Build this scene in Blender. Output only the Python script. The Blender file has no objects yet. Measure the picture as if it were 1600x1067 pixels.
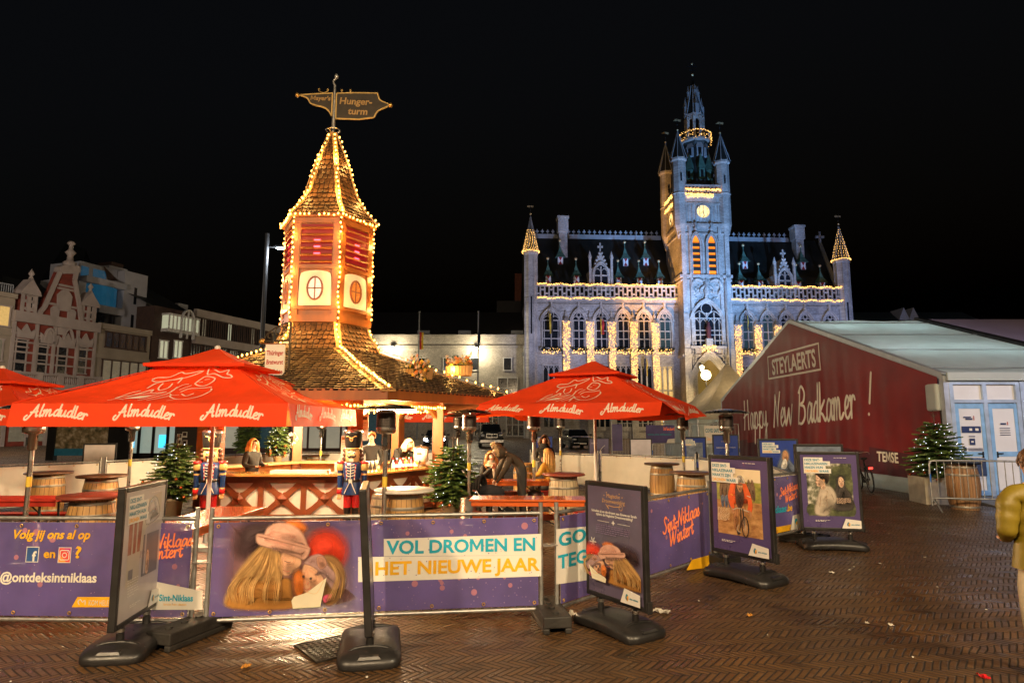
import bpy, bmesh, math, random
from math import sin, cos, pi, tan, atan, atan2, sqrt, floor, hypot
from mathutils import Vector as V, Matrix as M4
R = math.radians
S = bpy.context.scene
C = S.collection
random.seed(7)

# ------------------------------------------------------------------ camera
H = 1.85                      # eye height
TILT = R(7.5)
FPX = 991.0                   # focal length in photo pixels (1600 wide)
cam = bpy.data.cameras.new('camera')
cam.sensor_width = 36.0
cam.lens = FPX / 1600 * 36.0
cam.clip_start = 0.05
cam.clip_end = 1500
camo = bpy.data.objects.new('camera', cam)
C.objects.link(camo)
camo.location = (0, 0, H)
camo.rotation_euler = (R(90) + TILT, 0, 0)
S.camera = camo

# ------------------------------------------------------------------ night sky
W = bpy.data.worlds.new('World')
S.world = W
W.use_nodes = True
wn = W.node_tree.nodes
bg = wn['Background']
sky = wn.new('ShaderNodeTexSky')
sky.sky_type = 'NISHITA'
sky.sun_disc = False
sky.sun_elevation = R(-4.5)
sky.sun_rotation = R(200)
sky.altitude = 30
sky.dust_density = 3.0
hs = wn.new('ShaderNodeHueSaturation')
hs.inputs['Saturation'].default_value = 0.7
W.node_tree.links.new(sky.outputs[0], hs.inputs['Color'])
W.node_tree.links.new(hs.outputs[0], bg.inputs[0])
bg.inputs[1].default_value = 0.15

# ------------------------------------------------------------------ exposure
S.view_settings.view_transform = 'Standard'
S.view_settings.look = 'None'
S.view_settings.exposure = 1.4
S.view_settings.gamma = 1.0
S.view_settings.use_curve_mapping = False
S.cycles.use_denoising = True
S.cycles.sample_clamp_indirect = 4.0
S.cycles.sample_clamp_direct = 0.0
S.cycles.max_bounces = 6
S.cycles.transparent_max_bounces = 24
S.cycles.caustics_reflective = False
S.cycles.caustics_refractive = False

# ------------------------------------------------------------------ helpers: pixel of the survey photo -> metres
def pz(py, Y):
 return H + Y * tan(TILT + atan((533.5 - py) / FPX))
def P(px, py, Y):
 z = pz(py, Y)
 d = Y * cos(TILT) + (z - H) * sin(TILT)
 return V(((px - 800) / FPX * d, Y, z))
def G(px, py):
 Y = -H / tan(TILT + atan((533.5 - py) / FPX))
 p = P(px, py, Y)
 return V((p.x, p.y, 0))

# ------------------------------------------------------------------ helpers: mesh building
def spline(pts, n=6, closed=False):
 pts = [V(p) for p in pts]
 k = len(pts)
 out = []
 rng = range(k) if closed else range(k - 1)
 for i in rng:
  p1, p2 = pts[i], pts[(i + 1) % k]
  p0 = pts[(i - 1) % k] if (closed or i > 0) else p1
  p3 = pts[(i + 2) % k] if (closed or i + 2 < k) else p2
  for j in range(n):
   t = j / n
   out.append(0.5 * ((2 * p1) + (p2 - p0) * t + (2 * p0 - 5 * p1 + 4 * p2 - p3) * t * t + (3 * p1 - p0 - 3 * p2 + p3) * t ** 3))
 if not closed:
  out.append(pts[-1])
 return out

class MB:
 def __init__(s):
  s.v = []; s.f = []; s.m = []; s.s = []; s.T = None; s.c = {}
 def add(s, vs, fs, mi=0, sm=False):
  o = len(s.v)
  if s.T is not None:
   vs = [s.T @ V(p) for p in vs]
  s.v += [tuple(p) for p in vs]
  for f in fs:
   s.f.append([i + o for i in f]); s.m.append(mi); s.s.append(sm)
  return s
 def box(s, x, y, z, sx, sy, sz, mi=0, rz=0, tx=1, ty=1):
  a, b, h = sx / 2, sy / 2, sz / 2
  vs = []
  for k, (fx, fy) in ((-1, (1, 1)), (1, (tx, ty))):
   for (i, j) in ((-1, -1), (1, -1), (1, 1), (-1, 1)):
    px, py = i * a * fx, j * b * fy
    vs.append((x + px * cos(rz) - py * sin(rz), y + px * sin(rz) + py * cos(rz), z + k * h))
  return s.add(vs, [(3, 2, 1, 0), (4, 5, 6, 7), (0, 1, 5, 4), (1, 2, 6, 5), (2, 3, 7, 6), (3, 0, 4, 7)], mi)
 def b2(s, x0, x1, y0, y1, z0, z1, mi=0):
  return s.box((x0 + x1) / 2, (y0 + y1) / 2, (z0 + z1) / 2, x1 - x0, y1 - y0, z1 - z0, mi)
 def bar(s, p0, p1, w, h, mi=0, up=(0, 0, 1)):
  p0, p1 = V(p0), V(p1)
  d = (p1 - p0).normalized()
  u = V(up)
  if abs(d.dot(u)) > .98: u = V((1, 0, 0))
  a = d.cross(u).normalized(); b = a.cross(d)
  vs = [p + a * (i * w / 2) + b * (j * h / 2) for p in (p0, p1) for (i, j) in ((-1, -1), (1, -1), (1, 1), (-1, 1))]
  return s.add(vs, [(3, 2, 1, 0), (4, 5, 6, 7), (0, 1, 5, 4), (1, 2, 6, 5), (2, 3, 7, 6), (3, 0, 4, 7)], mi)
 def tube(s, pts, r, n=8, mi=0, cap=True, sm=True):
  pts = [V(p) for p in pts]
  rs = r if isinstance(r, (list, tuple)) else [r] * len(pts)
  vs = []; fs = []
  up = None
  for i, p in enumerate(pts):
   d = (pts[min(i + 1, len(pts) - 1)] - pts[max(i - 1, 0)])
   d = d.normalized() if d.length > 1e-9 else V((0, 0, 1))
   if up is None:
    up = V((0, 0, 1)) if abs(d.z) < .9 else V((1, 0, 0))
   a = d.cross(up)
   if a.length < 1e-4:
    up = V((0, 1, 0)); a = d.cross(up)
   a.normalize(); b = a.cross(d); up = b
   for k in range(n):
    t = 2 * pi * k / n
    vs.append(p + a * (cos(t) * rs[i]) + b * (sin(t) * rs[i]))
  for i in range(len(pts) - 1):
   for k in range(n):
    k2 = (k + 1) % n
    fs.append((i * n + k, i * n + k2, (i + 1) * n + k2, (i + 1) * n + k))
  s.add(vs, fs, mi, sm)
  if cap:
   s.add(vs[:n], [tuple(range(n))[::-1]], mi); s.add(vs[-n:], [tuple(range(n))], mi)
  return s
 def cyl(s, x, y, z0, z1, r0, r1=None, n=16, mi=0, sm=True):
  r1 = r0 if r1 is None else r1
  return s.lathe([(0, z0), (r0, z0), (r1, z1), (0, z1)], n, mi, (x, y, 0), sharp=True)
 def lathe(s, prof, n=16, mi=0, c=(0, 0, 0), sq=(1, 1), sharp=False, ph=0, sm=True):
  def ring(r, z):
   return [(c[0] + r * cos(2 * pi * k / n + ph) * sq[0], c[1] + r * sin(2 * pi * k / n + ph) * sq[1], c[2] + z) for k in range(n)]
  if sharp:
   for (r0, z0), (r1, z1) in zip(prof, prof[1:]):
    s.add(ring(r0, z0) + ring(r1, z1), [(k, (k + 1) % n, n + (k + 1) % n, n + k) for k in range(n)], mi, sm and abs(z1 - z0) > 1e-6)
  else:
   vs = []; fs = []
   for (r, z) in prof: vs += ring(max(r, 1e-5), z)
   for i in range(len(prof) - 1):
    fs += [(i * n + k, i * n + (k + 1) % n, (i + 1) * n + (k + 1) % n, (i + 1) * n + k) for k in range(n)]
   s.add(vs, fs, mi, sm)
  return s
 def sph(s, x, y, z, r, n=8, m=5, mi=0, sc=(1, 1, 1)):
  prof = [(r * sin(pi * i / m), -r * cos(pi * i / m) * sc[2]) for i in range(m + 1)]
  return s.lathe(prof, n, mi, (x, y, z), (sc[0], sc[1]))
 def prism(s, poly, y0, y1, mi=0, sides=True, back=True):
  """polygon in the xz plane pushed from y0 (front) to y1"""
  n = len(poly)
  a = [(p[0], y0, p[1]) for p in poly]; b = [(p[0], y1, p[1]) for p in poly]
  fs = [tuple(range(n))]
  if back: fs.append(tuple(range(2 * n - 1, n - 1, -1)))
  if sides: fs += [(i, i + n, (i + 1) % n + n, (i + 1) % n) for i in range(n)]
  return s.add(a + b, fs, mi)
 def slab(s, poly, z0, z1, mi=0):
  n = len(poly)
  a = [(p[0], p[1], z0) for p in poly]; b = [(p[0], p[1], z1) for p in poly]
  return s.add(a + b, [tuple(range(n))[::-1], tuple(range(n, 2 * n))] + [(i, (i + 1) % n, (i + 1) % n + n, i + n) for i in range(n)], mi)
 def face(s, pts, mi=0):
  return s.add(pts, [tuple(range(len(pts)))], mi)
 # flat prints in the xz plane at depth y
 def pp(s, poly, y, mi=0):
  return s.face([(p[0], y, p[1]) for p in poly], mi)
 def rect(s, x0, x1, z0, z1, y, mi=0):
  return s.pp([(x0, z0), (x1, z0), (x1, z1), (x0, z1)], y, mi)
 def disc(s, x, z, r, y, mi=0, n=14, rz=None):
  rz = r if rz is None else rz
  return s.pp([(x + r * cos(2 * pi * k / n), z + rz * sin(2 * pi * k / n)) for k in range(n)], y, mi)
 def blob(s, pts, y, mi=0, n=5):
  return s.pp([(p[0], p[1]) for p in spline([(a, b, 0) for a, b in pts], n, True)], y, mi)
 def soft(s, pts, y, mi, col, e=.10, n=4, al=1.0):
  """an airbrushed patch of a printed picture: solid inside, fading at its rim"""
  q = [V((p.x, p.y)) for p in spline([(a, b, 0) for a, b in pts], n, True)]
  k = len(q); ar = sum(q[i].x * q[(i + 1) % k].y - q[(i + 1) % k].x * q[i].y for i in range(k)) / 2
  d = e * sqrt(abs(ar)) + 1e-5; sg = 1 if ar > 0 else -1
  nrm = []
  for i in range(k):
   t = q[(i + 1) % k] - q[i - 1]; t = t.normalized() if t.length > 1e-9 else V((1, 0)); nrm.append(V((t.y, -t.x)) * sg)
  o = len(s.v)
  for i in range(k): p = q[i] - nrm[i] * d; s.v.append((p.x, y, p.y)); s.c[o + i] = (*col, al)
  for i in range(k): p = q[i] + nrm[i] * d * .6; s.v.append((p.x, y, p.y)); s.c[o + k + i] = (*col, 0)
  s.f.append(list(range(o, o + k))); s.m.append(mi); s.s.append(False)
  for i in range(k): j = (i + 1) % k; s.f.append([o + i, o + j, o + k + j, o + k + i]); s.m.append(mi); s.s.append(False)
 def body(s, pts, y, dy, mi, col, e=.08):
  """a soft patch with a lighter and a darker side"""
  s.soft(pts, y, mi, col, e)
  cx = sum(p[0] for p in pts) / len(pts); cz = sum(p[1] for p in pts) / len(pts)
  w = max(p[0] for p in pts) - min(p[0] for p in pts); h = max(p[1] for p in pts) - min(p[1] for p in pts)
  s.soft([(cx + (a - cx) * .55 - w * .08, cz + (b - cz) * .5 + h * .12) for a, b in pts], y - dy, mi, tuple(min(1, x * 1.35 + .02) for x in col), .3, 3, .75)
  s.soft([(cx + (a - cx) * .6 + w * .10, cz + (b - cz) * .45 - h * .2) for a, b in pts], y - 2 * dy, mi, tuple(x * .62 for x in col), .3, 3, .6)
 def stroke(s, pts, w, y, mi=0, n=6, smooth=True, taper=False):
  q = spline([(a, b, 0) for a, b in pts], n) if smooth else [V((a, b, 0)) for a, b in pts]
  L = []; Rr = []
  for i, p in enumerate(q):
   d = q[min(i + 1, len(q) - 1)] - q[max(i - 1, 0)]
   if d.length < 1e-9: d = V((1, 0, 0))
   d.normalize()
   ww = w / 2 * ((.35 + .65 * sin(pi * (i + .5) / len(q))) if taper else 1)
   L.append((p.x - d.y * ww, p.y + d.x * ww)); Rr.append((p.x + d.y * ww, p.y - d.x * ww))
  for i in range(len(q) - 1):
   s.pp([L[i], Rr[i], Rr[i + 1], L[i + 1]], y + (-.00008 * (i % 2)), mi)
  if not taper:
   for p in (q[0], q[-1]): s.disc(p.x, p.y, w / 2, y - .00016, mi, 8)
  return s
 def finer(s, L):
  """cut the faces until no edge is longer than L, so that they can follow a wrinkled cloth"""
  b = bmesh.new(); vs = [b.verts.new(p) for p in s.v]
  for f in s.f:
   try: b.faces.new([vs[i] for i in f])
   except ValueError: pass
  for _ in range(7):
   bmesh.ops.triangulate(b, faces=b.faces[:])
   e = [x for x in b.edges if x.calc_length() > L]
   if not e: break
   bmesh.ops.subdivide_edges(b, edges=e, cuts=1)
  b.verts.index_update(); s.v = [tuple(v.co) for v in b.verts]; s.f = [[v.index for v in f.verts] for f in b.faces]; s.m = [0] * len(s.f); s.s = [False] * len(s.f); b.free()
  return s
 def deform(s, fn):
  s.v = [tuple(fn(V(p))) for p in s.v]
  return s
 def build(s, name, mats, parent=None, loc=None, rz=0, bevel=0, seg=2):
  me = bpy.data.meshes.new(name)
  me.from_pydata(s.v, [], s.f)
  if not isinstance(mats, (list, tuple)): mats = [mats]
  for m in mats: me.materials.append(m)
  me.polygons.foreach_set('material_index', s.m)
  me.polygons.foreach_set('use_smooth', s.s)
  me.update()
  if s.c:
   at = me.color_attributes.new('Col', 'FLOAT_COLOR', 'POINT')
   fl = [1.0] * (4 * len(s.v))
   for i, c in s.c.items(): fl[4 * i:4 * i + 4] = c
   at.data.foreach_set('color', fl)
  o = bpy.data.objects.new(name, me)
  C.objects.link(o)
  if parent: o.parent = parent
  if loc is not None: o.location = loc
  o.rotation_euler.z = rz
  if bevel:
   b = o.modifiers.new('edge', 'BEVEL'); b.width = bevel; b.segments = seg; b.limit_method = 'ANGLE'; b.angle_limit = R(40)
  return o

def tag(o, label=None, cat=None, group=None, kind=None):
 if label: o['label'] = label
 if cat: o['category'] = cat
 if group: o['group'] = group
 if kind: o['kind'] = kind
 return o
def thing(name, label, cat, loc=(0, 0, 0), rz=0, group=None):
 o = bpy.data.objects.new(name, None)
 o.empty_display_size = .1
 C.objects.link(o)
 o.location = loc; o.rotation_euler = (0, 0, rz)
 return tag(o, label, cat, group)
def kids(o):
 return [c for c in o.children]
def dup(root, loc, rz=0, label=None, group=None, sc=None):
 def rec(o, par):
  c = o.copy(); C.objects.link(c); c.parent = par
  for k in kids(o): rec(k, c)
  return c
 r = rec(root, None)
 r.location = loc; r.rotation_euler = (0, 0, rz)
 if sc: r.scale = (sc, sc, sc)
 if label: r['label'] = label
 if group: r['group'] = group
 return r

# ------------------------------------------------------------------ helpers: materials
def nmath(nt, op, a, b=None, c=None):
 n = nt.nodes.new('ShaderNodeMath'); n.operation = op
 for i, x in enumerate((a, b, c)):
  if x is None: continue
  if isinstance(x, (int, float)): n.inputs[i].default_value = x
  else: nt.links.new(x, n.inputs[i])
 return n.outputs[0]
def nmix(nt, f, a, b):
 n = nt.nodes.new('ShaderNodeMix'); n.data_type = 'RGBA'
 for s, x in ((n.inputs[0], f), (n.inputs[6], a), (n.inputs[7], b)):
  if isinstance(x, (int, float)): s.default_value = x
  elif isinstance(x, tuple): s.default_value = (*x[:3], 1)
  else: nt.links.new(x, s)
 return n.outputs[2]
def nnoise(nt, vec, scale, detail=4, rough=.55):
 n = nt.nodes.new('ShaderNodeTexNoise')
 n.inputs['Scale'].default_value = scale; n.inputs['Detail'].default_value = detail; n.inputs['Roughness'].default_value = rough
 if vec is not None: nt.links.new(vec, n.inputs['Vector'])
 return n.outputs[0]
def nramp(nt, f, stops):
 n = nt.nodes.new('ShaderNodeValToRGB')
 e = n.color_ramp.elements
 while len(e) < len(stops): e.new(.5)
 for k, (p, c) in enumerate(stops):
  e[k].position = p; e[k].color = (*c, 1) if isinstance(c, tuple) else (c, c, c, 1)
 nt.links.new(f, n.inputs[0])
 return n.outputs[0]
def nbump(nt, h, strength, dist=.02):
 n = nt.nodes.new('ShaderNodeBump'); n.inputs['Strength'].default_value = strength; n.inputs['Distance'].default_value = dist
 nt.links.new(h, n.inputs['Height'])
 return n.outputs[0]
MATS = {}
def base_mat(name):
 m = bpy.data.materials.new(name); m.use_nodes = True
 nt = m.node_tree
 return m, nt, nt.nodes['Principled BSDF']
def pm(name, c, rough=.55, metal=0, var=.12, sc=5, bump=0, bsc=40, em=0, ec=None, translucent=0, through=0, joints=0, stretch=None, coat=0, samp=True, sss=0):
 if name in MATS: return MATS[name]
 m, nt, b = base_mat(name)
 tc = nt.nodes.new('ShaderNodeTexCoord').outputs['Object']
 if stretch:
  mp = nt.nodes.new('ShaderNodeMapping'); mp.inputs['Scale'].default_value = stretch
  nt.links.new(tc, mp.inputs[0]); tc = mp.outputs[0]
 n = nnoise(nt, tc, sc)
 lo = tuple(x * (1 - var * 1.6) for x in c); hi = tuple(min(1, x * (1 + var * 1.6)) for x in c)
 col = nmix(nt, nramp(nt, n, [(.25, 0.0), (.75, 1.0)]), lo, hi)
 if joints:   # coursed masonry: darker mortar and blocks of differing tone
  sp = nt.nodes.new('ShaderNodeSeparateXYZ'); nt.links.new(tc, sp.inputs[0]); cb = nt.nodes.new('ShaderNodeCombineXYZ')
  nt.links.new(nmath(nt, 'ADD', sp.outputs[0], sp.outputs[1]), cb.inputs[0]); nt.links.new(sp.outputs[2], cb.inputs[1])
  br = nt.nodes.new('ShaderNodeTexBrick'); br.inputs['Scale'].default_value = 1 / joints; br.inputs['Color1'].default_value = (1.15, 1.12, 1.08, 1); br.inputs['Color2'].default_value = (.72, .70, .70, 1); br.inputs['Mortar'].default_value = (.45, .42, .4, 1); br.inputs['Mortar Size'].default_value = .03
  nt.links.new(cb.outputs[0], br.inputs['Vector'])
  mu = nt.nodes.new('ShaderNodeMix'); mu.data_type = 'RGBA'; mu.blend_type = 'MULTIPLY'; mu.inputs[0].default_value = 1; nt.links.new(col, mu.inputs[6]); nt.links.new(br.outputs[0], mu.inputs[7])
  st = nramp(nt, nnoise(nt, tc, .28, 6, .65), [(.35, .62), (.6, 1.0)]); mu2 = nt.nodes.new('ShaderNodeMix'); mu2.data_type = 'RGBA'; mu2.blend_type = 'MULTIPLY'; mu2.inputs[0].default_value = 1; nt.links.new(mu.outputs[2], mu2.inputs[6]); nt.links.new(st, mu2.inputs[7]); col = mu2.outputs[2]
 nt.links.new(col, b.inputs['Base Color'])
 b.inputs['Metallic'].default_value = metal
 rr = nmath(nt, 'MULTIPLY_ADD', n, .25, rough - .12)
 nt.links.new(rr, b.inputs['Roughness'])
 if coat: b.inputs['Coat Weight'].default_value = coat
 if sss:
  b.inputs['Subsurface Weight'].default_value = sss; b.inputs['Subsurface Radius'].default_value = (.02, .008, .004)
 if bump:
  nt.links.new(nbump(nt, nnoise(nt, tc, bsc, 5), bump), b.inputs['Normal'])
 if em:
  b.inputs['Emission Color'].default_value = (*(ec or c), 1); b.inputs['Emission Strength'].default_value = em
  if not samp: m.cycles.emission_sampling = 'NONE'
 if translucent:
  t = nt.nodes.new('ShaderNodeBsdfTranslucent'); nt.links.new(col, t.inputs[0])
  mx = nt.nodes.new('ShaderNodeMixShader'); mx.inputs[0].default_value = translucent
  nt.links.new(b.outputs[0], mx.inputs[1]); nt.links.new(t.outputs[0], mx.inputs[2])
  nt.links.new(mx.outputs[0], nt.nodes['Material Output'].inputs[0])
 if through:   # perforated mesh cloth that lets some light straight through
  src = nt.nodes['Material Output'].inputs[0].links[0].from_socket; tp = nt.nodes.new('ShaderNodeBsdfTransparent'); m3 = nt.nodes.new('ShaderNodeMixShader'); m3.inputs[0].default_value = through
  nt.links.new(src, m3.inputs[1]); nt.links.new(tp.outputs[0], m3.inputs[2]); nt.links.new(m3.outputs[0], nt.nodes['Material Output'].inputs[0])
 MATS[name] = m
 return m
def glow(name, c, e, samp=True):
 return pm(name, c, .5, em=e, ec=c, samp=samp, var=.02)

# ------------------------------------------------------------------ helpers: lettering
GL = {}
CH = sorted(set("ABCDEFGHIJKLMNOPQRSTUVWXYZabcdefghijklmnopqrstuvwxyz0123456789@!?-.,&:'ü"))
def _glyphs():
 tmp = []
 for bold in (0, 1):
  for ch in CH + ['|']:
   for k, txt in enumerate((ch, ch + '|')):
    cu = bpy.data.curves.new('t', 'FONT'); cu.body = txt; cu.size = 1; cu.resolution_u = 3
    cu.fill_mode = 'FRONT'
    if bold: cu.offset = .028
    o = bpy.data.objects.new('t', cu); C.objects.link(o)
    tmp.append((bold, ch, k, o))
 dg = bpy.context.evaluated_depsgraph_get(); dg.update()
 raw = {}
 for bold, ch, k, o in tmp:
  e = o.evaluated_get(dg); me = e.to_mesh()
  vs = [(v.co.x, v.co.y) for v in me.vertices]; fs = [tuple(p.vertices) for p in me.polygons]
  raw[(bold, ch, k)] = (vs, fs)
  e.to_mesh_clear()
 for bold, ch, k, o in tmp:
  cu = o.data; bpy.data.objects.remove(o); bpy.data.curves.remove(cu)
 for bold in (0, 1):
  bx = max(p[0] for p in raw[(bold, '|', 0)][0])
  cap = max(p[1] for p in raw[(bold, 'H', 0)][0])
  for ch in CH:
   vs, fs = raw[(bold, ch, 0)]
   adv = max(p[0] for p in raw[(bold, ch, 1)][0]) - bx
   GL[(bold, ch)] = ([(x / cap, y / cap) for x, y in vs], fs, adv / cap)
 m_ = [(.06, 0), (.06, 1), (.28, 1), (.58, .42), (.88, 1), (1.1, 1), (1.1, 0), (.9, 0), (.9, .66), (.62, .12), (.54, .12), (.26, .66), (.26, 0)]
 GL[(1, 'M')] = (m_, [tuple(range(12, -1, -1))], 1.18)
_glyphs()
def soft_mat():
 m, nt, b = base_mat('soft print'); at = nt.nodes.new('ShaderNodeAttribute'); at.attribute_name = 'Col'
 tc = nt.nodes.new('ShaderNodeTexCoord').outputs['Object']
 k = nmath(nt, 'MULTIPLY_ADD', nnoise(nt, tc, 22, 6, .7), .7, .65); vm = nt.nodes.new('ShaderNodeVectorMath'); vm.operation = 'SCALE'
 nt.links.new(at.outputs['Color'], vm.inputs[0]); nt.links.new(k, vm.inputs['Scale']); nt.links.new(vm.outputs[0], b.inputs['Base Color']); b.inputs['Roughness'].default_value = .4
 tr = nt.nodes.new('ShaderNodeBsdfTransparent'); mx = nt.nodes.new('ShaderNodeMixShader')
 nt.links.new(at.outputs['Alpha'], mx.inputs[0]); nt.links.new(tr.outputs[0], mx.inputs[1]); nt.links.new(b.outputs[0], mx.inputs[2]); nt.links.new(mx.outputs[0], nt.nodes['Material Output'].inputs[0])
 return m
SOFT = soft_mat()
def text_width(s, bold=0, sp=0):
 return sum((GL[(bold, c)][2] + sp) if c != ' ' else .38 for c in s)
def text(mb, s, x, z, h, y, mi=0, bold=0, shear=0, al='C', sx=1, rot=0, sp=0, curve=None, fit=None):
 w = text_width(s, bold, sp) * h
 if fit: sx = fit / w
 w *= sx
 cx = {'C': -w / 2, 'L': 0, 'R': -w}[al]
 for c in s:
  if c == ' ': cx += .38 * h * sx; continue
  vs, fs, adv = GL[(bold, c)]
  out = []
  for (u, v) in vs:
   a = cx + (u + shear * v) * h * sx; b = v * h
   if curve: b += curve(a)
   out.append((x + a * cos(rot) - b * sin(rot), y, z + a * sin(rot) + b * cos(rot)))
  mb.add(out, fs, mi)
  cx += (adv + sp) * h * sx
# brush-script letters: strokes on a grid with x-height 1
SC = {
'A': (1.5, [[(-.35, .35), (-.6, .1), (-.55, -.25), (-.2, -.3), (.2, .3), (.95, 1.9)], [(.95, 1.9), (1.0, .9), (1.15, .02), (1.35, .15)], [(.1, .75), (.6, .72), (1.15, .8)]]),
'a': (1.15, [[(.92, .75), (.6, 1.02), (.2, .75), (.1, .25), (.35, -.02), (.7, .3), (.95, .95)], [(.95, .95), (.88, .3), (.98, .02), (1.2, .2)]]),
'l': (.6, [[(.28, 1.85), (.2, .9), (.22, .05), (.42, .03), (.6, .2)]]),
'm': (1.7, [[(0, .8), (.15, .95), (.12, 0)], [(.12, .3), (.4, .95), (.6, .85), (.58, 0)], [(.58, .3), (.88, .95), (1.1, .85), (1.1, .1), (1.3, .02), (1.58, .25)]]),
'n': (1.1, [[(0, .8), (.15, .95), (.12, 0)], [(.12, .3), (.4, .95), (.62, .85), (.62, .1), (.8, .02), (1.1, .25)]]),
'd': (1.05, [[(.8, .85), (.5, 1.0), (.15, .65), (.12, .15), (.4, .02), (.7, .4), (.95, 1.9)], [(.95, 1.9), (.8, .4), (.9, .02), (1.1, .2)]]),
'u': (1.1, [[(.1, .95), (.08, .25), (.3, .02), (.6, .3), (.75, .95)], [(.75, .95), (.7, .25), (.85, .02), (1.12, .22)]]),
'e': (.85, [[(.12, .42), (.5, .55), (.68, .85), (.45, 1.0), (.15, .65), (.15, .15), (.45, .0), (.88, .25)]]),
'r': (.8, [[(0, .8), (.15, .95), (.12, 0)], [(.12, .35), (.35, .9), (.6, .95), (.7, .8)]]),
'S': (1.2, [[(1.0, 1.65), (.7, 1.9), (.35, 1.6), (.55, 1.1), (.8, .6), (.55, .05), (.1, .05), (-.1, .3)]]),
'i': (.5, [[(0, .5), (.2, .95), (.17, .1), (.3, .02), (.5, .22)], [(.25, 1.35), (.27, 1.42)]]),
't': (.6, [[(.3, 1.6), (.2, .6), (.25, .05), (.42, .02), (.62, .25)], [(-.02, 1.05), (.6, 1.1)]]),
'N': (1.6, [[(0, 0), (.3, 1.0), (.42, 1.85)], [(.42, 1.85), (.75, .9), (1.0, .02)], [(1.0, .02), (1.2, 1.0), (1.5, 1.95)]]),
'k': (1.0, [[(.25, 1.9), (.15, .9), (.12, 0)], [(.75, 1.0), (.2, .5), (.5, .3), (.8, .02), (1.0, .15)]]),
's': (.75, [[(.0, .3), (.4, 1.0), (.5, .6), (.6, .2), (.35, .0), (.05, .1)], [(.55, .1), (.78, .3)]]),
'W': (2.0, [[(0, 1.85), (.2, .9), (.3, .02)], [(.3, .02), (.65, .8), (.9, 1.6)], [(.9, 1.6), (.98, .8), (1.1, .02)], [(1.1, .02), (1.5, 1.0), (1.8, 1.95)]]),
'H': (1.5, [[(.3, 1.9), (.2, .9), (.0, .0)], [(1.15, 1.9), (1.1, .9), (1.05, 0)], [(-.05, .8), (.5, .95), (1.35, 1.1)]]),
'p': (1.05, [[(.2, 1.0), (.12, .0), (.0, -.95)], [(.15, .5), (.5, 1.0), (.8, .75), (.7, .15), (.4, .0), (.15, .2)], [(.7, .2), (1.05, .2)]]),
'y': (1.05, [[(.1, .95), (.1, .3), (.35, .1), (.65, .4), (.8, .95)], [(.8, .95), (.7, 0), (.5, -.85), (.2, -.9), (.15, -.6), (.6, -.1), (1.05, .2)]]),
'w': (1.5, [[(.02, 1.0), (.12, .4), (.28, 0)], [(.28, 0), (.5, .5), (.68, .95)], [(.68, .95), (.78, .4), (.92, 0)], [(.92, 0), (1.15, .5), (1.4, 1.1)]]),
'B': (1.45, [[(.35, 1.85), (.25, .9), (.05, 0)], [(.1, 1.65), (.6, 1.95), (1.05, 1.6), (.9, 1.15), (.45, 1.0), (1.0, .85), (1.1, .35), (.7, .0), (.1, .05)]]),
'!': (.7, [[(.5, 1.95), (.4, 1.2), (.3, .6)], [(.22, .08), (.23, .1)]]),
'-': (.7, [[(.05, .55), (.6, .62)]]),
}
def script(mb, s, x, z, h, y, mi=0, w=.17, al='C', sx=1, shear=.15, rot=0, curve=None, fit=None, dup_w=None):
 wd = sum(SC[c][0] if c != ' ' else .8 for c in s) * h
 if fit: sx = fit / wd
 wd *= sx
 cx = {'C': -wd / 2, 'L': 0, 'R': -wd}[al]
 for c in s:
  if c == ' ': cx += .8 * h * sx; continue
  adv, st = SC[c]
  for k in st:
   pts = []
   for (u, v) in k:
    a = cx + (u + shear * v) * h * sx; b = v * h
    if curve: b += curve(a / (wd / 2))
    pts.append((x + a * cos(rot) - b * sin(rot), z + a * sin(rot) + b * cos(rot)))
   mb.stroke(pts, w * h, y, mi, 5 if h < .3 else 14)
  cx += adv * h * sx
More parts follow.
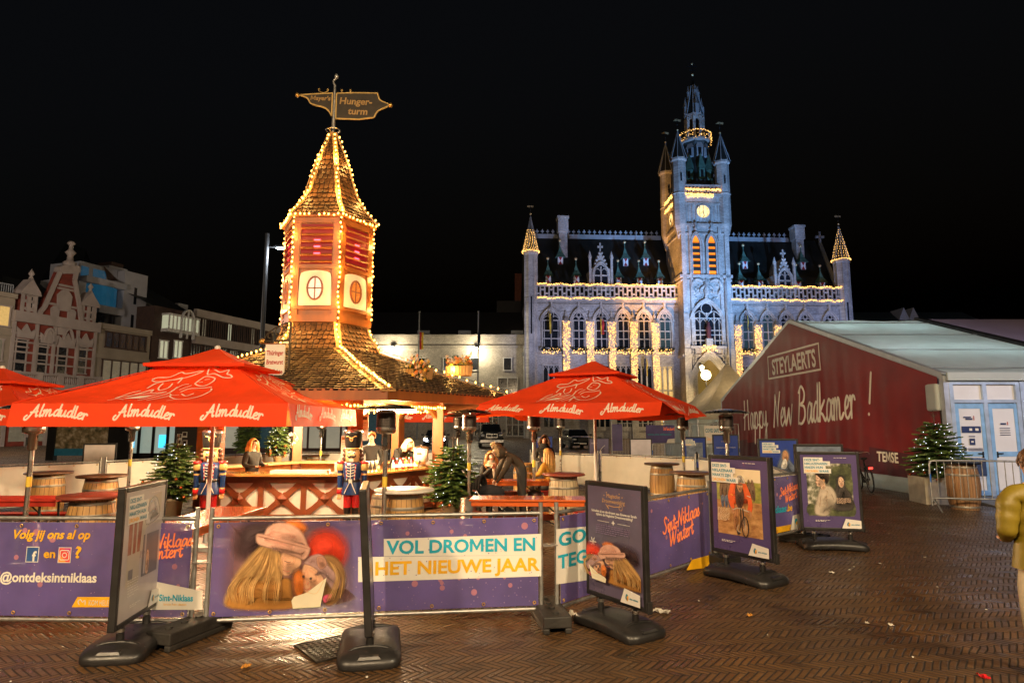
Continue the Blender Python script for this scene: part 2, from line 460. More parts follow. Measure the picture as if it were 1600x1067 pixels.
# =================================================================== GROUND
def ground_material():
 m, nt, b = base_mat('wet clay pavers')
 tc = nt.nodes.new('ShaderNodeTexCoord').outputs['Object']
 mp = nt.nodes.new('ShaderNodeMapping'); w = .052
 mp.inputs['Scale'].default_value = (1 / w, 1 / w, 1 / w); mp.inputs['Rotation'].default_value = (0, 0, R(38))
 wob = nt.nodes.new('ShaderNodeTexNoise'); wob.inputs['Scale'].default_value = 1.3; nt.links.new(tc, wob.inputs['Vector'])
 va = nt.nodes.new('ShaderNodeVectorMath'); va.operation = 'SCALE'; va.inputs['Scale'].default_value = .10
 nt.links.new(wob.outputs['Color'], va.inputs[0])
 vb = nt.nodes.new('ShaderNodeVectorMath'); vb.operation = 'ADD'; nt.links.new(tc, vb.inputs[0]); nt.links.new(va.outputs[0], vb.inputs[1])
 nt.links.new(vb.outputs[0], mp.inputs[0])
 sp = nt.nodes.new('ShaderNodeSeparateXYZ'); nt.links.new(mp.outputs[0], sp.inputs[0])
 x, y = sp.outputs[0], sp.outputs[1]
 n = 4
 i = nmath(nt, 'FLOOR', x); j = nmath(nt, 'FLOOR', y)
 fx = nmath(nt, 'SUBTRACT', x, i); fy = nmath(nt, 'SUBTRACT', y, j)
 k = nmath(nt, 'FLOORED_MODULO', nmath(nt, 'SUBTRACT', i, j), 2 * n)
 hor = nmath(nt, 'LESS_THAN', k, n - .5)
 kv = nmath(nt, 'SUBTRACT', k, n)
 al_h = nmath(nt, 'ADD', k, fx)
 al_v = nmath(nt, 'ADD', kv, nmath(nt, 'SUBTRACT', 1.0, fy))
 def pick(a, c):  # hor ? a : c
  return nmath(nt, 'ADD', nmath(nt, 'MULTIPLY', hor, a), nmath(nt, 'MULTIPLY', nmath(nt, 'SUBTRACT', 1.0, hor), c))
 al = pick(al_h, al_v); ac = pick(fy, fx)
 e1 = nmath(nt, 'MINIMUM', al, nmath(nt, 'SUBTRACT', float(n), al)); e2 = nmath(nt, 'MINIMUM', ac, nmath(nt, 'SUBTRACT', 1.0, ac))
 edge = nmath(nt, 'MINIMUM', e1, e2)
 ida = pick(nmath(nt, 'SUBTRACT', i, k), i); idb = pick(j, nmath(nt, 'ADD', j, kv))
 cb = nt.nodes.new('ShaderNodeCombineXYZ'); nt.links.new(ida, cb.inputs[0]); nt.links.new(idb, cb.inputs[1]); nt.links.new(hor, cb.inputs[2])
 wn_ = nt.nodes.new('ShaderNodeTexWhiteNoise'); nt.links.new(cb.outputs[0], wn_.inputs[0])
 rnd = wn_.outputs[0]
 joint = nt.nodes.new('ShaderNodeMapRange'); joint.inputs[1].default_value = .03; joint.inputs[2].default_value = .2
 nt.links.new(edge, joint.inputs[0]); jm = joint.outputs[0]
 big = nnoise(nt, tc, .55, 5); fine = nnoise(nt, tc, 45, 4)
 brick = nmix(nt, rnd, (.062, .028, .009), (.14, .066, .021))
 brick = nmix(nt, nramp(nt, big, [(.4, .0), (.66, .55)]), brick, (.035, .018, .008))
 brick = nmix(nt, nmath(nt, 'MULTIPLY', fine, .35), brick, (.17, .10, .045))
 spots = nramp(nt, nnoise(nt, tc, 2.6, 7, .7), [(.56, 0.0), (.66, .8)])
 brick = nmix(nt, spots, brick, (.022, .012, .006))
 pale = nramp(nt, nnoise(nt, tc, 7.0, 5, .7), [(.64, 0.0), (.72, .5)])
 brick = nmix(nt, pale, brick, (.26, .17, .09))
 col = nmix(nt, jm, (.012, .009, .006), brick)
 nt.links.new(col, b.inputs['Base Color'])
 wet = nramp(nt, nnoise(nt, tc, .9, 6, .6), [(.36, 0.0), (.62, 1.0)])
 ro = nmath(nt, 'ADD', nmath(nt, 'MULTIPLY_ADD', wet, .28, .13), nmath(nt, 'MULTIPLY', rnd, .16))
 ro = nmath(nt, 'ADD', ro, nmath(nt, 'MULTIPLY', nmath(nt, 'SUBTRACT', 1.0, jm), .3))
 nt.links.new(ro, b.inputs['Roughness'])
 dome = nmath(nt, 'MULTIPLY', nmath(nt, 'POWER', jm, .6), 1.0)
 hgt = nmath(nt, 'ADD', nmath(nt, 'ADD', dome, nmath(nt, 'MULTIPLY', rnd, .55)), nmath(nt, 'MULTIPLY', fine, .35))
 # each brick lies a little out of level
 tilt = nmath(nt, 'MULTIPLY', nmath(nt, 'MULTIPLY', nmath(nt, 'SUBTRACT', rnd, .5), al), .22)
 hgt = nmath(nt, 'ADD', hgt, tilt)
 hgt = nmath(nt, 'ADD', hgt, nmath(nt, 'MULTIPLY', nnoise(nt, tc, 1.7, 3), 3.0))
 nt.links.new(nbump(nt, hgt, .75, .012), b.inputs['Normal'])
 b.inputs['Specular IOR Level'].default_value = .55
 return m
g = MB(); g.face([(-420, -120, 0), (420, -120, 0), (420, 520, 0), (-420, 520, 0)])
tag(g.build('ground', ground_material()), kind='structure')

# =================================================================== TOWN HALL
STONE = pm('pale limestone', (.58, .56, .53), .8, var=.14, sc=.7, bump=.25, bsc=6, joints=.42)
STONE_D = pm('weathered limestone', (.30, .28, .26), .85, var=.2, sc=1.2, bump=.35, bsc=5)
SLATE = pm('slate roof', (.018, .02, .018), .55, var=.3, sc=.6, bump=.3, bsc=9)
COPPER = pm('green copper', (.07, .16, .125), .6, var=.25, sc=2)
LEAD = pm('grey lead', (.30, .32, .34), .55, var=.15, sc=1)
GLASS_D = pm('dark window glass', (.012, .014, .018), .12, var=.1)
GLASS_B = pm('faintly lit window glass', (.03, .05, .06), .15, em=.012, ec=(.35, .8, .9), samp=False)
GLASS_W = pm('warm lit window', (.4, .3, .15), .3, em=.2, ec=(1, .62, .18), samp=False)
GOLD = pm('gilded finial', (.7, .55, .3), .35, metal=.6)
FAIRY = glow('fairy light', (1.0, .52, .13), 1.2, samp=False)
AMBER = glow('amber lamp glow', (1.0, .22, .01), .42, samp=False)
CLOCKF = glow('lit clock glass', (1.0, .66, .24), .5, samp=False)
BLACK = pm('black iron', (.012, .012, .013), .45, metal=.3)
RED_SH = pm('shutter red', (.35, .02, .03), .6)
WHITE_SH = pm('shutter white', (.75, .75, .75), .6)
def archpts(cx, w, zs, zt, n=14, e=1.55):
 out = []
 for i in range(n + 1):
  u = -1 + 2 * i / n
  out.append((cx + u * w / 2, zs + (zt - zs) * max(0, 1 - abs(u) ** e) ** .72))
 return out
def arch_ring(mb, cx, w, z0, zs, zt, t, y0, y1, mi=0, e=1.55, n=14):
 a = [(cx - w / 2, z0)] + archpts(cx, w, zs, zt, n, e) + [(cx + w / 2, z0)]
 o = [(cx - w / 2 - t, z0)] + archpts(cx, w + 2 * t, zs, zt + t * 1.3, n, e) + [(cx + w / 2 + t, z0)]
 for i in range(len(a) - 1):
  mb.prism([a[i], o[i], o[i + 1], a[i + 1]], y0, y1, mi)
def lamp_light(name, kind, loc, energy, col, parent=None, size=.15, rot=None, spot=None, blend=.5):
 l = bpy.data.lights.new(name, kind); l.energy = energy; l.color = col
 if kind == 'AREA': l.size = size
 else: l.shadow_soft_size = size
 if kind == 'SPOT': l.spot_size = R(spot); l.spot_blend = blend
 o = bpy.data.objects.new(name, l); C.objects.link(o)
 if parent: o.parent = parent
 o.location = loc
 if rot is not None: o.rotation_euler = rot
 return o
def aim(o, frm, to):
 d = V(to) - V(frm); o.rotation_euler = d.to_track_quat('-Z', 'Y').to_euler()
TY = 90.0
hall = thing('town_hall', 'floodlit pale stone town hall with tall clock tower and spires', 'building', (P(1097, 690, TY).x, TY, 0), R(3))
HX0 = hall.location.x
def q(px, py, dy=0):
 p = P(px, py, TY + dy)
 return p.x - HX0, p.z
def qx(px, py=520, dy=0): return q(px, py, dy)[0]
def qz(py, dy=0): return pz(py, TY + dy)
zc = qz(469); zp = qz(448); zr = qz(373, 8)
def fairy_line(name, pts, n, spread, r=.07, parent=hall, mat=FAIRY, dy=0):
 mb = MB(); rnd = random.Random(len(pts) + n)
 for k in range(n):
  t = k / max(1, n - 1) * (len(pts) - 1); i = min(int(t), len(pts) - 2); f = t - i
  p = V(pts[i]).lerp(V(pts[i + 1]), f)
  rr = r * rnd.uniform(.5, 1.35)
  mb.sph(p.x + rnd.uniform(-spread[0], spread[0]), p.y + rnd.uniform(-spread[1], spread[1]), p.z + rnd.uniform(-spread[2], spread[2]), rr, 4, 2)
 return tag(mb.build(name, mat, parent), kind='stuff')
# --- the two wings
for (xa, xb, nm) in ((qx(823), qx(1062), 'left'), (qx(1140), qx(1336), 'right')):
 w = MB()
 w.b2(xa, xb, 0, 14, 0, zc, 0)
 for (zz, hh, pr) in ((zc - .25, .5, .45), (zc - .9, .25, .2), (qz(556), .3, .25), (1.2, .3, .2), (qz(490), .16, .12)):
  w.b2(xa - .1, xb + .1, -pr, .0, zz - hh / 2, zz + hh / 2, 0)
 w.build('wing_wall', [STONE], hall)
 # pierced parapet
 pb = MB(); n = int((xb - xa) / .62)
 pb.b2(xa, xb, -.35, -.05, zp - .28, zp, 0); pb.b2(xa, xb, -.35, -.05, zc + .02, zc + .32, 0)
 for k in range(n + 1):
  x = xa + (xb - xa) * k / n
  pb.b2(x - .11, x + .11, -.3, -.1, zc + .3, zp - .27)
  if k < n:
   xm = x + .31
   zz = (zc + zp) / 2 + (.28 if k % 2 else -.28)
   pb.b2(xm - .2, xm + .2, -.27, -.13, zz - .12, zz + .12)
 pb.build('parapet', STONE, hall)
 # steep slate roof with cresting
 rf = MB()
 zb, y0, y1 = zc + .1, .6, 8.0
 rf.add([(xa, y0, zb), (xb, y0, zb), (xb, y1, zr), (xa, y1, zr), (xa, 14, zb), (xb, 14, zb)], [(0, 1, 2, 3), (3, 2, 5, 4), (0, 3, 4), (1, 5, 2)])
 ro = rf.build('roof', SLATE, hall)
 cr = MB(); cr.b2(xa + (.8 if nm == 'left' else 0), xb - (0 if nm == 'left' else 4.4), y1 - .25, y1 + .25, zr - .35, zr + .35)
 k = xa + 1.4
 while k < xb - (.6 if nm == 'left' else 4.6):
  cr.bar((k, y1, zr), (k, y1, zr + 1.15), .14, .14); cr.b2(k - .24, k + .24, y1 - .06, y1 + .06, zr + .75, zr + .93); k += .83
 cr.build('cresting', LEAD, ro)
# hip with a stone cross at the right end
hp = MB(); hx, hz = q(1291, 372, 8)
hp.bar((hx, 8, hz - .6), (q(1313, 440, 1)[0], 1.2, q(1313, 440, 1)[1]), .5, .4); hp.bar((hx, 8, hz - 1), (hx, 8, hz + 1.4), .3, .3); hp.b2(hx - .7, hx + .7, 7.85, 8.15, hz + .35, hz + .7)
hp.build('gable_cross', LEAD, hall)
# chimneys
for px, pt, pb_ in ((881, 343, 388), (1253, 351, 393)):
 x, zt = q(px, pt, 6); z0 = qz(pb_, 6)
 c = MB(); c.b2(x - .62, x + .62, 5.4, 6.8, z0 - 3, z0 + 2.1); c.b2(x - .78, x + .78, 5.2, 7, z0 + 2.1, zt - .3); c.b2(x - .9, x + .9, 5.1, 7.1, zt - .3, zt)
 c.build('chimney', STONE, hall)
# corner turrets
def turret(px, zb, zt, ztip, r, dy, lights=0, name='corner_turret', base=None, pb=480):
 x = q(px, pb, dy)[0]
 t = MB(); t.lathe([(r * 1.0, zb), (r, zt - .5), (r * 1.2, zt - .35), (r * 1.2, zt)], 8, 0, (x, dy, 0), sharp=True, ph=pi / 8, sm=False)
 for a in range(8):
  an = a * pi / 4 + pi / 8
  t.bar((x + r * cos(an), dy + r * sin(an), zb), (x + r * cos(an), dy + r * sin(an), zt - .4), r * .14, r * .14)
 t.b2(x - r * .1, x + r * .1, dy - r * 1.0, dy - r * .8, zt - (zt - zb) * .45, zt - (zt - zb) * .25, 1)
 o = t.build(name, [STONE, GLASS_D], hall)
 s = MB(); s.lathe([(r * 1.18, zt), (r * .5, zt + (ztip - zt) * .5), (.05, ztip)], 8, 0, (x, dy, 0), sm=False, ph=pi / 8)
 for a in range(8):
  an = a * pi / 4 + pi / 8
  s.bar((x + r * 1.2 * cos(an), dy + r * 1.2 * sin(an), zt), (x, dy, ztip), r * .1, r * .1, 1)
 s.build('spire', [SLATE, LEAD], o)
 f = MB(); f.bar((x, dy, ztip - .1), (x, dy, ztip + r * 1.6), .1, .1); f.sph(x, dy, ztip + r * .35, r * .17, 6, 4, 1); f.sph(x, dy, ztip + r * .9, r * .12, 6, 4, 0)
 f.b2(x - r * .5, x + r * .4, dy - .03, dy + .03, ztip + r * 1.4, ztip + r * 1.65, 1)
 f.build('finial', [BLACK, GOLD], o)
 if lights:
  mb = MB(); lv = 13
  hh = (ztip - zt) * lights
  for k in range(lv):
   zz = zt + .1 + hh * k / lv; rr = r * 1.22 * (1 - (zz - zt) / (ztip - zt) * .97)
   m = max(4, int(rr * 2 * pi / .34))
   for i in range(m):
    an = 2 * pi * i / m + k * .2
    mb.sph(x + rr * cos(an), dy + rr * sin(an), zz + random.uniform(-.06, .06), .06, 4, 2)
  for i in range(50):
   an = 2 * pi * i / 50; mb.sph(x + r * 1.3 * cos(an), dy + r * 1.3 * sin(an), zt + random.uniform(-.1, .12), .07, 4, 2)
  tag(mb.build('spire_lights', FAIRY, o), kind='stuff')
 return o
turret(829, 0, qz(397), qz(341), .95, .3, .62)
turret(1326, 0, qz(403), qz(349), 1.0, .3, .95)
# gabled stone dormers
def gable_dormer(px, pt, pb, hw):
 x, zt = q(px, pt, 1); z0 = qz(pb, 1); w = hw
 d = MB(); zs = z0 + (zt - z0) * .45
 d.prism([(x - w, z0 - 1), (x + w, z0 - 1), (x + w, zs), (x + w * .62, zs + .2), (x, zt), (x - w * .62, zs + .2), (x - w, zs)], .3, 4.2)
 for s_ in (-1, 1):
  d.b2(x + s_ * w * 1.0 - .16, x + s_ * w * 1.0 + .16, .05, .4, z0 - 1, zs + (zt - zs) * .55)
  d.lathe([(.22, 0), (.3, .3), (0, 1.3)], 6, 0, (x + s_ * w * 1.0, .2, zs + (zt - zs) * .55))
 d.bar((x, .5, zt - .2), (x, .5, zt + 1.3), .2, .2); d.b2(x - .4, x + .4, .4, .6, zt + .6, zt + .85)
 arch_ring(d, x, w * 1.25, z0, z0 + (zs - z0) * .75, zs + .75, .28, .02, .3)
 for k in range(4):
  f = (k + 1) / 5
  for s_ in (-1, 1): d.sph(x + s_ * w * .62 * (1 - f), .3, zs + .3 + (zt - zs) * f, .2, 5, 4)
 o = d.build('gable_dormer', STONE, hall)
 g_ = MB(); a = [(x - w * .6, z0)] + archpts(x, w * 1.2, z0 + (zs - z0) * .75, zs + .6) + [(x + w * .6, z0)]
 g_.pp(a, .27, 0)
 g_.b2(x - .1, x + .1, .12, .25, z0, zs + .4, 1); g_.b2(x - w * .6, x + w * .6, .12, .25, z0 + (zs - z0) * .55 - .1, z0 + (zs - z0) * .55 + .1, 1)
 for s_ in (-1, 1): arch_ring(g_, x + s_ * w * .3, w * .5, z0 + (zs - z0) * .6, z0 + (zs - z0) * .8, zs, .07, .14, .24, 1)
 g_.build('window', [GLASS_D, STONE], o)
gable_dormer(936, 397, 447, qx(953, 440) - qx(936, 440)); gable_dormer(1224.5, 403, 451, qx(1240, 440) - qx(1224.5, 440))
# small copper roofed dormers
def roof_dormer(px, py):
 # py is the middle of the shutters; the front stands where the roof slope passes
 for it in range(60):
  dy = .6 + it * .12
  z = qz(py, dy); zroof = zc + .1 + (dy - .6) / 7.4 * (zr - zc - .1)
  if zroof >= z - .7: break
 x = q(px, py, dy)[0]
 b_ = MB(); b_.b2(-.42, .42, 0, 2.0, -1.3, .65, 0)
 o = b_.build('roof_dormer', [LEAD], hall, (x, dy, z))
 s_ = MB(); s_.add([(-.72, -.35, .55), (.72, -.35, .55), (.72, 1.6, .55), (-.72, 1.6, .55), (-.3, .15, 1.4), (.3, .15, 1.4), (.3, .8, 1.4), (-.3, .8, 1.4), (0, .45, 2.6)],
     [(0, 1, 5, 4), (1, 2, 6, 5), (2, 3, 7, 6), (3, 0, 4, 7), (4, 5, 8), (5, 6, 8), (6, 7, 8), (7, 4, 8), (3, 2, 1, 0)])
 s_.bar((0, .45, 2.5), (0, .45, 3.1), .1, .1)
 s_.build('dormer_roof', COPPER, o)
 h_ = MB(); h_.rect(-.36, .36, -.62, .58, -.03, 1); h_.pp([(-.28, .56), (.28, .56), (0, 0)], -.05, 0); h_.pp([(-.28, -.6), (0, -.02), (.28, -.6)], -.05, 0)
 h_.build('shutter', [RED_SH, WHITE_SH], o)
 f_ = MB(); f_.sph(0, .45, 3.25, .24, 8, 6); f_.build('finial', GOLD, o)
for a in ((877, 410), (979, 411), (1011, 410), (857, 439), (901, 439), (967, 441), (1000, 441), (1032, 441),
  (1168.5, 413), (1262, 413), (1161, 443), (1192, 443), (1253, 444), (1292, 445)):
 roof_dormer(*a)
# windows of the wings
def hall_window(cx, w, z0, zs, zt, y=0, parent=hall, glass=GLASS_D, big=False, surround=True):
 f = MB()
 if surround:
  arch_ring(f, cx, w, z0, zs, zt, .22, y - .28, y, 0)
  arch_ring(f, cx, w + .5, zs - .2, zs, zt + .3, .2, y - .42, y - .0, 0)
  f.b2(cx - w / 2 - .5, cx + w / 2 + .5, y - .5, y, z0 - .35, z0, 0)
  f.lathe([(.1, -.5), (.28, -.1), (.14, .3), (.26, .5), (0, 1.0)], 6, 0, (cx, y - .25, zt + .75))
 nm = 3 if big else 1
 for k in range(1, nm + 1):
  xx = cx - w / 2 + w * k / (nm + 1)
  f.b2(xx - .07, xx + .07, y - .2, y - .04, z0, zs + (zt - zs) * .35, 1)
 for zz in ((z0 + (zs - z0) * .62, z0 + (zs - z0) * .33) if not big else (z0 + (zs - z0) * .56, z0 + (zs - z0) * .4, z0 + (zs - z0) * .2)):
  f.b2(cx - w / 2, cx + w / 2, y - .18, y - .04, zz - .07, zz + .07, 1)
 f.b2(cx - w / 2, cx + w / 2, y - .22, y - .04, zs - .12, zs + .02, 1)
 for s_ in (-1, 1):
  arch_ring(f, cx + s_ * w / 4, w / 2 - .1, zs - .2, zs, zs + (zt - zs) * .42, .07, y - .2, y - .04, 1)
  if big:
   for t_ in (-1, 1): arch_ring(f, cx + s_ * w / 4 + t_ * w / 8, w / 4 - .1, zs - 1.2, zs - .9, zs - .2, .06, y - .2, y - .04, 1)
 rr = w * (.17 if not big else .19)
 for k in range(12):
  a0, a1 = 2 * pi * k / 12, 2 * pi * (k + 1) / 12
  zz = zs + (zt - zs) * .62
  f.bar((cx + rr * cos(a0), y - .12, zz + rr * sin(a0)), (cx + rr * cos(a1), y - .12, zz + rr * sin(a1)), .09, .12, 1)
 for s_ in (-1, 1): f.bar((cx + s_ * w * .42, y - .12, z0), (cx + s_ * w * .42, y - .12, zs), .06, .1, 1)
 o = f.build('window', [STONE, STONE], parent)
 g_ = MB(); g_.pp([(cx - w / 2, z0)] + archpts(cx, w, zs, zt) + [(cx + w / 2, z0)], y - .03)
 g_.build('pane', glass, o)
 return o
UPL = (860, 903, 938, 972.5, 1005, 1038); UPR = (1170, 1202, 1232, 1263, 1303)
for i, px in enumerate(UPL + UPR):
 x = qx(px, 515); w = 2.35 if px == 860 else 1.75
 z0, zs, zt = qz(545), qz(502), qz(489)
 hall_window(x, w, z0, zs, zt, 0, hall, GLASS_B if px in (1170, 1202, 1038) else GLASS_D)
 # garland of lights on the sill
 n = 46
 fairy_line('sill_garland', [(x - w / 2 - .1, -.7, z0 - .5), (x + w / 2 + .1, -.7, z0 - .5)], n, (.1, .1, .4), .07)
 gb = MB()
 for k in range(40): gb.sph(x + random.uniform(-w / 2 - .2, w / 2 + .2), -.6 + random.uniform(-.12, .12), z0 - .25 + random.uniform(-.2, .12), .16, 4, 3)
 gb.build('sill_greenery', pm('dark fir garland', (.012, .02, .012), .8), hall)
for px in (860, 938, 972.5, 1005, 1038, 1170, 1202):
 x = qx(px, 585); z0, zt = 1.6, qz(573)
 f = MB(); w = 2.3
 f.b2(x - w / 2 - .2, x + w / 2 + .2, -.2, 0, z0 - .3, z0, 0); f.b2(x - w / 2 - .2, x + w / 2 + .2, -.2, 0, zt, zt + .3, 0)
 for k in range(4): xx = x - w / 2 + w * k / 3; f.b2(xx - .1, xx + .1, -.18, 0, z0, zt, 0)
 for k in range(3): arch_ring(f, x - w / 3 + w * k / 3, w / 3 - .2, zt - 1.2, zt - .7, zt - .15, .06, -.15, -.02, 0)
 f.b2(x - w / 2, x + w / 2, -.15, 0, z0 + (zt - z0) * .6 - .1, z0 + (zt - z0) * .6 + .1, 0)
 o = f.build('window', STONE, hall)
 g_ = MB(); g_.rect(x - w / 2, x + w / 2, z0, zt, -.02); g_.build('pane', GLASS_W if px == 1038 else GLASS_D, o)
# buttress strips between the windows and the curtains of light in front of them
for px, yt, yb in ((883, 503, 632), (920, 504, 625), (954, 504, 625), (988, 504, 628), (1022, 505, 628), (1153, 507, 612), (1185, 507, 620), (1217, 507, 620)):
 x = qx(px, 540); zt = qz(yt)
 b_ = MB(); b_.b2(x - .45, x + .45, -.5, 0, 0, zt, 0); b_.lathe([(.5, 0), (.35, .4), (.2, .5), (.25, .75), (0, 1.5)], 6, 0, (x, -.3, zt + .02))
 b_.build('buttress', STONE, hall)
 mb = MB(); zb = qz(yb)
 for k in range(600):
  t = random.random(); hw = .60 * (1 - .38 * t)
  mb.sph(x + random.uniform(-hw, hw), -.62 + random.uniform(-.08, .04), zt - .1 - (zt - zb) * t, .045 * random.uniform(.6, 1.4), 4, 2)
 tag(mb.build('light_curtain', FAIRY, hall), kind='stuff')
for xa, xb, n in ((qx(838, 460), qx(1056, 460), 330), (qx(1141, 460), qx(1322, 460), 280)):
 for zz in (zp + .05, zc + .02):
  pts = [(xa + (xb - xa) * k / 24, -.45, zz + .1 * sin(k * 1.9)) for k in range(25)]
  fairy_line('parapet_lights', pts, n, (.03, .05, .12), .065)
# --- the tower
D = -2.2
tw = MB()
zg = qz(306, D); zclk = qz(352, D)
xl, xr = q(1064, 450, D)[0], q(1141, 450, D)[0]
cx = (xl + xr) / 2; hw = (xr - xl) / 2
dep = 2 * hw
tw.b2(cx - hw, cx + hw, D, D + dep, 0, zg, 0)
for zz, hh, pr in ((zg, .5, .35), (zclk, .4, .3), (zclk - 1.3, .25, .2), (qz(432, D), .4, .3), (qz(432, D) - .6, .2, .2), (qz(556, D), .4, .3), (2.0, .5, .3), (qz(318, D), .2, .12)):
 tw.b2(cx - hw - pr, cx + hw + pr, D - pr, D + dep + pr, zz - hh / 2, zz + hh / 2)
for s_ in (-1, 1):
 for o_ in (.0, 1.0):
  x = cx + s_ * (hw - .35 - o_ * 1.0)
  w = .45 if o_ == 0 else .3
  tw.b2(x - w, x + w, D - (.55 if o_ == 0 else .3), D, 0, qz(545 - o_ * 12, D)); tw.b2(x - w * .85, x + w * .85, D - (.42 if o_ == 0 else .22), D, 0, qz(490, D)); tw.b2(x - w * .7, x + w * .7, D - .3, D, 0, zclk - .2)
# blind tracery behind the clock
for k in range(9):
 x = cx - hw * .62 + hw * 1.24 * k / 8
 tw.b2(x - .07, x + .07, D - .12, D, zclk + .4, zg - 1.2)
 if k < 8: arch_ring(tw, x + hw * .0775, hw * .12, zg - 1.9, zg - 1.6, zg - 1.25, .06, D - .12, D)
# carved relief over the great window
for s_ in (-1, 1):
 tw.tube(spline([(cx + s_ * .5, D - .15, qz(440, D)), (cx + s_ * 1.6, D - .2, qz(437, D)), (cx + s_ * 2.1, D - .2, qz(448, D)), (cx + s_ * 1.7, D - .15, qz(460, D))], 5), [.15 + .12 * sin(i * .6) ** 2 for i in range(16)], 6)
 tw.tube(spline([(cx + s_ * .3, D - .15, qz(446, D)), (cx + s_ * .9, D - .2, qz(452, D)), (cx + s_ * .8, D - .15, qz(458, D))], 5), .13, 6)
tw.lathe([(.3, 0), (.5, .6), (.25, 1.2), (.45, 1.8), (0, 2.6)], 6, 0, (cx, D - .15, qz(462, D)))
for k in range(70):  # worn carving
 tw.sph(cx + random.gauss(0, 1.3), D - .02, qz(random.uniform(438, 470), D), random.uniform(.08, .2), 5, 4)
tower = tw.build('tower', [STONE], hall)
# belfry openings with louvres
for px in (1086, 1111):
 x = q(px, 400, D)[0]; z0, zs, zt = qz(428, D), qz(380, D), qz(369, D)
 f = MB(); arch_ring(f, x, 1.05, z0, zs, zt, .25, D - .3, D, 0); arch_ring(f, x, 1.6, z0, zs, zt + .4, .14, D - .42, D, 0)
 for k in range(5): zz = z0 + (zs - z0) * (k + .75) / 5.1; f.b2(x - .52, x + .52, D - .25, D - .06, zz - .22, zz + .28, 1)
 f.lathe([(.1, 0), (.3, .3), (.12, .6), (.3, 1), (0, 1.4)], 6, 0, (x, D - .3, zt + .7))
 o = f.build('belfry_opening', [STONE, SLATE], hall)
 g_ = MB(); g_.pp([(x - .52, z0)] + archpts(x, 1.04, zs, zt) + [(x + .52, z0)], D - .04); g_.build('lit_louvre', AMBER, o)
# clocks
def clock(x, y, z, r, side=False):
 o = thing('clock', None, None, (x, y, z), R(-90) if side else 0); o.parent = hall
 f = MB(); f.disc(0, 0, r, -.12, 0, 32); f.build('dial', CLOCKF, o)
 f = MB()
 for k in range(32):
  a0, a1 = 2 * pi * k / 32, 2 * pi * (k + 1) / 32
  f.prism([(r * cos(a0), r * sin(a0)), (r * 1.14 * cos(a0), r * 1.14 * sin(a0)), (r * 1.14 * cos(a1), r * 1.14 * sin(a1)), (r * cos(a1), r * sin(a1))], -.2, .0)
 f.build('dial_rim', STONE, o)
 f = MB()
 for k in range(12):
  a = pi * k / 6; f.bar((r * .78 * cos(a), -.14, r * .78 * sin(a)), (r * .93 * cos(a), -.14, r * .93 * sin(a)), .06, .03)
 for a, l, w in ((R(-132), .55, .13), (R(-75), .85, .09)):
  f.bar((-r * .12 * cos(a), -.17, -r * .12 * sin(a)), (r * l * cos(a), -.17, r * l * sin(a)), w, .03)
 f.build('hands', BLACK, o)
px_, zz = q(1097, 331, D); clock(px_, D, zz, .93)
clock(cx - hw, D + hw, zz, .93, True)
# great window and gate
x = q(1103, 505, D)[0]
hall_window(x, 4.1, qz(541, D), qz(497, D), qz(473, D), D, hall, GLASS_D, True)
fairy_line('sill_garland', [(x - 1.1, D - .8, qz(546, D)), (x + 1.1, D - .8, qz(546, D))], 70, (.1, .1, .5), .08)
gx = q(1107, 590, D)[0]
gm = MB()
for t, yy in ((0, -.25), (.35, -.42), (.7, -.6)): arch_ring(gm, gx, 4.3 + 2 * t, 0, qz(598, D), qz(562, D) + t * 1.2, .34, D + yy, D, 0, 1.35)
gate = gm.build('gateway', STONE, hall)
gp = MB(); gp.pp([(gx - 2.15, 0)] + archpts(gx, 4.3, qz(598, D), qz(562, D), 14, 1.35) + [(gx + 2.15, 0)], D - .03)
gp.build('passage', pm('self glowing passage wall', (.16, .11, .05), .8, em=.045, ec=(.9, .55, .08), samp=False, var=.3, sc=.5), gate)  # wall glows by itself, standing for the warm light inside
gp = MB(); gp.b2(gx - 2.1, gx - .55, D - .14, D - .05, 0, 3.6); gp.b2(gx + .5, gx + 1.5, D - .12, D - .05, 4.2, 4.9)
gp.build('door', pm('dark oak gate', (.02, .013, .008), .6), gate)
# battlement lights, corner turrets and the open lantern
fairy_line('battlement_lights', [(cx - hw + .9, D - .4, zg + .8), (cx + hw - .9, D - .4, zg + .8)], 120, (.05, .1, .13), .09)
fairy_line('battlement_lights', [(cx - hw + .9, D - .4, zg - .1), (cx + hw - 2.0, D - .4, zg - .1)], 150, (.1, .1, .3), .09)
fairy_line('battlement_lights', [(cx - hw - .3, D + .9, zg + .7), (cx - hw - .3, D + dep - .9, zg + .7)], 80, (.1, .05, .2), .09)
fairy_line('battlement_lights', [(cx - hw - .3, D + .9, zg - .6), (cx - hw - .3, D + dep - .9, zg - .6)], 80, (.1, .05, .2), .09)
bt = MB()
for k in range(10):
 x = cx - hw + 1 + (2 * hw - 2) * k / 9
 bt.bar((x - .3, D - .15, zg + .2), (x + .3, D - .15, zg + 1.4), .12, .14); bt.bar((x + .3, D - .15, zg + .2), (x - .3, D - .15, zg + 1.4), .12, .14)
 yv = D + 1 + (dep - 2) * k / 9
 bt.bar((cx - hw + .1, yv - .3, zg + .2), (cx - hw + .1, yv + .3, zg + 1.4), .12, .14)
bt.b2(cx - hw + .8, cx + hw - .8, D - .25, D - .05, zg + 1.35, zg + 1.6); bt.b2(cx - hw, cx - hw + .2, D + .8, D + dep - .8, zg + 1.35, zg + 1.6)
bt.build('battlement', STONE, hall)
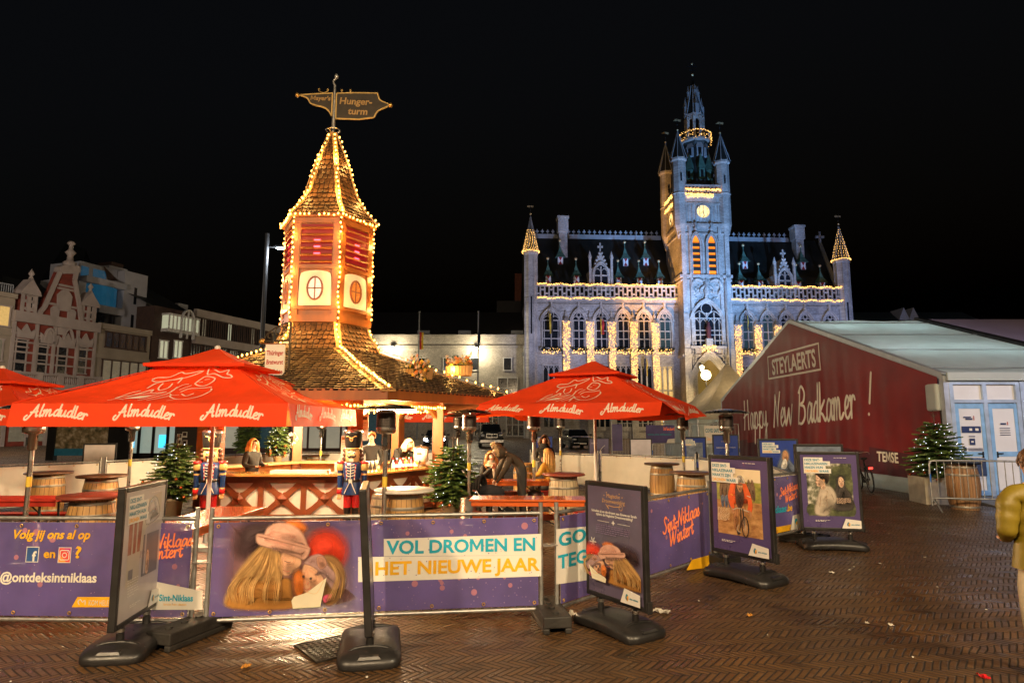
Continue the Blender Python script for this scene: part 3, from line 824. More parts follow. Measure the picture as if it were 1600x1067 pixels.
for s_, dy_, pt, pk in ((-1, D + .5, 250, 206), (1, D + .5, 253, 209), (-1, D + dep - .5, 271, 225), (1, D + dep - .5, 273, 222)):
 x = cx + s_ * (hw - .3); r = 1.02
 zt, zk = pz(pt, TY + dy_), pz(pk, TY + dy_)
 t = MB(); t.lathe([(.5, zclk - 2), (r, zclk + .1), (r, zg + .2), (r * 1.12, zg + .3), (r * 1.0, zg + .5), (r * .95, zt - .5), (r * 1.15, zt - .3), (r * 1.15, zt)], 8, 0, (x, dy_, 0), sharp=True, sm=False, ph=pi / 8)
 t.b2(x - .1, x + .1, dy_ - r * 1.02, dy_ - r * .7, zt - 3.6, zt - 2.4, 1)
 o = t.build('tower_turret', [STONE, GLASS_D], hall)
 s2 = MB(); s2.lathe([(r * 1.22, zt), (r * .55, zt + (zk - zt) * .5), (.04, zk)], 8, 0, (x, dy_, 0), sm=False, ph=pi / 8)
 for a in range(8): an = a * pi / 4 + pi / 8; s2.bar((x + r * 1.22 * cos(an), dy_ + r * 1.22 * sin(an), zt), (x, dy_, zk), .1, .1, 1)
 s2.build('spire', [SLATE, LEAD], o)
 f = MB(); f.bar((x, dy_, zk - .2), (x, dy_, zk + 1.7), .09, .09); f.sph(x, dy_, zk + .2, .16, 6, 4, 1); f.sph(x, dy_, zk + 1.0, .13, 6, 4); f.add([(x - .6, dy_, zk + 1.6), (x + .5, dy_, zk + 1.5), (x + .6, dy_, zk + 1.8), (x - .2, dy_, zk + 1.9)], [(0, 1, 2, 3)], 1)
 f.build('vane', [BLACK, GOLD], o)
LY = D + hw; lz = lambda py: pz(py, TY + LY)
lx = P(1086, 200, TY + LY).x - HX0
ln = MB()
r1 = (P(1112, 285, TY + LY).x - P(1070, 285, TY + LY).x) / 2
ln.lathe([(r1 * 1.15, zg - .2), (r1 * 1.15, zg + .3), (r1 * .95, lz(270)), (r1 * .82, lz(255)), (r1 * .82, lz(235)), (r1 * 1.05, lz(228))], 8, 0, (lx, LY, 0), sharp=True, sm=False, ph=pi / 8)
lantern = ln.build('lantern_base', [SLATE], hall)
for a in (-90, -45, -135, 0, 180):
 an = R(a); rr = r1 * .92
 zz = lz(280)
 f = MB(); f.box(0, 0, 0, .8, .8, 1.6); f.add([(-.55, -.55, .8), (.55, -.55, .8), (.55, .55, .8), (-.55, .55, .8), (0, 0, 3.4)], [(0, 1, 4), (1, 2, 4), (2, 3, 4), (3, 0, 4)], 1)
 f.rect(-.2, .2, -.6, .5, -.42, 2)
 f.build('roof_dormer', [COPPER, COPPER, BLACK], lantern, (lx + rr * 1.1 * cos(an), LY + rr * 1.1 * sin(an), zz), an + pi / 2)
for a in (-90, -45, -135):
 an = R(a); rr = r1 * .8
 f = MB(); f.box(0, 0, 0, .9, .5, 1.4); f.add([(-.6, -.35, .7), (.6, -.35, .7), (.6, .25, .7), (-.6, .25, .7), (0, 0, 2.2)], [(0, 1, 4), (1, 2, 4), (2, 3, 4), (3, 0, 4)])
 f.rect(-.25, .25, -.5, .6, -.27, 1)
 f.build('roof_dormer', [LEAD, BLACK], lantern, (lx + rr * cos(an), LY + rr * sin(an), lz(244)), an + pi / 2)
rg = r1 * 1.12
g2 = MB(); g2.lathe([(rg * .8, lz(229)), (rg, lz(226)), (rg, lz(223)), (0, lz(223))], 16, 0, (lx, LY, 0), sharp=True)
for k in range(8): an = k * pi / 4; g2.lathe([(.16, 0), (.2, .6), (0, 1.3)], 5, 0, (lx + rg * cos(an), LY + rg * sin(an), lz(223)))
g2.build('gallery', STONE_D, lantern)
ring = lambda zz, rr: [(lx + rr * cos(2 * pi * k / 24), LY + rr * sin(2 * pi * k / 24), zz) for k in range(25)]
fairy_line('gallery_lights', ring(lz(213), rg * 1.05), 110, (.05, .05, .12), .06)
fairy_line('gallery_lights', ring(lz(222), rg * 1.08), 120, (.08, .08, .4), .06)
lz2 = MB(); r2 = r1 * .62
for k in range(8):
 an = k * pi / 4 + pi / 8
 lz2.bar((lx + r2 * cos(an), LY + r2 * sin(an), lz(223)), (lx + r2 * cos(an), LY + r2 * sin(an), lz(186)), .38, .38)
 a2 = an + pi / 4
 p0 = V((lx + r2 * cos(an), LY + r2 * sin(an), 0)); p1 = V((lx + r2 * cos(a2), LY + r2 * sin(a2), 0))
 for i in range(6):
  f0, f1 = i / 6, (i + 1) / 6
  h0, h1 = [lz(200) + (lz(190) - lz(200)) * sin(pi * f) for f in (f0, f1)]
  A, B = p0.lerp(p1, f0), p0.lerp(p1, f1)
  lz2.add([(A.x, A.y, h0), (B.x, B.y, h1), (B.x, B.y, lz(184)), (A.x, A.y, lz(184))], [(0, 1, 2, 3)])
lz2.lathe([(r2 * 1.15, lz(185)), (r2 * 1.15, lz(182)), (0, lz(182))], 8, 0, (lx, LY, 0), sharp=True, sm=False, ph=pi / 8)
lz2.lathe([(r2 * .5, lz(223)), (r2 * .5, lz(185))], 8, 1, (lx, LY, 0))
lz2.build('open_lantern', [STONE, BLACK], lantern)
s3 = MB(); s3.lathe([(r2 * 1.12, lz(182)), (r2 * .62, lz(158)), (r2 * .3, lz(135)), (.06, lz(118))], 8, 0, (lx, LY, 0), sm=False, ph=pi / 8)
for k in range(8):
 an = k * pi / 4 + pi / 8
 s3.bar((lx + r2 * 1.12 * cos(an), LY + r2 * 1.12 * sin(an), lz(182)), (lx + r2 * .3 * cos(an), LY + r2 * .3 * sin(an), lz(135)), .16, .16, 1)
for k in range(4):
 an = k * pi / 2 - pi / 2
 for (zz, rr, sc_) in ((lz(176), r2 * 1.0, 1), (lz(150), r2 * .6, .7)):
  ccx, ccy = lx + rr * cos(an), LY + rr * sin(an)
  s3.box(ccx, ccy, zz, .5 * sc_, .5 * sc_, 1.6 * sc_, 1); s3.lathe([(.42 * sc_, .8 * sc_), (0, 2.4 * sc_)], 4, 1, (ccx, ccy, zz))
s3.build('spire', [SLATE, LEAD], lantern)
f = MB(); f.bar((lx, LY, lz(119)), (lx, LY, lz(96)), .1, .1); f.sph(lx, LY, lz(117), .25, 6, 4, 1)
for zz, w in ((lz(110), .5), (lz(104), .8), (lz(100), .5)): f.b2(lx - w, lx + w, LY - .04, LY + .04, zz - .05, zz + .05)
f.sph(lx, LY, lz(100), .2, 6, 4, 1); f.build('finial', [BLACK, GOLD], lantern)
o = thing('globe_lamp', 'big glowing globe lamp on a post before the town hall gateway', 'lamp', (P(1103, 585, 84).x, 84, 0))
zz = pz(586, 84); mb = MB(); mb.sph(0, 0, zz, .66, 14, 10); mb.build('globe', glow('globe glass', (1.0, .80, .42), 3.0, samp=False), o)
mb = MB(); mb.tube([(0, 0, 0), (0, 0, zz - .6)], .1, 8); mb.build('post', BLACK, o); lamp_light('lamp_light', 'POINT', (0, -.9, zz), 1500, (1, .72, .35), o, .5)
o = thing('gate_lantern', 'small lit lantern left of the globe lamp in the gateway', 'lamp', (P(1097, 578, 86).x, 86, pz(580, 86)))
mb = MB(); mb.lathe([(.2, 0), (.36, .65), (0, .9)], 6); mb.build('lantern_glass', glow('lantern glass', (1.0, .8, .5), 1.6, samp=False), o); mb = MB(); mb.bar((0, 0, .85), (0, 1.4, 1.3), .08, .08); mb.build('lantern_arm', BLACK, o)
# drain pipe of the tower
f = MB(); f.tube([(cx + hw - .9, D - .7, 0), (cx + hw - .9, D - .7, qz(440, D))], .11, 6); f.build('drain_pipe', STONE_D, hall)
# statue on the great window sill
f = MB(); sx = q(1104, 525, D)[0]; f.lathe([(.38, 0), (.3, .8), (.42, 1.5), (.2, 1.9), (.22, 2.2), (0, 2.5)], 8, 0, (sx, D - .6, qz(530, D))); f.b2(sx - .45, sx + .45, D - .9, D - .3, qz(541, D), qz(530, D), 1)
f.build('sill_statue', [pm('dark red cloak', (.10, .02, .02), .7), STONE], hall)
# flags in front of the facade
FLY = pm('flag yellow', (.65, .45, .04), .7, translucent=.2); FLR = pm('flag red', (.45, .02, .03), .7, translucent=.2); FLB = pm('flag navy', (.012, .02, .06), .7, translucent=.2); FLK = pm('flag black', (.01, .01, .012), .7)
def flag(px, py0, py1, cols, dy, label, hgt=None, loc=None):
 x, z1 = q(px, py0, dy); z0 = qz(py1, dy)
 o = thing('flag', label, 'flag', (HX0 + x - .0, TY + dy + x * sin(R(3)), 0))
 f = MB(); f.tube([(0, 1.0, z1 + 2.2), (0, -.25, z1 - .2)], .06, 6); f.build('flag_pole', LEAD, o)
 f = MB(); n = 9
 for i, cidx in enumerate(range(len(cols))):
  x0 = -.28 + .56 * i / len(cols); x1 = -.28 + .56 * (i + 1) / len(cols)
  for k in range(n):
   za, zb = z1 - (z1 - z0) * k / n, z1 - (z1 - z0) * (k + 1) / n
   wa = 1 - .5 * abs(k / n - .4); wb = 1 - .5 * abs((k + 1) / n - .4)
   ya, yb = .12 * sin(k * 1.1 + i), .12 * sin((k + 1) * 1.1 + i)
   f.add([(x0 * wa, ya, za), (x1 * wa, ya + .1, za), (x1 * wb, yb + .1, zb), (x0 * wb, yb, zb)], [(0, 1, 2, 3)], cidx)
 f.build('cloth', cols, o)
flag(860.5, 492, 523, [FLY, FLK], -1.2, 'limp yellow and black flag hanging before the far left arched window')
flag(940, 500, 524, [FLY, FLR, FLR], -1.2, 'limp flag in red with yellow edge at the third arched window')
flag(1008, 560, 588, [FLB, FLB, FLY], -1.2, 'dark blue flag with yellow edge below the fifth window row')
flag(1170, 492, 516, [FLB, FLY, FLB], -1.2, 'limp navy and yellow flag right of the clock tower')

# =================================================================== PALE BUILDING BESIDE THE TOWN HALL
CREAM = pm('cream painted brick', (.46, .43, .38), .8, var=.1, sc=2, bump=.3, bsc=14, joints=.3)
BEIGE = pm('beige render', (.30, .25, .19), .85, var=.15, sc=.5, bump=.15, bsc=10)
TILE_D = pm('dark roof tiles', (.02, .017, .015), .7, var=.3, sc=2, bump=.4, bsc=12)
FRAME_W = pm('white window frame', (.55, .53, .5), .6)
WY = 91.0
wl = thing('cream_building', 'low cream painted building with dark hipped roof and wall lamps', 'building', (0, WY, 0))
x0, x1 = P(430, 600, WY).x, P(823, 600, WY).x; zt = pz(524, WY); ze = pz(541, WY)
m = MB(); m.b2(x0, x1, 0, 12, 0, zt); m.b2(x0, x1, -.35, 0, ze - .25, ze + .1); m.b2(x0, x1, -.2, 0, zt - .2, zt + .1); m.build('wall', CREAM, wl)
m = MB(); m.b2(x0 - .1, x1, .9, 1.0, zt - .2, zt + .3)
m.add([(x0, .5, zt), (x1, .5, zt), (x1, 9, zt + 5), (x0, 9, zt + 5)], [(0, 1, 2, 3)]); m.build('roof', TILE_D, wl)
for px in (662, 726, 808):
 x = P(px, 518, WY + 1.5).x; m = MB(); m.b2(x - .9, x + .9, 1.2, 2.6, zt - .2, zt + .9); m.b2(x - .35, x + .35, 1.0, 1.3, zt - .2, zt + .5); m.build('roof_vent', LEAD, wl)
m = MB(); xx = P(819, 560, WY - .3).x; m.tube([(xx, -.4, 0), (xx, -.4, ze)], .12, 6); m.box(xx, -.4, ze - 1.2, .6, .4, .5); m.build('drain_pipe', LEAD, wl)
def simple_window(parent, x, y, z, w, h, glass=GLASS_D, frame=FRAME_W, mull=1, tr=0, t=.12):
 f = MB()
 f.b2(x - w / 2 - t, x + w / 2 + t, y - .12, y, z + h / 2, z + h / 2 + t); f.b2(x - w / 2 - t, x + w / 2 + t, y - .18, y, z - h / 2 - t, z - h / 2)
 for k in range(mull + 2): xx = x - w / 2 + w * k / (mull + 1); f.b2(xx - t / 2, xx + t / 2, y - .1, y - .0, z - h / 2, z + h / 2)
 for k in range(tr): zz = z - h / 2 + h * (k + 1) / (tr + 1); f.b2(x - w / 2, x + w / 2, y - .09, y, zz - t / 3, zz + t / 3)
 o = f.build('window', frame, parent)
 g_ = MB(); g_.rect(x - w / 2, x + w / 2, z - h / 2, z + h / 2, y - .03); g_.build('pane', glass, o)
 return o
for px in (593, 658, 699, 741, 793): p = P(px, 569, WY); simple_window(wl, p.x, 0, p.z, 1.15, 1.7, mull=0)
for px in (660, 700, 793): p = P(px, 606, WY); simple_window(wl, p.x, 0, p.z, 2.8, 2.8, mull=1, tr=1)
for px in (520, 560, 760, 840 - 30): p = P(px, 660, WY); simple_window(wl, p.x, 0, 1.9, 3.4, 3.0, mull=3, tr=1)
LAMPW = glow('white lamp glass', (1.0, .93, .75), 12.0, samp=False)
for px, py in ((613, 543), (745, 544), (822 - 30, 546)):
 p = P(px, py, WY - 1.0)
 if px > 780: continue
 o = thing('wall_lamp', 'lit white wall lamp under the eaves %s' % ('beside the taller flagpole of the cream building' if px == 745 else 'left of the short flagpole on the cream building'), 'lamp', (p.x, WY - .9, p.z))
 f = MB(); f.sph(0, 0, 0, .22, 8, 6); f.build('lamp_glass', LAMPW, o)
 f = MB(); f.bar((0, .9, .1), (0, .1, .1), .1, .1); f.lathe([(.3, .1), (.1, .35)], 8); f.build('lamp_arm', BLACK, o)
 lamp_light('lamp_light', 'POINT', (0, -1.0, -.5), 620, (1, .85, .55), o, .2)
for px, ptop, lab, red in ((654, 487, 'slim flagpole with a limp red and yellow flag before the cream building', 1), (747, 487, 'slim bare flagpole beside the right wall lamp of the cream building', 0)):
 Yp = 84; x = P(px, 560, Yp).x; zt_ = pz(ptop, Yp)
 o = thing('flagpole', lab, 'flagpole', (x, Yp, 0))
 f = MB(); f.tube([(0, 0, 0), (0, 0, zt_)], [.13, .07], 8); f.sph(0, 0, zt_, .12, 6, 4); f.build('pole', LEAD, o)
 if red:
  f = MB(); za, zb = pz(519, Yp), pz(546, Yp)
  for i in range(8):
   a, b_ = za + (zb - za) * i / 8, za + (zb - za) * (i + 1) / 8
   for j in range(2): f.add([(.1 + .25 * j, .1 * sin(i), a), (.35 + .25 * j, .1 * sin(i + 1), a), (.35 + .25 * j, .1 * sin(i + 2), b_), (.1 + .25 * j, .1 * sin(i + 1), b_)], [(0, 1, 2, 3)], j)
  f.build('cloth', [FLR, FLY], o)
 else:
  f = MB(); za, zb = pz(514, Yp), pz(540, Yp); f.tube([(.05, 0, za), (.12, 0, (za + zb) / 2), (.05, 0, zb)], [.05, .25, .08], 6); f.build('furled_cloth', FLB, o)
# dark flank between cream building and town hall, and the blue-roofed house on the far right
o = thing('brick_chimney_house', 'dark house behind the left turret with glowing red brick chimney', 'house', (P(814, 470, 103).x, 103, 0))
m = MB(); m.b2(-4, 1.5, 0, 8, 0, pz(470, 103)); m.build('wall', TILE_D, o)
m = MB(); zt = pz(425, 103); m.b2(-1.0, .8, 1, 2.5, pz(470, 103), zt); m.build('chimney', pm('old red brick', (.20, .065, .035), .85, var=.25, sc=3), o)
BLUEROOF = pm('blue grey slate', (.06, .09, .12), .5, var=.2, sc=1, bump=.2, bsc=8)
o = thing('slate_roof_house', 'long house with blue grey slate roof behind the big tent', 'house', (0, 100, 0))
x0, x1 = P(1338, 490, 100).x, P(1532, 490, 100).x; za, zb = pz(502, 100), pz(481, 100)
m = MB(); m.b2(x0, x1, 0, 10, 0, za); m.build('wall', BEIGE, o)
m = MB(); m.add([(x0, -.3, za), (x1, -.3, za), (x1, 4, zb), (x0, 4, zb), (x1, 9, za), (x0, 9, za)], [(0, 1, 2, 3), (3, 2, 4, 5), (1, 4, 2), (0, 3, 5)]); m.build('roof', BLUEROOF, o)
for px in (1405, 1420):
 p = P(px, 490, 101.5); m = MB(); m.add([(p.x - 1.0, .2, za), (p.x + 1.0, .2, za), (p.x, .2, zb + .1), (p.x, 3.9, zb + .1)], [(0, 1, 2), (1, 3, 2), (0, 2, 3)]); m.build('roof_gable', [FRAME_W], o)

# =================================================================== FLOODLIGHTS ON THE TOWN HALL
FLOODS = [(-15, -24, 3400, (.50, .58, 1.0), (-21, 0, 19)), (-5.5, -25, 2400, (.48, .58, 1.0), (-9, 0, 20)), (3, -29, 15500, (.19, .47, 1.0), (.8, -2, 30)), (13, -27, 2500, (.36, .50, 1.0), (14, 0, 19)), (24, -26, 2100, (.40, .50, 1.0), (21, 0, 20)), (-17, -13, 13000, (1.0, .45, .09), (-4.0, 2.5, 27))]
HW_ = hall.matrix_basis
hall_m = M4.Translation(hall.location) @ M4.Rotation(R(3), 4, 'Z')
fl0 = None
flab = ['floodlight on the square aimed at the left wing of the town hall', 'floodlight aimed at the bays left of the clock tower', 'brightest blue floodlight aimed up at the clock tower', 'floodlight aimed at the bays right of the clock tower', 'floodlight aimed at the far right turret of the town hall', 'amber floodlight aimed at the left side of the clock tower']
for i, (x, y, e, c, t) in enumerate(FLOODS):
 p = hall_m @ V((x, y, 0)); tt = hall_m @ V(t)
 o = thing('floodlight', flab[i], 'floodlight', p, 0, 'floodlights for the town hall')
 m = MB(); m.box(0, 0, .25, .5, .35, .4); m.b2(-.3, .3, -.1, .1, 0, .06); m.build('housing', BLACK, o)
 m = MB(); m.b2(-.2, .2, .16, .19, .12, .4); m.build('lens', glow('blue floodlight lens', (.4, .6, 1.0), 8, samp=False), o)
 l = lamp_light('flood_beam', 'SPOT', (0, .3, .6), e * 2.6, c, o, .3, None, (50, 56, 54, 66, 66, 25)[i], .9)
 aim(l, p + V((0, .3, .6)), tt)
# =================================================================== ROW OF HOUSES ON THE LEFT
RD = (.326, .946); RO = (-43.9, 57.0); RROT = atan2(RD[1], RD[0])
def FU(px):
 r = (px - 800) / 968.0
 return (57.0 * r + 43.9) / (.326 - .946 * r)
def HZ(px, py):
 return pz(py, 57.0 + .946 * FU(px))
def house(name, label, px0, v=0.0):
 u = FU(px0)
 o = thing(name, label, 'house', (RO[0] + RD[0] * u - RD[1] * v, RO[1] + RD[1] * u + RD[0] * v, 0), RROT)
 return o, u
BRICK = pm('dark red brick', (.20, .035, .02), .85, var=.25, sc=2, bump=.2, bsc=20)
TRIM = pm('pale stone trim', (.36, .30, .27), .8, var=.12, sc=1)
BROWN = pm('brown brick', (.055, .03, .022), .85, var=.25, sc=2)
WHITE_R = pm('white render', (.33, .33, .36), .8, var=.1, sc=.5)
BLUE_G = pm('blue lit bay glass', (.03, .10, .16), .15, em=.025, ec=(.05, .5, .95), samp=False, var=.3, sc=.4)
PALE_G = pm('pale lit window', (.4, .42, .34), .3, em=.14, ec=(.9, .9, .6), samp=False, var=.2, sc=1)
DIM_G = pm('dim curtained window', (.10, .095, .08), .25, em=.03, ec=(1, .8, .5), samp=False, var=.3, sc=1)
# beige flat-roofed block on the frame edge
o, u0 = house('beige_apartment', 'beige apartment block with roof railing and one orange lit window', -70)
f = lambda px: FU(px) - u0
zt = HZ(0, 456)
m = MB(); m.b2(0, f(29), 0, 10, 0, zt); m.b2(0, f(29), -.3, 0, zt - .35, zt + .05); m.b2(0, f(29), -.12, 0, HZ(10, 520) - .15, HZ(10, 520) + .15); m.build('wall', BEIGE, o)
m = MB()
for k in range(24): x = f(-60) + (f(27) - f(-60)) * k / 23; m.bar((x, .3, zt), (x, .3, zt + .9), .05, .05)
m.bar((f(-60), .3, zt + .9), (f(27), .3, zt + .9), .07, .07); m.build('railing', LEAD, o)
simple_window(o, f(4), 0, HZ(8, 493), 1.9, 1.7, GLASS_W, TRIM, 1); simple_window(o, f(1), 0, HZ(6, 546), 1.6, 1.8, DIM_G, TRIM, 1); simple_window(o, f(1), 0, HZ(6, 600), 1.6, 1.8, GLASS_D, TRIM, 1)
o, u0 = house('brick_corner_house', 'striped red brick house rising behind the beige apartment block', -90, 4)
m = MB(); x1 = FU(4) - u0 + .4; zt = HZ(0, 394); m.b2(0, x1, 0, 6, 0, zt)
m.build('wall', BRICK, o)
m = MB()
for k in range(6): m.b2(0, x1 + .05, -.06, 0, zt - 1.2 - k * 1.1, zt - .9 - k * 1.1)
m.b2(-.2, x1 + .2, -.3, 0, zt - .2, zt + .3); m.build('stone_bands', TRIM, o)
# gabled show house
o, u0 = house('gabled_house', 'red brick house with ornate white gable and tall stone finial', 30)
X = lambda px: FU(px) - u0
def PT(px, py): return (X(px), HZ(px, py))
xw = X(158)
zk = HZ(35, 492)
m = MB(); m.b2(0, xw, 0, 12, 0, zk)
gab = [(66, 494), (69, 486), (74, 480), (80, 462), (86, 445), (94, 422), (97, 418), (119, 420), (117, 438), (123, 460), (127, 474), (130, 490), (133, 502)]
m.prism([PT(*p) for p in gab], .0, .8)
for a, b_, t in ((38, 62, 462), (133, 155, 480)): m.b2(X(a), X(b_), .0, 1.2, zk - .5, HZ((a + b_) / 2, t))
m.build('wall', BRICK, o)
m = MB()
def trim_line(pts, w=.3, y0=-.22, y1=.0):
 for p, r_ in zip(pts, pts[1:]):
  a, b_ = PT(*p), PT(*r_)
  m.bar((a[0], (y0 + y1) / 2, a[1]), (b_[0], (y0 + y1) / 2, b_[1]), y1 - y0, w, 0, up=(0, 1, 0)) if False else m.bar((a[0], (y0 + y1) / 2, a[1]), (b_[0], (y0 + y1) / 2, b_[1]), w, y1 - y0, 0, up=(0, 1, 0))
trim_line(gab, .36)
m.b2(-.2, xw + .2, -.45, 0, zk - .6, zk + .35)
# top cap and finial
tp = X(109); z1 = HZ(109, 420)
m.prism([PT(*p) for p in ((91, 423), (92, 417), (97, 414), (104, 414), (109, 411), (114, 414), (120, 416), (124, 424), (119, 428), (97, 428))], -.3, .6)
zf = HZ(109, 384)
m.lathe([(.55, 0), (.6, .3), (.3, .5), (.25, 1.0), (.5, 1.3), (.2, 1.6), (.18, 2.0), (.38, 2.2), (.2, 2.5), (.12, zf - z1 - .2), (0, zf - z1)], 8, 0, (tp, .1, z1 + .3))
for a, b_, t, k in ((38, 62, 461, 438), (133, 155, 479, 462)):
 c_ = (a + b_) / 2; hw_ = (X(b_) - X(a)) / 2; zt_ = HZ(c_, t)
 m.prism([(X(c_) - hw_ * 1.35, zt_), (X(c_) + hw_ * 1.35, zt_), (X(c_) + hw_ * 1.2, zt_ + .35), (X(c_) + hw_ * .6, zt_ + .9), (X(c_), zt_ + 1.5), (X(c_) - hw_ * .6, zt_ + .9), (X(c_) - hw_ * 1.2, zt_ + .35)], -.3, 1.0)
 m.lathe([(.25, 0), (.12, .3), (.28, .5), (0, 1.0)], 6, 0, (X(c_), .0, zt_ + 1.45))
 for s_ in (-1, 0, 1): m.b2(X(c_) + s_ * hw_ * .85 - .14, X(c_) + s_ * hw_ * .85 + .14, -.12, 0, zk + .2, zt_)
 for g_ in (.35, .7): m.b2(X(c_) - hw_, X(c_) + hw_, -.1, 0, zk + (zt_ - zk) * g_ - .12, zk + (zt_ - zk) * g_ + .12)
# bands, pilasters, crests
for py in (505, 528, 540, 555, 570): zz = HZ(95, py); m.b2(0, xw, -.12, 0, zz - .08, zz + .08)
for px in (30, 66, 94, 130, 157): x = X(px); m.b2(x - .12, x + .12, -.2, 0, 0, zk - .5)
for c_, w_ in ((86, 15), (115, 15)):
 hw_ = (X(c_ + w_ / 2) - X(c_ - w_ / 2)) / 2
 arch_ring(m, X(c_), hw_ * 1.5, HZ(c_, 533), HZ(c_, 530), HZ(c_, 516), .18, -.25, 0, 0, 2.0)
for c_, py in ((49, 518), (142, 532), (86, 527), (114, 532)):
 x, zz = PT(c_, py)
 m.prism([(x - .7, zz - .6), (x + .7, zz - .6), (x + .85, zz + .35), (x + .4, zz), (x, zz + .7), (x - .4, zz), (x - .85, zz + .35)], -.2, 0)
for c_, py, s_ in ((104, 470, 1.0), (104, 512, .7), (91, 487, .55), (117, 492, .55)):
 x, zz = PT(c_, py); m.prism([(x - s_ * .6, zz - s_), (x + s_ * .6, zz - s_), (x + s_ * .7, zz + s_ * .5), (x + s_ * .3, zz + s_), (x - s_ * .3, zz + s_), (x - s_ * .7, zz + s_ * .5)], -.2, 0)
for py, a, b_ in ((447, 93, 117), (452, 92, 118), (478, 80, 124), (500, 68, 130)): zz = HZ(104, py); m.b2(X(a), X(b_), -.14, 0, zz - .1, zz + .1)
# balcony balustrade
zb0, zb1 = HZ(95, 601), HZ(95, 586)
m.b2(-.1, xw + .1, -1.2, 0, zb0 - .5, zb0); m.b2(-.1, xw + .1, -1.2, -.9, zb1 - .15, zb1 + .05)
for k in range(40): x = xw * (k + .5) / 40; m.lathe([(.09, 0), (.05, .15), (.11, .4), (.05, .7), (.09, zb1 - zb0 - .12)], 6, 0, (x, -1.05, zb0))
for k in range(5): x = xw * k / 4; m.b2(x - .25, x + .25, -1.22, -.88, zb0, zb1 + .1)
m.build('stone_trim', TRIM, o)
for px, w_ in ((45, .95), (78, .9), (109, .9), (140, .85)):
 simple_window(o, X(px), 0, (HZ(px, 543) + HZ(px, 583)) / 2, w_, HZ(px, 543) - HZ(px, 583), GLASS_D, TRIM, 0, 1)
 simple_window(o, X(px), 0, HZ(px, 536 if px < 120 else 541), w_, .6, GLASS_D, TRIM, 0)
for px in (52, 146): simple_window(o, X(px), 0, HZ(px, 474 if px < 100 else 488), .5, 1.2, GLASS_D, TRIM, 0)
m = MB(); m.rect(.5, xw - .5, .4, zb0 - 1.2, -.02); m.build('shop_glass', DIM_G, o)
m = MB(); m.add([(0, .9, zk), (xw, .9, zk), (xw * .75, 6, HZ(104, 430)), (xw * .3, 6, HZ(104, 430))], [(0, 1, 2, 3)]); m.build('roof', SLATE, o)
# beige office
o, u0 = house('beige_office', 'beige office house with long window strip beside the white gabled house', 160)
X = lambda px: FU(px) - u0
xw = X(243); zt = HZ(200, 511)
m = MB(); m.b2(0, xw, 0, 9, 0, zt); m.b2(0, xw, -.25, 0, zt - .5, zt + .05); m.b2(0, xw, -.15, 0, HZ(200, 560) - .15, HZ(200, 560) + .2); m.build('wall', BEIGE, o)
simple_window(o, (X(174) + X(236)) / 2, 0, HZ(205, 534), X(236) - X(174), HZ(205, 523) - HZ(205, 545), GLASS_D, BROWN, 5)
simple_window(o, (X(172) + X(240)) / 2, 0, HZ(205, 585), X(240) - X(172), 2.6, DIM_G, BROWN, 4)
# white modern block set back
o, u0 = house('white_modern_house', 'white stepped modern house with blue lit glass bay and roof terrace', 124, 3); o.location.x += RD[0] * 2.4; o.location.y += RD[1] * 2.4
X = lambda px: FU(px) - u0
m = MB()
m.b2(X(192), X(230), -.4, 6, 0, HZ(210, 416)); m.b2(X(230), X(254), -.3, 6, 0, HZ(240, 477)); m.b2(X(125), X(192), 1, 6, 0, HZ(160, 428)); m.b2(X(128), X(190), .6, 5, HZ(160, 430), HZ(160, 402)); m.b2(X(186), X(216), 1.5, 5, HZ(200, 428), HZ(200, 404)); m.b2(X(125), X(193), -.8, 1, HZ(160, 437), HZ(160, 427)); m.b2(X(150), X(192), -.8, 1, HZ(165, 482), HZ(165, 470)); m.b2(X(119), X(132), -.2, 2, HZ(125, 470), HZ(125, 428), 0)
m.b2(X(194), X(214), 2, 4, HZ(205, 404), HZ(205, 397), 1)
m.add([(X(165), .5, HZ(165, 402)), (X(192), .55, HZ(192, 427)), (X(175), .55, HZ(175, 427))], [(0, 1, 2)], 1)
m.build('wall', [WHITE_R, BROWN], o)
m = MB(); n = 8
def bay(z0, z1, mi=0):
 pts = [(X(130) + (X(190) - X(130)) * k / n, .4 - 1.1 * sin(pi * k / n) ** .6) for k in range(n + 1)]
 for (a, b_) in zip(pts, pts[1:]): m.add([(a[0], a[1], z0), (b_[0], b_[1], z0), (b_[0], b_[1], z1), (a[0], a[1], z1)], [(0, 1, 2, 3)], mi)
bay(HZ(160, 470), HZ(160, 437), 0); bay(HZ(160, 506), HZ(160, 482), 1)
m.build('bay_glass', [BLUE_G, GLASS_D], o)
m = MB(); m.rect(X(130), X(143), HZ(140, 428), HZ(140, 404), .57); m.rect(X(150), X(172), HZ(140, 428), HZ(140, 404), .57); m.build('penthouse_glass', BLUE_G, o)
for px, a, b_ in ((211, 440, 467), (209, 484, 506)):
 m = MB(); m.rect(X(px - 2), X(px + 2.6), HZ(px, b_), HZ(px, a), -.43); m.build('slit_window', GLASS_D, o)
simple_window(o, X(233.5), -.3, HZ(233, 495), 1.0, 1.0, GLASS_D, FRAME_W, 1)
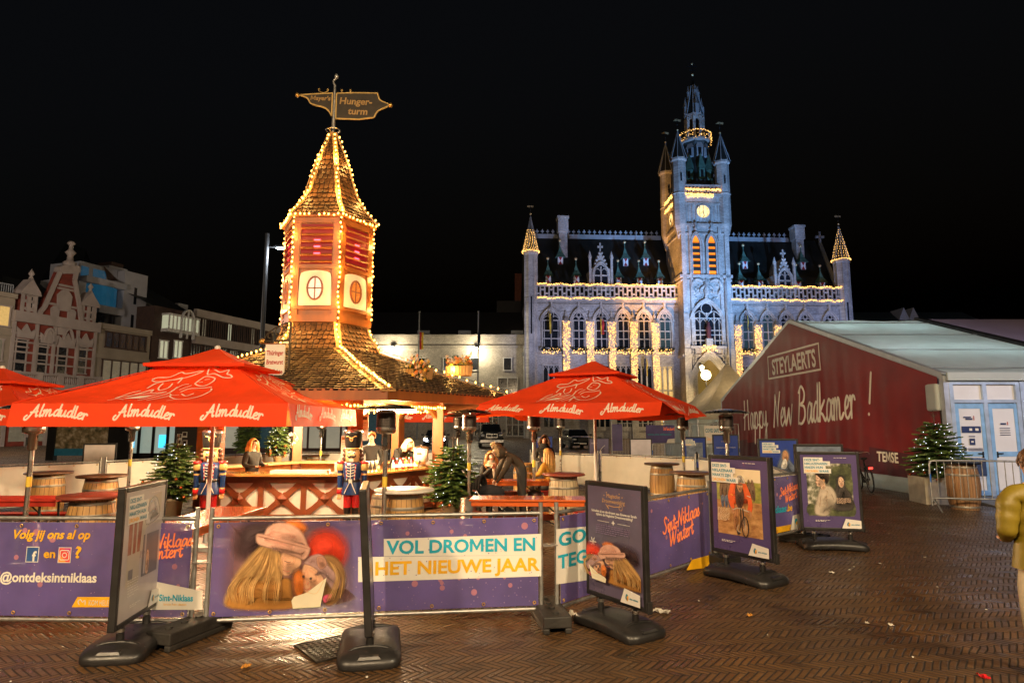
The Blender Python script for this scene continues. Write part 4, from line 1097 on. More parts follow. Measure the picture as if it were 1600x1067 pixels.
# dark brick house with the arched bay
o, u0 = house('arched_bay_house', 'dark brick house with white arched bay window and two lit windows', 246)
X = lambda px: FU(px) - u0
m = MB(); m.b2(0, X(308), 0, 9, 0, HZ(275, 483)); m.build('wall', BROWN, o)
m = MB(); m.b2(X(259), X(306), -1.0, 0, HZ(282, 518), HZ(282, 496)); m.build('bay', PALE_G, o)
m = MB()
for k in range(9): x = X(259) + (X(306) - X(259)) * k / 8; m.b2(x - .06, x + .06, -1.12, -1.0, HZ(282, 518), HZ(282, 496))
m.b2(X(258), X(307), -1.12, 0, HZ(282, 522), HZ(282, 517)); m.b2(X(258), X(307), -1.12, 0, HZ(282, 497), HZ(282, 494))
arch_ring(m, X(288), X(297) - X(279), HZ(288, 530), HZ(288, 500), HZ(288, 487), .12, -1.25, -.9, 0, 2); m.b2(X(288) - .05, X(288) + .05, -1.2, -1, HZ(288, 530), HZ(288, 487)); m.build('bay_frame', FRAME_W, o)
for px in (264, 286): simple_window(o, X(px), 0, HZ(px, 546), 1.1, 1.9, PALE_G, FRAME_W, 1)
m = MB(); m.add([(0, .3, HZ(275, 483)), (X(308), .3, HZ(275, 483)), (X(300), 7, HZ(262, 432)), (-4, 7, HZ(245, 424))], [(0, 1, 2, 3)]); m.b2(X(258), X(263), 5, 6.5, HZ(258, 440), HZ(258, 424), 1); m.cyl(X(260.5), 5.7, HZ(258, 424), HZ(258, 419), .5, .4, 8, 1)
m.build('roof', [SLATE, BROWN], o)
# long seventies block
o, u0 = house('long_flat_block', 'long low block with pale bands and dark window strips', 308)
X = lambda px: FU(px) - u0
xw = X(452); m = MB(); m.b2(0, xw, 0, 9, 0, HZ(350, 495)); m.build('wall', BROWN, o)
m = MB()
for a, b_ in ((503, 492), (543, 531), (590, 580)): m.b2(-.1, xw, -.5, 0, HZ(350, a), HZ(350, b_))
m.build('pale_band', TRIM, o)
for k in range(16):
 x = xw * (k + .5) / 16
 simple_window(o, x, 0, (HZ(350, 504) + HZ(350, 530)) / 2, xw / 16 - .35, HZ(350, 504) - HZ(350, 530), PALE_G if k in (5,) else (DIM_G if k % 4 == 1 else GLASS_D), BROWN, 1)
 if k % 2 == 0: simple_window(o, x, 0, (HZ(350, 544) + HZ(350, 575)) / 2, xw / 8 - .5, HZ(350, 544) - HZ(350, 575), GLASS_D, BROWN, 3)
o, u0 = house('set_back_terrace_house', 'white stepped terrace wall behind the long flat block', 278, 7)
X = lambda px: FU(px) - u0
m = MB(); m.b2(X(280), X(345), 0, 3, 0, HZ(310, 470)); m.prism([(X(280), HZ(310, 470)), (X(345), HZ(310, 470)), (X(345), HZ(310, 466)), (X(284), HZ(284, 446)), (X(284), HZ(284, 440)), (X(280), HZ(284, 440))], -.2, 3); m.b2(X(268), X(280), .5, 3, HZ(275, 470), HZ(275, 440), 1); m.b2(X(358), X(372), 1, 3, 0, HZ(365, 469)); m.build('wall', [WHITE_R, BROWN], o)
# dark church silhouette behind the gabled house
o = thing('dark_steeple', 'dark unlit steeple barely visible behind the ornate gable', 'tower', (P(86, 420, 110).x, 110, 0))
m = MB(); zt = pz(368, 110); m.b2(-4.5, 4.5, 0, 9, 0, zt - 12); m.add([(-4.5, 0, zt - 12), (4.5, 0, zt - 12), (4.5, 9, zt - 12), (-4.5, 9, zt - 12), (-1.2, 4, zt), (2.4, 4, zt - 1.5)], [(0, 1, 5, 4), (1, 2, 5), (2, 3, 4, 5), (3, 0, 4)]); m.build('shell', SLATE, o)

# =================================================================== STREET LAMP
CONC = pm('galvanised mast', (.03, .032, .036), .5, metal=.3, var=.1)
def mast(loc, hgt, label, aim_to=None, rz=0, e=0, col=(.85, .92, 1.0)):
 o = thing('street_lamp', label, 'street lamp', loc, rz, 'street lamps around the square')
 m = MB(); m.tube([(0, 0, 0), (0, 0, hgt)], [.16, .13], 12); m.cyl(0, 0, 0, .25, .26, .22, 12); m.build('mast', CONC, o)
 m = MB(); zz = hgt - .9; m.bar((.1, 0, zz), (.75, 0, zz), .07, .07); m.box(.85, 0, zz - .02, .5, .4, .14); m.build('lamp_head', CONC, o)
 m = MB(); m.face([(.64, -.15, zz - .1), (.64, .15, zz - .1), (1.06, .15, zz - .1), (1.06, -.15, zz - .1)]); m.build('lamp_glass', glow('cold lamp glass', (.75, .9, 1.0), 18, samp=False), o)
 m = MB(); m.sph(.3, -.1, hgt * .45, .14, 8, 6); m.bar((0, 0, hgt * .45 + .1), (.3, -.1, hgt * .45 + .1), .06, .06); m.build('camera_dome', WHITE_R, o)
 if e: lamp_light('lamp_light', 'POINT', (.85, 0, zz - .4), e, col, o, .5)
 return o
p = P(409, 540, 40)
mast((p.x, 40, 0), pz(365, 40), 'tall grey mast lamp left of the wooden tower with cold white head', e=450, col=(.9, .95, 1.0))
mast((-38, 36, 0), 11.0, 'mast lamp beyond the left frame edge before the row of houses', e=2900, col=(1.0, .84, .70))
# lamps of the same kind behind and beside the photographer
mast((-9, -7, 0), 11.0, 'mast lamp standing behind the viewer on the left', e=4000, col=(1.0, .72, .42))
mast((.5, -10, 0), 12.0, 'mast lamp standing straight behind the viewer', e=3700, col=(1.0, .72, .42))
mast((10.5, -4, 0), 10.0, 'mast lamp standing beside the viewer at the open end of the square', e=2600, col=(1.0, .76, .46), rz=pi)
o = mast((18.5, 7.5, 0), 8.0, 'mast lamp outside the tent doors with its beam on the white tent', rz=pi)
l = lamp_light('lamp_light', 'SPOT', (.85, 0, 6.8), 800, (.62, .70, 1.0), o, .25, None, 66, .6); aim(l, (17.6, 7.5, 6.8), (13.5, 17.5, 3.0)); l.rotation_euler.z -= pi
# =================================================================== WOODEN SNACK HUT WITH TOWER
WOOD = pm('varnished wood', (.26, .082, .018), .45, var=.22, sc=3, bump=.15, bsc=18, stretch=(1, 1, .18))
WOOD_D = pm('red brown timber', (.20, .055, .018), .5, var=.18, sc=4, bump=.12, bsc=20)
WOOD_L = pm('light pine', (.42, .24, .09), .5, var=.15, sc=3, bump=.1, bsc=20)
SHING = pm('wood shingles', (.125, .054, .017), .5, var=.45, sc=7, bump=.25, bsc=30)
SHING2 = pm('wood shingles weathered', (.15, .082, .028), .5, var=.45, sc=8, bump=.25, bsc=30)
PLAST = pm('white plaster', (.72, .68, .6), .7, var=.05, sc=4, bump=.08, bsc=30)
BULB = glow('warm string bulb', (1.0, .43, .06), 7.0)
BULB_D = glow('warm string bulb far side', (1.0, .43, .06), 7.0, samp=False)
CABLE = pm('black cable', (.015, .013, .012), .5)
STEEL = pm('brushed steel', (.52, .50, .47), .28, metal=1.0, var=.08, sc=6)
STEEL_G = pm('galvanised steel', (.42, .42, .41), .42, metal=.85, var=.18, sc=14)
BRASS = pm('brass', (.6, .36, .1), .35, metal=.8)
KX, KY = -4.4, 14.8
hut = thing('snack_hut', 'hexagonal wooden snack hut with shingled roof, lit tower and half timbered counter', 'hut', (KX, KY, 0))
def hv(r, k, z=0): return V((r * cos(k * pi / 3), r * sin(k * pi / 3), z))
rs = random.Random(3)
def shingle_band(mb, R0, z0, R1, z1, row, wid, mi=0, faces=range(6), lift=.032):
 for k in faces:
  A, B = hv(R0, k, z0), hv(R0, k + 1, z0); A1, B1 = hv(R1, k, z1), hv(R1, k + 1, z1)
  mb.add([A, B, B1, A1], [(0, 1, 2, 3)], mi + 1)
  up = ((A1 + B1) - (A + B)) / 2; L = up.length; up.normalize()
  ac = (B - A).normalized(); nr = ac.cross(up).normalized()
  n = max(1, int(round(L / row))); h = L / n
  for i in range(n):
   t = i / n
   a, b = A.lerp(A1, t), B.lerp(B1, t); t2 = min(1, (i + 1) / n)
   w = (b - a).length; m = max(1, int(round(w / wid))); sw = w / m
   off = .5 * sw if i % 2 else 0
   for j in range(m + (1 if off else 0)):
    x0 = j * sw - off; x1 = x0 + sw
    x0, x1 = max(0, x0), min(w, x1)
    if x1 - x0 < .2 * sw: continue
    g_ = .06 * sw; x0 += g_; x1 -= g_
    l = lift * rs.uniform(.7, 1.3); dz = rs.uniform(-.05, .05) * h
    base = a + nr * l
    pts = [(x0, h * .34), (x0 + (x1 - x0) * .22, h * .06), (x0 + (x1 - x0) * .78, h * .06), (x1, h * .34), (x1, h * 1.25), (x0, h * 1.25)]
    vs = []
    for (u, v) in pts:
     vs.append(base + ac * u + up * (v - h * .12 + dz) - nr * (l * .9 * max(0, v) / (h * 1.25)))
    mb.add(vs, [(0, 1, 2, 3, 4, 5)], mi)
    mb.add([vs[0], vs[1], vs[1] - nr * l, vs[0] - nr * l], [(3, 2, 1, 0)], mi + 1)
    mb.add([vs[1], vs[2], vs[2] - nr * l, vs[1] - nr * l], [(3, 2, 1, 0)], mi + 1)
    mb.add([vs[2], vs[3], vs[3] - nr * l, vs[2] - nr * l], [(3, 2, 1, 0)], mi + 1)
RE, ZE = 4.6, 2.44
LOW = [(RE, ZE), (3.0, 2.92), (1.30, 3.50)]
STEEP = [(1.30, 3.50), (1.05, 3.92), (.98, 4.17)]
SPIRE = [(1.16, 6.60), (.86, 6.93), (.64, 7.32), (.36, 8.25), (.09, 8.93)]
SH_D = pm('shingle shade', (.02, .009, .004), .7)  # shingle wood darkened, painting shade into the gaps and butt edges
for prof, row, wid, nm in ((LOW, .14, .14, 'lower_roof'), (STEEP, .13, .12, 'steep_roof'), (SPIRE, .13, .115, 'spire')):
 mb = MB()
 for (a, b) in zip(prof, prof[1:]): shingle_band(mb, a[0], a[1], b[0], b[1], row, wid)
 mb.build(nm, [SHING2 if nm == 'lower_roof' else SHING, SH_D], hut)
# ridge boards
for k in range(24):
 mb = MB(); top_ = k >= 12; k %= 12
 for prof, w in (((SPIRE, .06),) if top_ else ((LOW, .13), (STEEP, .07))):
  for (a, b) in zip(prof, prof[1:]):
   p0, p1 = hv(a[0], k // 2, a[1] + .03), hv(b[0], k // 2, b[1] + .03)
   d = hv(1, k // 2 + 1.5) * w * .5
   for s_ in (k % 2 * 2 - 1,):
    q0, q1 = p0 + d * s_, p1 + d * s_
    mb.bar(q0 - V((0, 0, w * .28)), q1 - V((0, 0, w * .28)), w, .03)
 mb.build('ridge_trim', WOOD_L, hut)
# eave boards, lintels, ceiling
mb = MB()
mb.add([hv(RE - .04, k, ZE - .02) for k in range(6)], [tuple(range(5, -1, -1))])
mb.build('ceiling', pm('pine ceiling boards', (.40, .21, .07), .5, var=.15, sc=3, stretch=(8, .5, 1)), hut)
for nm, r_, z_, a, b in (('eave_board', RE - .03, ZE - .07, .05, .2), ('lintel', 2.7, 2.31, .16, .2), ('tower_eave_board', SPIRE[0][0] - .04, 6.57, .05, .1)):
 mb = MB()
 for k in range(6): mb.bar(hv(r_, k, z_), hv(r_, k + 1, z_), a, b)
 mb.build(nm, WOOD, hut)
for k in range(6):
 mb = MB(); p = hv(2.7, k); mb.box(p.x, p.y, 1.2, .24, .24, 2.4, rz=k * pi / 3)
 for s_ in (-1, 1):
  d = (hv(2.7, k + s_) - p).normalized(); mb.bar(p + V((0, 0, 1.95)), p + d * .42 + V((0, 0, 2.28)), .09, .1)
 mb.build('post', WOOD, hut, bevel=.01)
# tower
RT = 1.03; AP = RT * cos(pi / 6)
def faceT(k): return M4.Rotation(pi / 3 * k + pi / 6 + pi / 2, 4, 'Z')
mb = MB()
for k in range(6):
 mb.T = faceT(k)
 w = RT / 2
 mb.b2(-w + .0, w - .0, -AP, -AP + .04, 4.12, 6.60)
 for s_ in (-1, 1): mb.b2(s_ * (w - .07) - .07, s_ * (w - .07) + .07, -AP - .035, -AP, 4.14, 6.60)
 for z0, z1 in ((4.12, 4.28), (4.40, 4.47), (5.33, 5.42), (6.38, 6.60)): mb.b2(-w, w, -AP - .045, -AP, z0, z1)
 mb.b2(-.40, -.36, -AP - .03, -AP, 5.4, 6.38); mb.b2(.36, .40, -AP - .03, -AP, 5.4, 6.38)
mb.build('tower_walls', WOOD, hut)
REDG = glow('red glow behind louvre', (1.0, .02, .03), .9)
REDH = glow('red lamp', (1.0, .03, .05), 5, samp=False)
for k in range(6):
 mb = MB(); mb.T = faceT(k)
 for j in range(6):
  z = 5.50 + j * .155
  mb.add([(-.36, -AP - .075, z - .03), (.36, -AP - .075, z - .03), (.36, -AP - .012, z + .025), (-.36, -AP - .012, z + .025), (-.36, -AP - .06, z - .045), (.36, -AP - .06, z - .045), (.36, -AP - .0, z + .01), (-.36, -AP - .0, z + .01)],
   [(0, 1, 2, 3), (7, 6, 5, 4), (0, 4, 5, 1), (1, 5, 6, 2), (3, 2, 6, 7), (0, 3, 7, 4)])
 o = mb.build('louvre', WOOD, hut)
 mb = MB(); mb.T = faceT(k)
 mb.rect(-.36, .36, 5.42, 6.36, -AP - .006, 0)
 if k in (3, 4, 5):
  for z in (5.66, 5.82, 5.97): mb.b2(-.06, .08, -AP - .03, -AP - .02, z - .02, z + .03, 1)
 mb.build('louvre_backing', [pm('red glow recess', (.10, .006, .008), .6, em=.085, ec=(1, .015, .02), samp=False), REDH], o)  # red light of the louvre put into the back panel as glow
 mb = MB(); mb.T = faceT(k)
 pl = [(-.37, 4.49), (.37, 4.49), (.37, 4.78), (.35, 5.12)] + [(.35 * cos(a), 5.18 + .11 * sin(a)) for a in [i * pi / 8 for i in range(1, 8)]] + [(-.35, 5.12), (-.37, 4.78)]
 mb.prism(pl, -AP - .02, -AP)
 o = mb.build('plaster_panel', PLAST, hut)
 mb = MB(); mb.T = faceT(k)
 rx, rz_, zc_ = .15, .24, 4.88
 for i in range(20):
  a0, a1 = 2 * pi * i / 20, 2 * pi * (i + 1) / 20
  mb.prism([(rx * cos(a0), zc_ + rz_ * sin(a0)), ((rx + .035) * cos(a0), zc_ + (rz_ + .035) * sin(a0)), ((rx + .035) * cos(a1), zc_ + (rz_ + .035) * sin(a1)), (rx * cos(a1), zc_ + rz_ * sin(a1))], -AP - .05, -AP - .02)
 mb.b2(-.012, .012, -AP - .042, -AP - .03, zc_ - rz_, zc_ + rz_); mb.b2(-rx, rx, -AP - .042, -AP - .03, zc_ - .012, zc_ + .012)
 o2 = mb.build('oval_window', WOOD_D, o)
 mb = MB(); mb.T = faceT(k); mb.disc(0, zc_, rx, -AP - .024, 0, 20, rz_)
 mb.build('pane', pm('crown glass', (.45, .42, .38), .25, em=.35, ec=(1, .6, .4), samp=False, var=.2, sc=30) if k == 4 else pm('amber crown glass', (.45, .12, .02), .25, em=.25, ec=(1, .3, .05), samp=False, var=.25, sc=30), o2)
# --- counters
def counter(k, zt=.93, npan=3, full=True):
 T = M4.Rotation(pi / 3 * k + pi / 6 + pi / 2, 4, 'Z'); ap = 2.7 * cos(pi / 6); w = 1.35 - .12
 mb = MB(); mb.T = T; mb.b2(-w - .1, w + .1, -ap - .22, -ap + .42, zt - .05, zt)
 mb.build('counter_top', pm('varnished counter', (.45, .20, .05), .16, var=.2, sc=3, stretch=(.3, 3, 1), coat=.5), hut, bevel=.008)
 mb = MB(); mb.T = T; mb.b2(-w, w, -ap - .02, -ap + .02, .05, zt - .05); mb.build('counter_front', PLAST, hut)
 mb = MB(); mb.T = T; y0, y1 = -ap - .055, -ap - .02
 mb.b2(-w, w, y0, y1, .05, .16); mb.b2(-w, w, y0, y1, zt - .18, zt - .05)
 for j in range(npan + 1): x = -w + 2 * w * j / npan; mb.b2(max(-w, x - .05), min(w, x + .05), y0 - .002, y1, .155, zt - .175)
 for j in range(npan):
  xa, xb = -w + 2 * w * j / npan + .04, -w + 2 * w * (j + 1) / npan - .04
  za, zb = .15, zt - .17; xm, zm = (xa + xb) / 2, (za + zb) / 2
  for (x0, z0) in ((xa, za), (xb, za), (xa, zb), (xb, zb)):
   d = V((x0 - xm, z0 - zm)); L = d.length; d.normalize(); nrm = V((-d.y, d.x))
   st = []
   for t, ww in ((0, .06), (.2, .075), (.28, .055), (.6, .05), (1.0, .075)):
    st.append((t, ww))
   lft = [(xm + d.x * L * t + nrm.x * ww, zm + d.y * L * t + nrm.y * ww) for t, ww in st]; rgt = [(xm + d.x * L * t - nrm.x * ww, zm + d.y * L * t - nrm.y * ww) for t, ww in st]
   for a in range(len(st) - 1): mb.prism([rgt[a], rgt[a + 1], lft[a + 1], lft[a]], y0 + .004, y1)
  mb.add([(xm - .1, y0, zm), (xm, y0, zm - .1), (xm + .1, y0, zm), (xm, y0, zm + .1), (xm, y0 - .05, zm)], [(0, 1, 4), (1, 2, 4), (2, 3, 4), (3, 0, 4)])
 mb.build('timber_crosses', WOOD_D, hut)
for k in (4, 5): counter(k)
for k in (0, 1, 2, 3):
 T = faceT(k); ap = 2.7 * cos(pi / 6)
 mb = MB(); mb.T = T; mb.b2(-1.2, 1.2, -ap - .05, -ap + .35, .86, .91); mb.b2(-1.2, 1.2, -ap - .03, -ap, .05, .86)
 mb.build('back_counter', WOOD_L, hut)
mb = MB(); mb.add([hv(2.75, k, .03) for k in range(6)], [tuple(range(6))]); mb.build('floor_deck', WOOD_D, hut)
# --- strings of bulbs
bulb_me = None
n_single = 0
rest = MB()
def bulb_line(pts, spacing=.105, single=True, off=V((0, 0, 0))):
 """a cable with bulbs along a line of points"""
 global bulb_me, n_single
 pts = [V(p) + off for p in pts]
 mb = MB(); mb.tube(pts, .008, 4); o = mb.build('light_string', CABLE, hut)
 acc = 0; d0 = 0
 for a, b in zip(pts, pts[1:]):
  L = (b - a).length
  while d0 < L:
   p = a.lerp(b, d0 / L) + V((rs.uniform(-.016, .016), rs.uniform(-.014, .014), rs.uniform(-.02, .012)))
   if rs.random() < .035: d0 += spacing; continue
   if single and n_single < 100:
    if bulb_me is None:
     m2 = MB(); m2.lathe([(.004, -.027), (.015, -.018), (.021, 0), (.015, .016), (.004, .024)], 7, 0); bo = m2.build('bulb', BULB, o, p); bulb_me = bo.data
    else:
     bo = bpy.data.objects.new('bulb', bulb_me); C.objects.link(bo); bo.parent = o; bo.location = p
    n_single += 1
   else:
    rest.lathe([(.004, -.027), (.015, -.018), (.021, 0), (.015, .016), (.004, .024)], 6, 0 if single else 1, p)
   d0 += spacing
  d0 -= L
def ridge(prof, k, o=.05): return [hv(a[0] + o * .4, k, a[1] + o) for a in prof]
def vert(k): return [hv(RT + .04, k, 4.22), hv(RT + .04, k, 6.52)]
for k in (5, 0, 4): bulb_line(vert(k), .115)
bulb_line(ridge(SPIRE, 5), .13); bulb_line(ridge(STEEP, 5), .115); bulb_line(ridge(LOW, 5, .07), .11)
bulb_line(ridge(SPIRE, 0), .13); bulb_line(ridge(SPIRE, 4), .13); bulb_line(ridge(STEEP, 0), .115); bulb_line(ridge(LOW, 0, .08), .19)
for k in (4, 5, 3): bulb_line([hv(1.19, k, 6.56), hv(1.19, k + 1, 6.56)], .11)
bulb_line(ridge(SPIRE, 3), .14); bulb_line(vert(3), .13); bulb_line(ridge(STEEP, 4), .1); bulb_line(ridge(LOW, 4, .07), .12)
bulb_line(ridge(LOW, 3, .08), .19); bulb_line(ridge(STEEP, 3), .1)
for k in (1, 2): bulb_line(ridge(SPIRE, k), .12, False); bulb_line(vert(k), .12, False); bulb_line(ridge(STEEP, k), .12, False); bulb_line(ridge(LOW, k, .08), .2, False)
for k in (4, 5):
 bulb_line([hv(2.86, k, 2.24), hv(2.86, k + 1, 2.24)], .085); bulb_line([hv(2.55, k, 2.17), hv(2.55, k + 1, 2.17)], .12)
for k in (0, 1, 3): bulb_line([hv(2.55, k, 2.17), hv(2.55, k + 1, 2.17)], .14)
tag(rest.build('bulbs', [BULB, BULB_D], hut), kind='stuff')
# the light the strings give, gathered at points along the cables
for k in (0, 3, 4, 5):
 for r_, z_, e_ in ((RT + .16, 4.55, 15), (RT + .16, 5.3, 17), (RT + .16, 6.1, 17), (1.3, 6.75, 17), (.85, 7.3, 14), (.5, 8.2, 12), (1.3, 4.0, 15), (1.9, 3.55, 17), (3.0, 3.15, 17), (4.0, 2.85, 13)):
  lamp_light('string_light', 'POINT', hv(r_, k, z_), e_ * .5, (1.0, .50, .12), hut, .04)
# --- bright lamps under the roof
TUBE = glow('bright tube lamp', (1.0, .86, .6), 30)
def hut_lamp(x, y, z, e, size=(.9, .1, .08), rz=0, name='tube_lamp'):
 mb = MB(); mb.box(0, 0, 0, *size); o = mb.build(name, TUBE, hut, (x, y, z), rz, bevel=.02)
 lamp_light('lamp_light', 'POINT', (x, y, z - .14), e, (1.0, .70, .36), hut, .12)
hut_lamp(2.05, -1.75, 2.16, 250, (1.1, .12, .1), pi / 3)
hut_lamp(.2, .3, 2.15, 300, (.5, .5, .1))
hut_lamp(-.55, 1.2, 2.08, 110, (.36, .3, .24), 0, 'pendant_lamp')
hut_lamp(-1.25, -3.3, 2.16, 90, (.16, .16, .12), 0, 'spot_lamp')
hut_lamp(.75, -3.45, 2.2, 85, (.5, .1, .08), 0, 'tube_lamp')
# price sheets on the posts
PAPER = pm('paper', (.75, .72, .64), .7, var=.05)
INK = pm('printed ink', (.05, .04, .04), .7)
def sheet(x, y, z, w, h, rz, label, pic=True):
 o = thing('price_sheet', label, 'menu', (KX + x, KY + y, z), rz)
 mb = MB(); mb.b2(-w / 2, w / 2, -.006, 0, 0, h, 0)
 for i in range(9): mb.rect(-w * .38, w * (.1 + .25 * ((i * 7) % 3) / 2), h * (.08 + .075 * i), h * (.095 + .075 * i), -.008, 1)
 if pic: mb.rect(-w * .4, -w * .05, h * .8, h * .93, -.008, 2); mb.rect(w * .08, w * .4, h * .8, h * .93, -.008, 1)
 mb.build('sheet', [PAPER, INK, WOOD], o)
sheet(1.48, -2.38, 1.55, .26, .5, 0, 'tall price sheet with a small picture on the post beside the nutcracker')
sheet(-1.27, -2.46, 1.52, .25, .52, 0, 'cream price sheet on the left front post of the hut')
sheet(1.05, -1.9, 1.22, .16, .42, 0, 'narrow pale notice hanging behind the nutcracker')

# --- weather vane
VG = pm('vane dark sheet', (.035, .028, .02), .5, metal=.4, var=.2)
VL = pm('vane gilded edge', (.50, .34, .12), .4, metal=.5)
vane = thing('weathervane', 'dark lettered weathervane with gold ball tips on top of the hut tower', 'weathervane', (KX, KY, 8.9), R(4))
mb = MB(); mb.tube([(0, 0, -.1), (0, 0, 1.32)], [.05, .03], 8); mb.tube(spline([(0, 0, 1.3), (-.04, 0, 1.42), (.03, 0, 1.52), (.02, 0, 1.62)], 4), [.025] * 8 + [.05, .055, .05, .03, .01], 8)
mb.build('pole', STEEL_G, vane)
mb = MB(); mb.tube([(.17 * cos(a), .17 * sin(a), .13) for a in [2 * pi * i / 20 for i in range(21)]], .014, 6)
for a in (0, 2.1, 4.2): mb.tube([(0, 0, .0), (.17 * cos(a), .17 * sin(a), .13)], .012, 5)
mb.build('ring', STEEL, vane)
def blade(pts, lbl, txts):
 mb = MB(); mb.prism(pts, -.012, .012, 0)
 n = len(pts)
 for i in range(n): a, b = pts[i], pts[(i + 1) % n]; mb.bar((a[0], 0, a[1]), (b[0], 0, b[1]), .03, .03, 1)
 for (s, x, z, h) in txts: text(mb, s, x, z, h, -.02, 2, 1, .12)
 return mb.build('blade', [VG, VL, pm('vane letters', (.34, .21, .08), .45, metal=.4)], vane)
rb = [(.05, .44), (.62, .44), (.98, .50)] + [(p.x, p.y) for p in spline([(.98, .50, 0), (1.08, .68, 0), (1.34, .84, 0), (1.12, .96, 0), (1.05, 1.14, 0)], 4)] + [(.5, 1.13), (.05, 1.10)]
blade(rb, '', [('Hunger-', .52, .82, .17), ('turm', .58, .56, .17)])
lb = [(-.05, .50)] + [(p.x, p.y) for p in spline([(-.05, .50, 0), (-.2, .70, 0), (-.55, .80, 0), (-.66, .95, 0), (-.86, 1.02, 0)], 4)] + [(-.5, 1.06), (-.05, 1.10)]
blade(lb, '', [("Mayer's", -.34, .90, .11)])
mb = MB(); mb.sph(1.38, 0, .84, .055, 10, 7); mb.build('ball_tip', BRASS, vane); mb = MB(); mb.sph(-.90, 0, 1.02, .055, 10, 7); mb.build('ball_tip', BRASS, vane)
mb = MB()
for s_ in (1, -1): mb.tube([(s_ * (.12 + .3 * t + .06 * cos(t * 9)), 0, 1.16 + .05 * sin(t * 9)) for t in [i / 20 for i in range(21)]], .01, 5)
mb.tube([(-.12 - .07 * cos(t) * (1 - t / 12), 0, .72 + .09 * sin(t) * (1 - t / 12)) for t in [i * .4 for i in range(24)]], .01, 5)
mb.build('scrolls', VL, vane)

# --- hanging sign on the roof
sg = thing('hanging_sign', 'small white hanging sign with red lettering on a wrought iron bracket on the hut roof', 'sign', (-4.15, 11.75, 2.72))
mb = MB()
mb.tube([(0, 0, .0), (0, 0, 1.05)], .022, 6); mb.tube([(-.5, 0, .68), (.02, 0, .70)], .022, 6)
for a in ((-.12, .1), (.14, .08), (.1, -.12), (-.08, -.1)): mb.tube([(0, 0, .18), (a[0], a[1], .02)], .014, 5)
for c_, r_, t0, t1 in (((-.2, .86), .11, 0, 6), ((.02, .9), .1, 2, 8), ((-.36, .78), .07, 1, 7), ((.06, .62), .08, 3, 9), ((.05, .4), .08, 0, 6), ((-.1, 1.0), .07, 2, 8)):
 mb.tube([(c_[0] + r_ * (1 - .09 * (t - t0)) * cos(t), 0, c_[1] + r_ * (1 - .09 * (t - t0)) * sin(t)) for t in [t0 + (t1 - t0) * i / 16 for i in range(17)]], .011, 5)
mb.tube(spline([(0, 0, 1.05), (-.2, 0, .98), (-.4, 0, .85), (-.5, 0, .7)], 5), .013, 5)
mb.build('bracket', pm('wrought iron', (.05, .035, .02), .45, metal=.5), sg)
mb = MB(); mb.sph(-.52, 0, .68, .055, 8, 6); mb.build('end_ball', BRASS, sg)
mb = MB(); mb.b2(-.44, -.08, -.02, .02, -.02, .62, 0)
for (z0, z1) in ((-.04, -.015), (.62, .64)): mb.b2(-.46, -.06, -.03, .03, z0, z1, 1)
for s, z in (('Thüringer', .42), ('Bratwurst', .25), ('die Echte', .07)): text(mb, s, -.26, z, .085, -.024, 2, 1, .05, fit=.31)
mb.build('board', [PLAST, WOOD, pm('sign red', (.40, .02, .01), .5)], sg)
# floodlight on the steep roof
o = thing('roof_spotlight', 'tiny white spotlight on the shingles below the tower', 'lamp', (KX - .42, KY - 1.32, 3.62))
mb = MB(); mb.box(0, 0, 0, .13, .08, .09); mb.build('housing', PLAST, o); mb = MB(); mb.box(0, .05, -.03, .02, .12, .03); mb.build('bracket', BLACK, o)

# --- flower boxes
LEAF = pm('flower leaves', (.045, .085, .02), .6, var=.4, sc=20, translucent=.2)
FLO = pm('orange flowers', (.75, .22, .03), .6, translucent=.2); FLY2 = pm('yellow flowers', (.75, .48, .05), .6, translucent=.2); FLP = pm('pale flowers', (.65, .5, .4), .6, translucent=.2)
def flowers(name, label, loc, rz, w, seed, hang):
 r_ = random.Random(seed)
 o = thing(name, label, 'flower box', loc, rz)
 mb = MB(); mb.box(0, 0, .13, w, .2, .24, 0, 0, 1.12, 1.12)
 for i in range(7): x = -w / 2 + w * (i + .5) / 7; mb.b2(x - w / 18, x + w / 18, -.125, -.105, .02, .25, 0)
 mb.build('box', WOOD_L, o)
 mb = MB(); fb = MB()
 for i in range(420):
  x = r_.uniform(-w / 2, w / 2) * 1.1; z = .25 + abs(r_.gauss(0, .1)); y = r_.gauss(-.02, .08)
  if hang and r_.random() < .45: x = r_.uniform(0, w / 2 + .15); z = .25 - r_.random() * .45; y = -.14 - r_.random() * .05
  s_ = r_.uniform(.025, .05); a = r_.uniform(0, 6.3); b = r_.uniform(-.8, .8)
  d1 = V((cos(a), sin(a), b)).normalized() * s_; d2 = V((-sin(a), cos(a), r_.uniform(-.5, .5))).normalized() * s_ * .45
  mb.add([V((x, y, z)) - d1, V((x, y, z)) + d2, V((x, y, z)) + d1, V((x, y, z)) - d2], [(0, 1, 2, 3)])
  if i % 6 == 0:
   c_ = V((x, y - .03, z + .04)); m_ = r_.randint(0, 2)
   for q_ in range(5):
    t = q_ * 1.257; e1 = V((cos(t), -.3, sin(t))) * .035; e2 = V((cos(t + .9), -.3, sin(t + .9))) * .03
    fb.add([c_, c_ + e1, c_ + e1 + e2 * .4, c_ + e2], [(0, 1, 2, 3)], m_)
 mb.build('leaves', LEAF, o); fb.build('blossoms', [FLO, FLY2, FLP], o)
flowers('flower_box', 'slatted wooden flower box with trailing orange blossoms on the roof slope', (-1.95, 13.35, 2.78), R(-38), .55, 4, True)
flowers('flower_box', 'orange flower box sitting on the right roof ridge among the bulbs', (-1.25, 14.95, 2.98), R(-14), .55, 9, False)

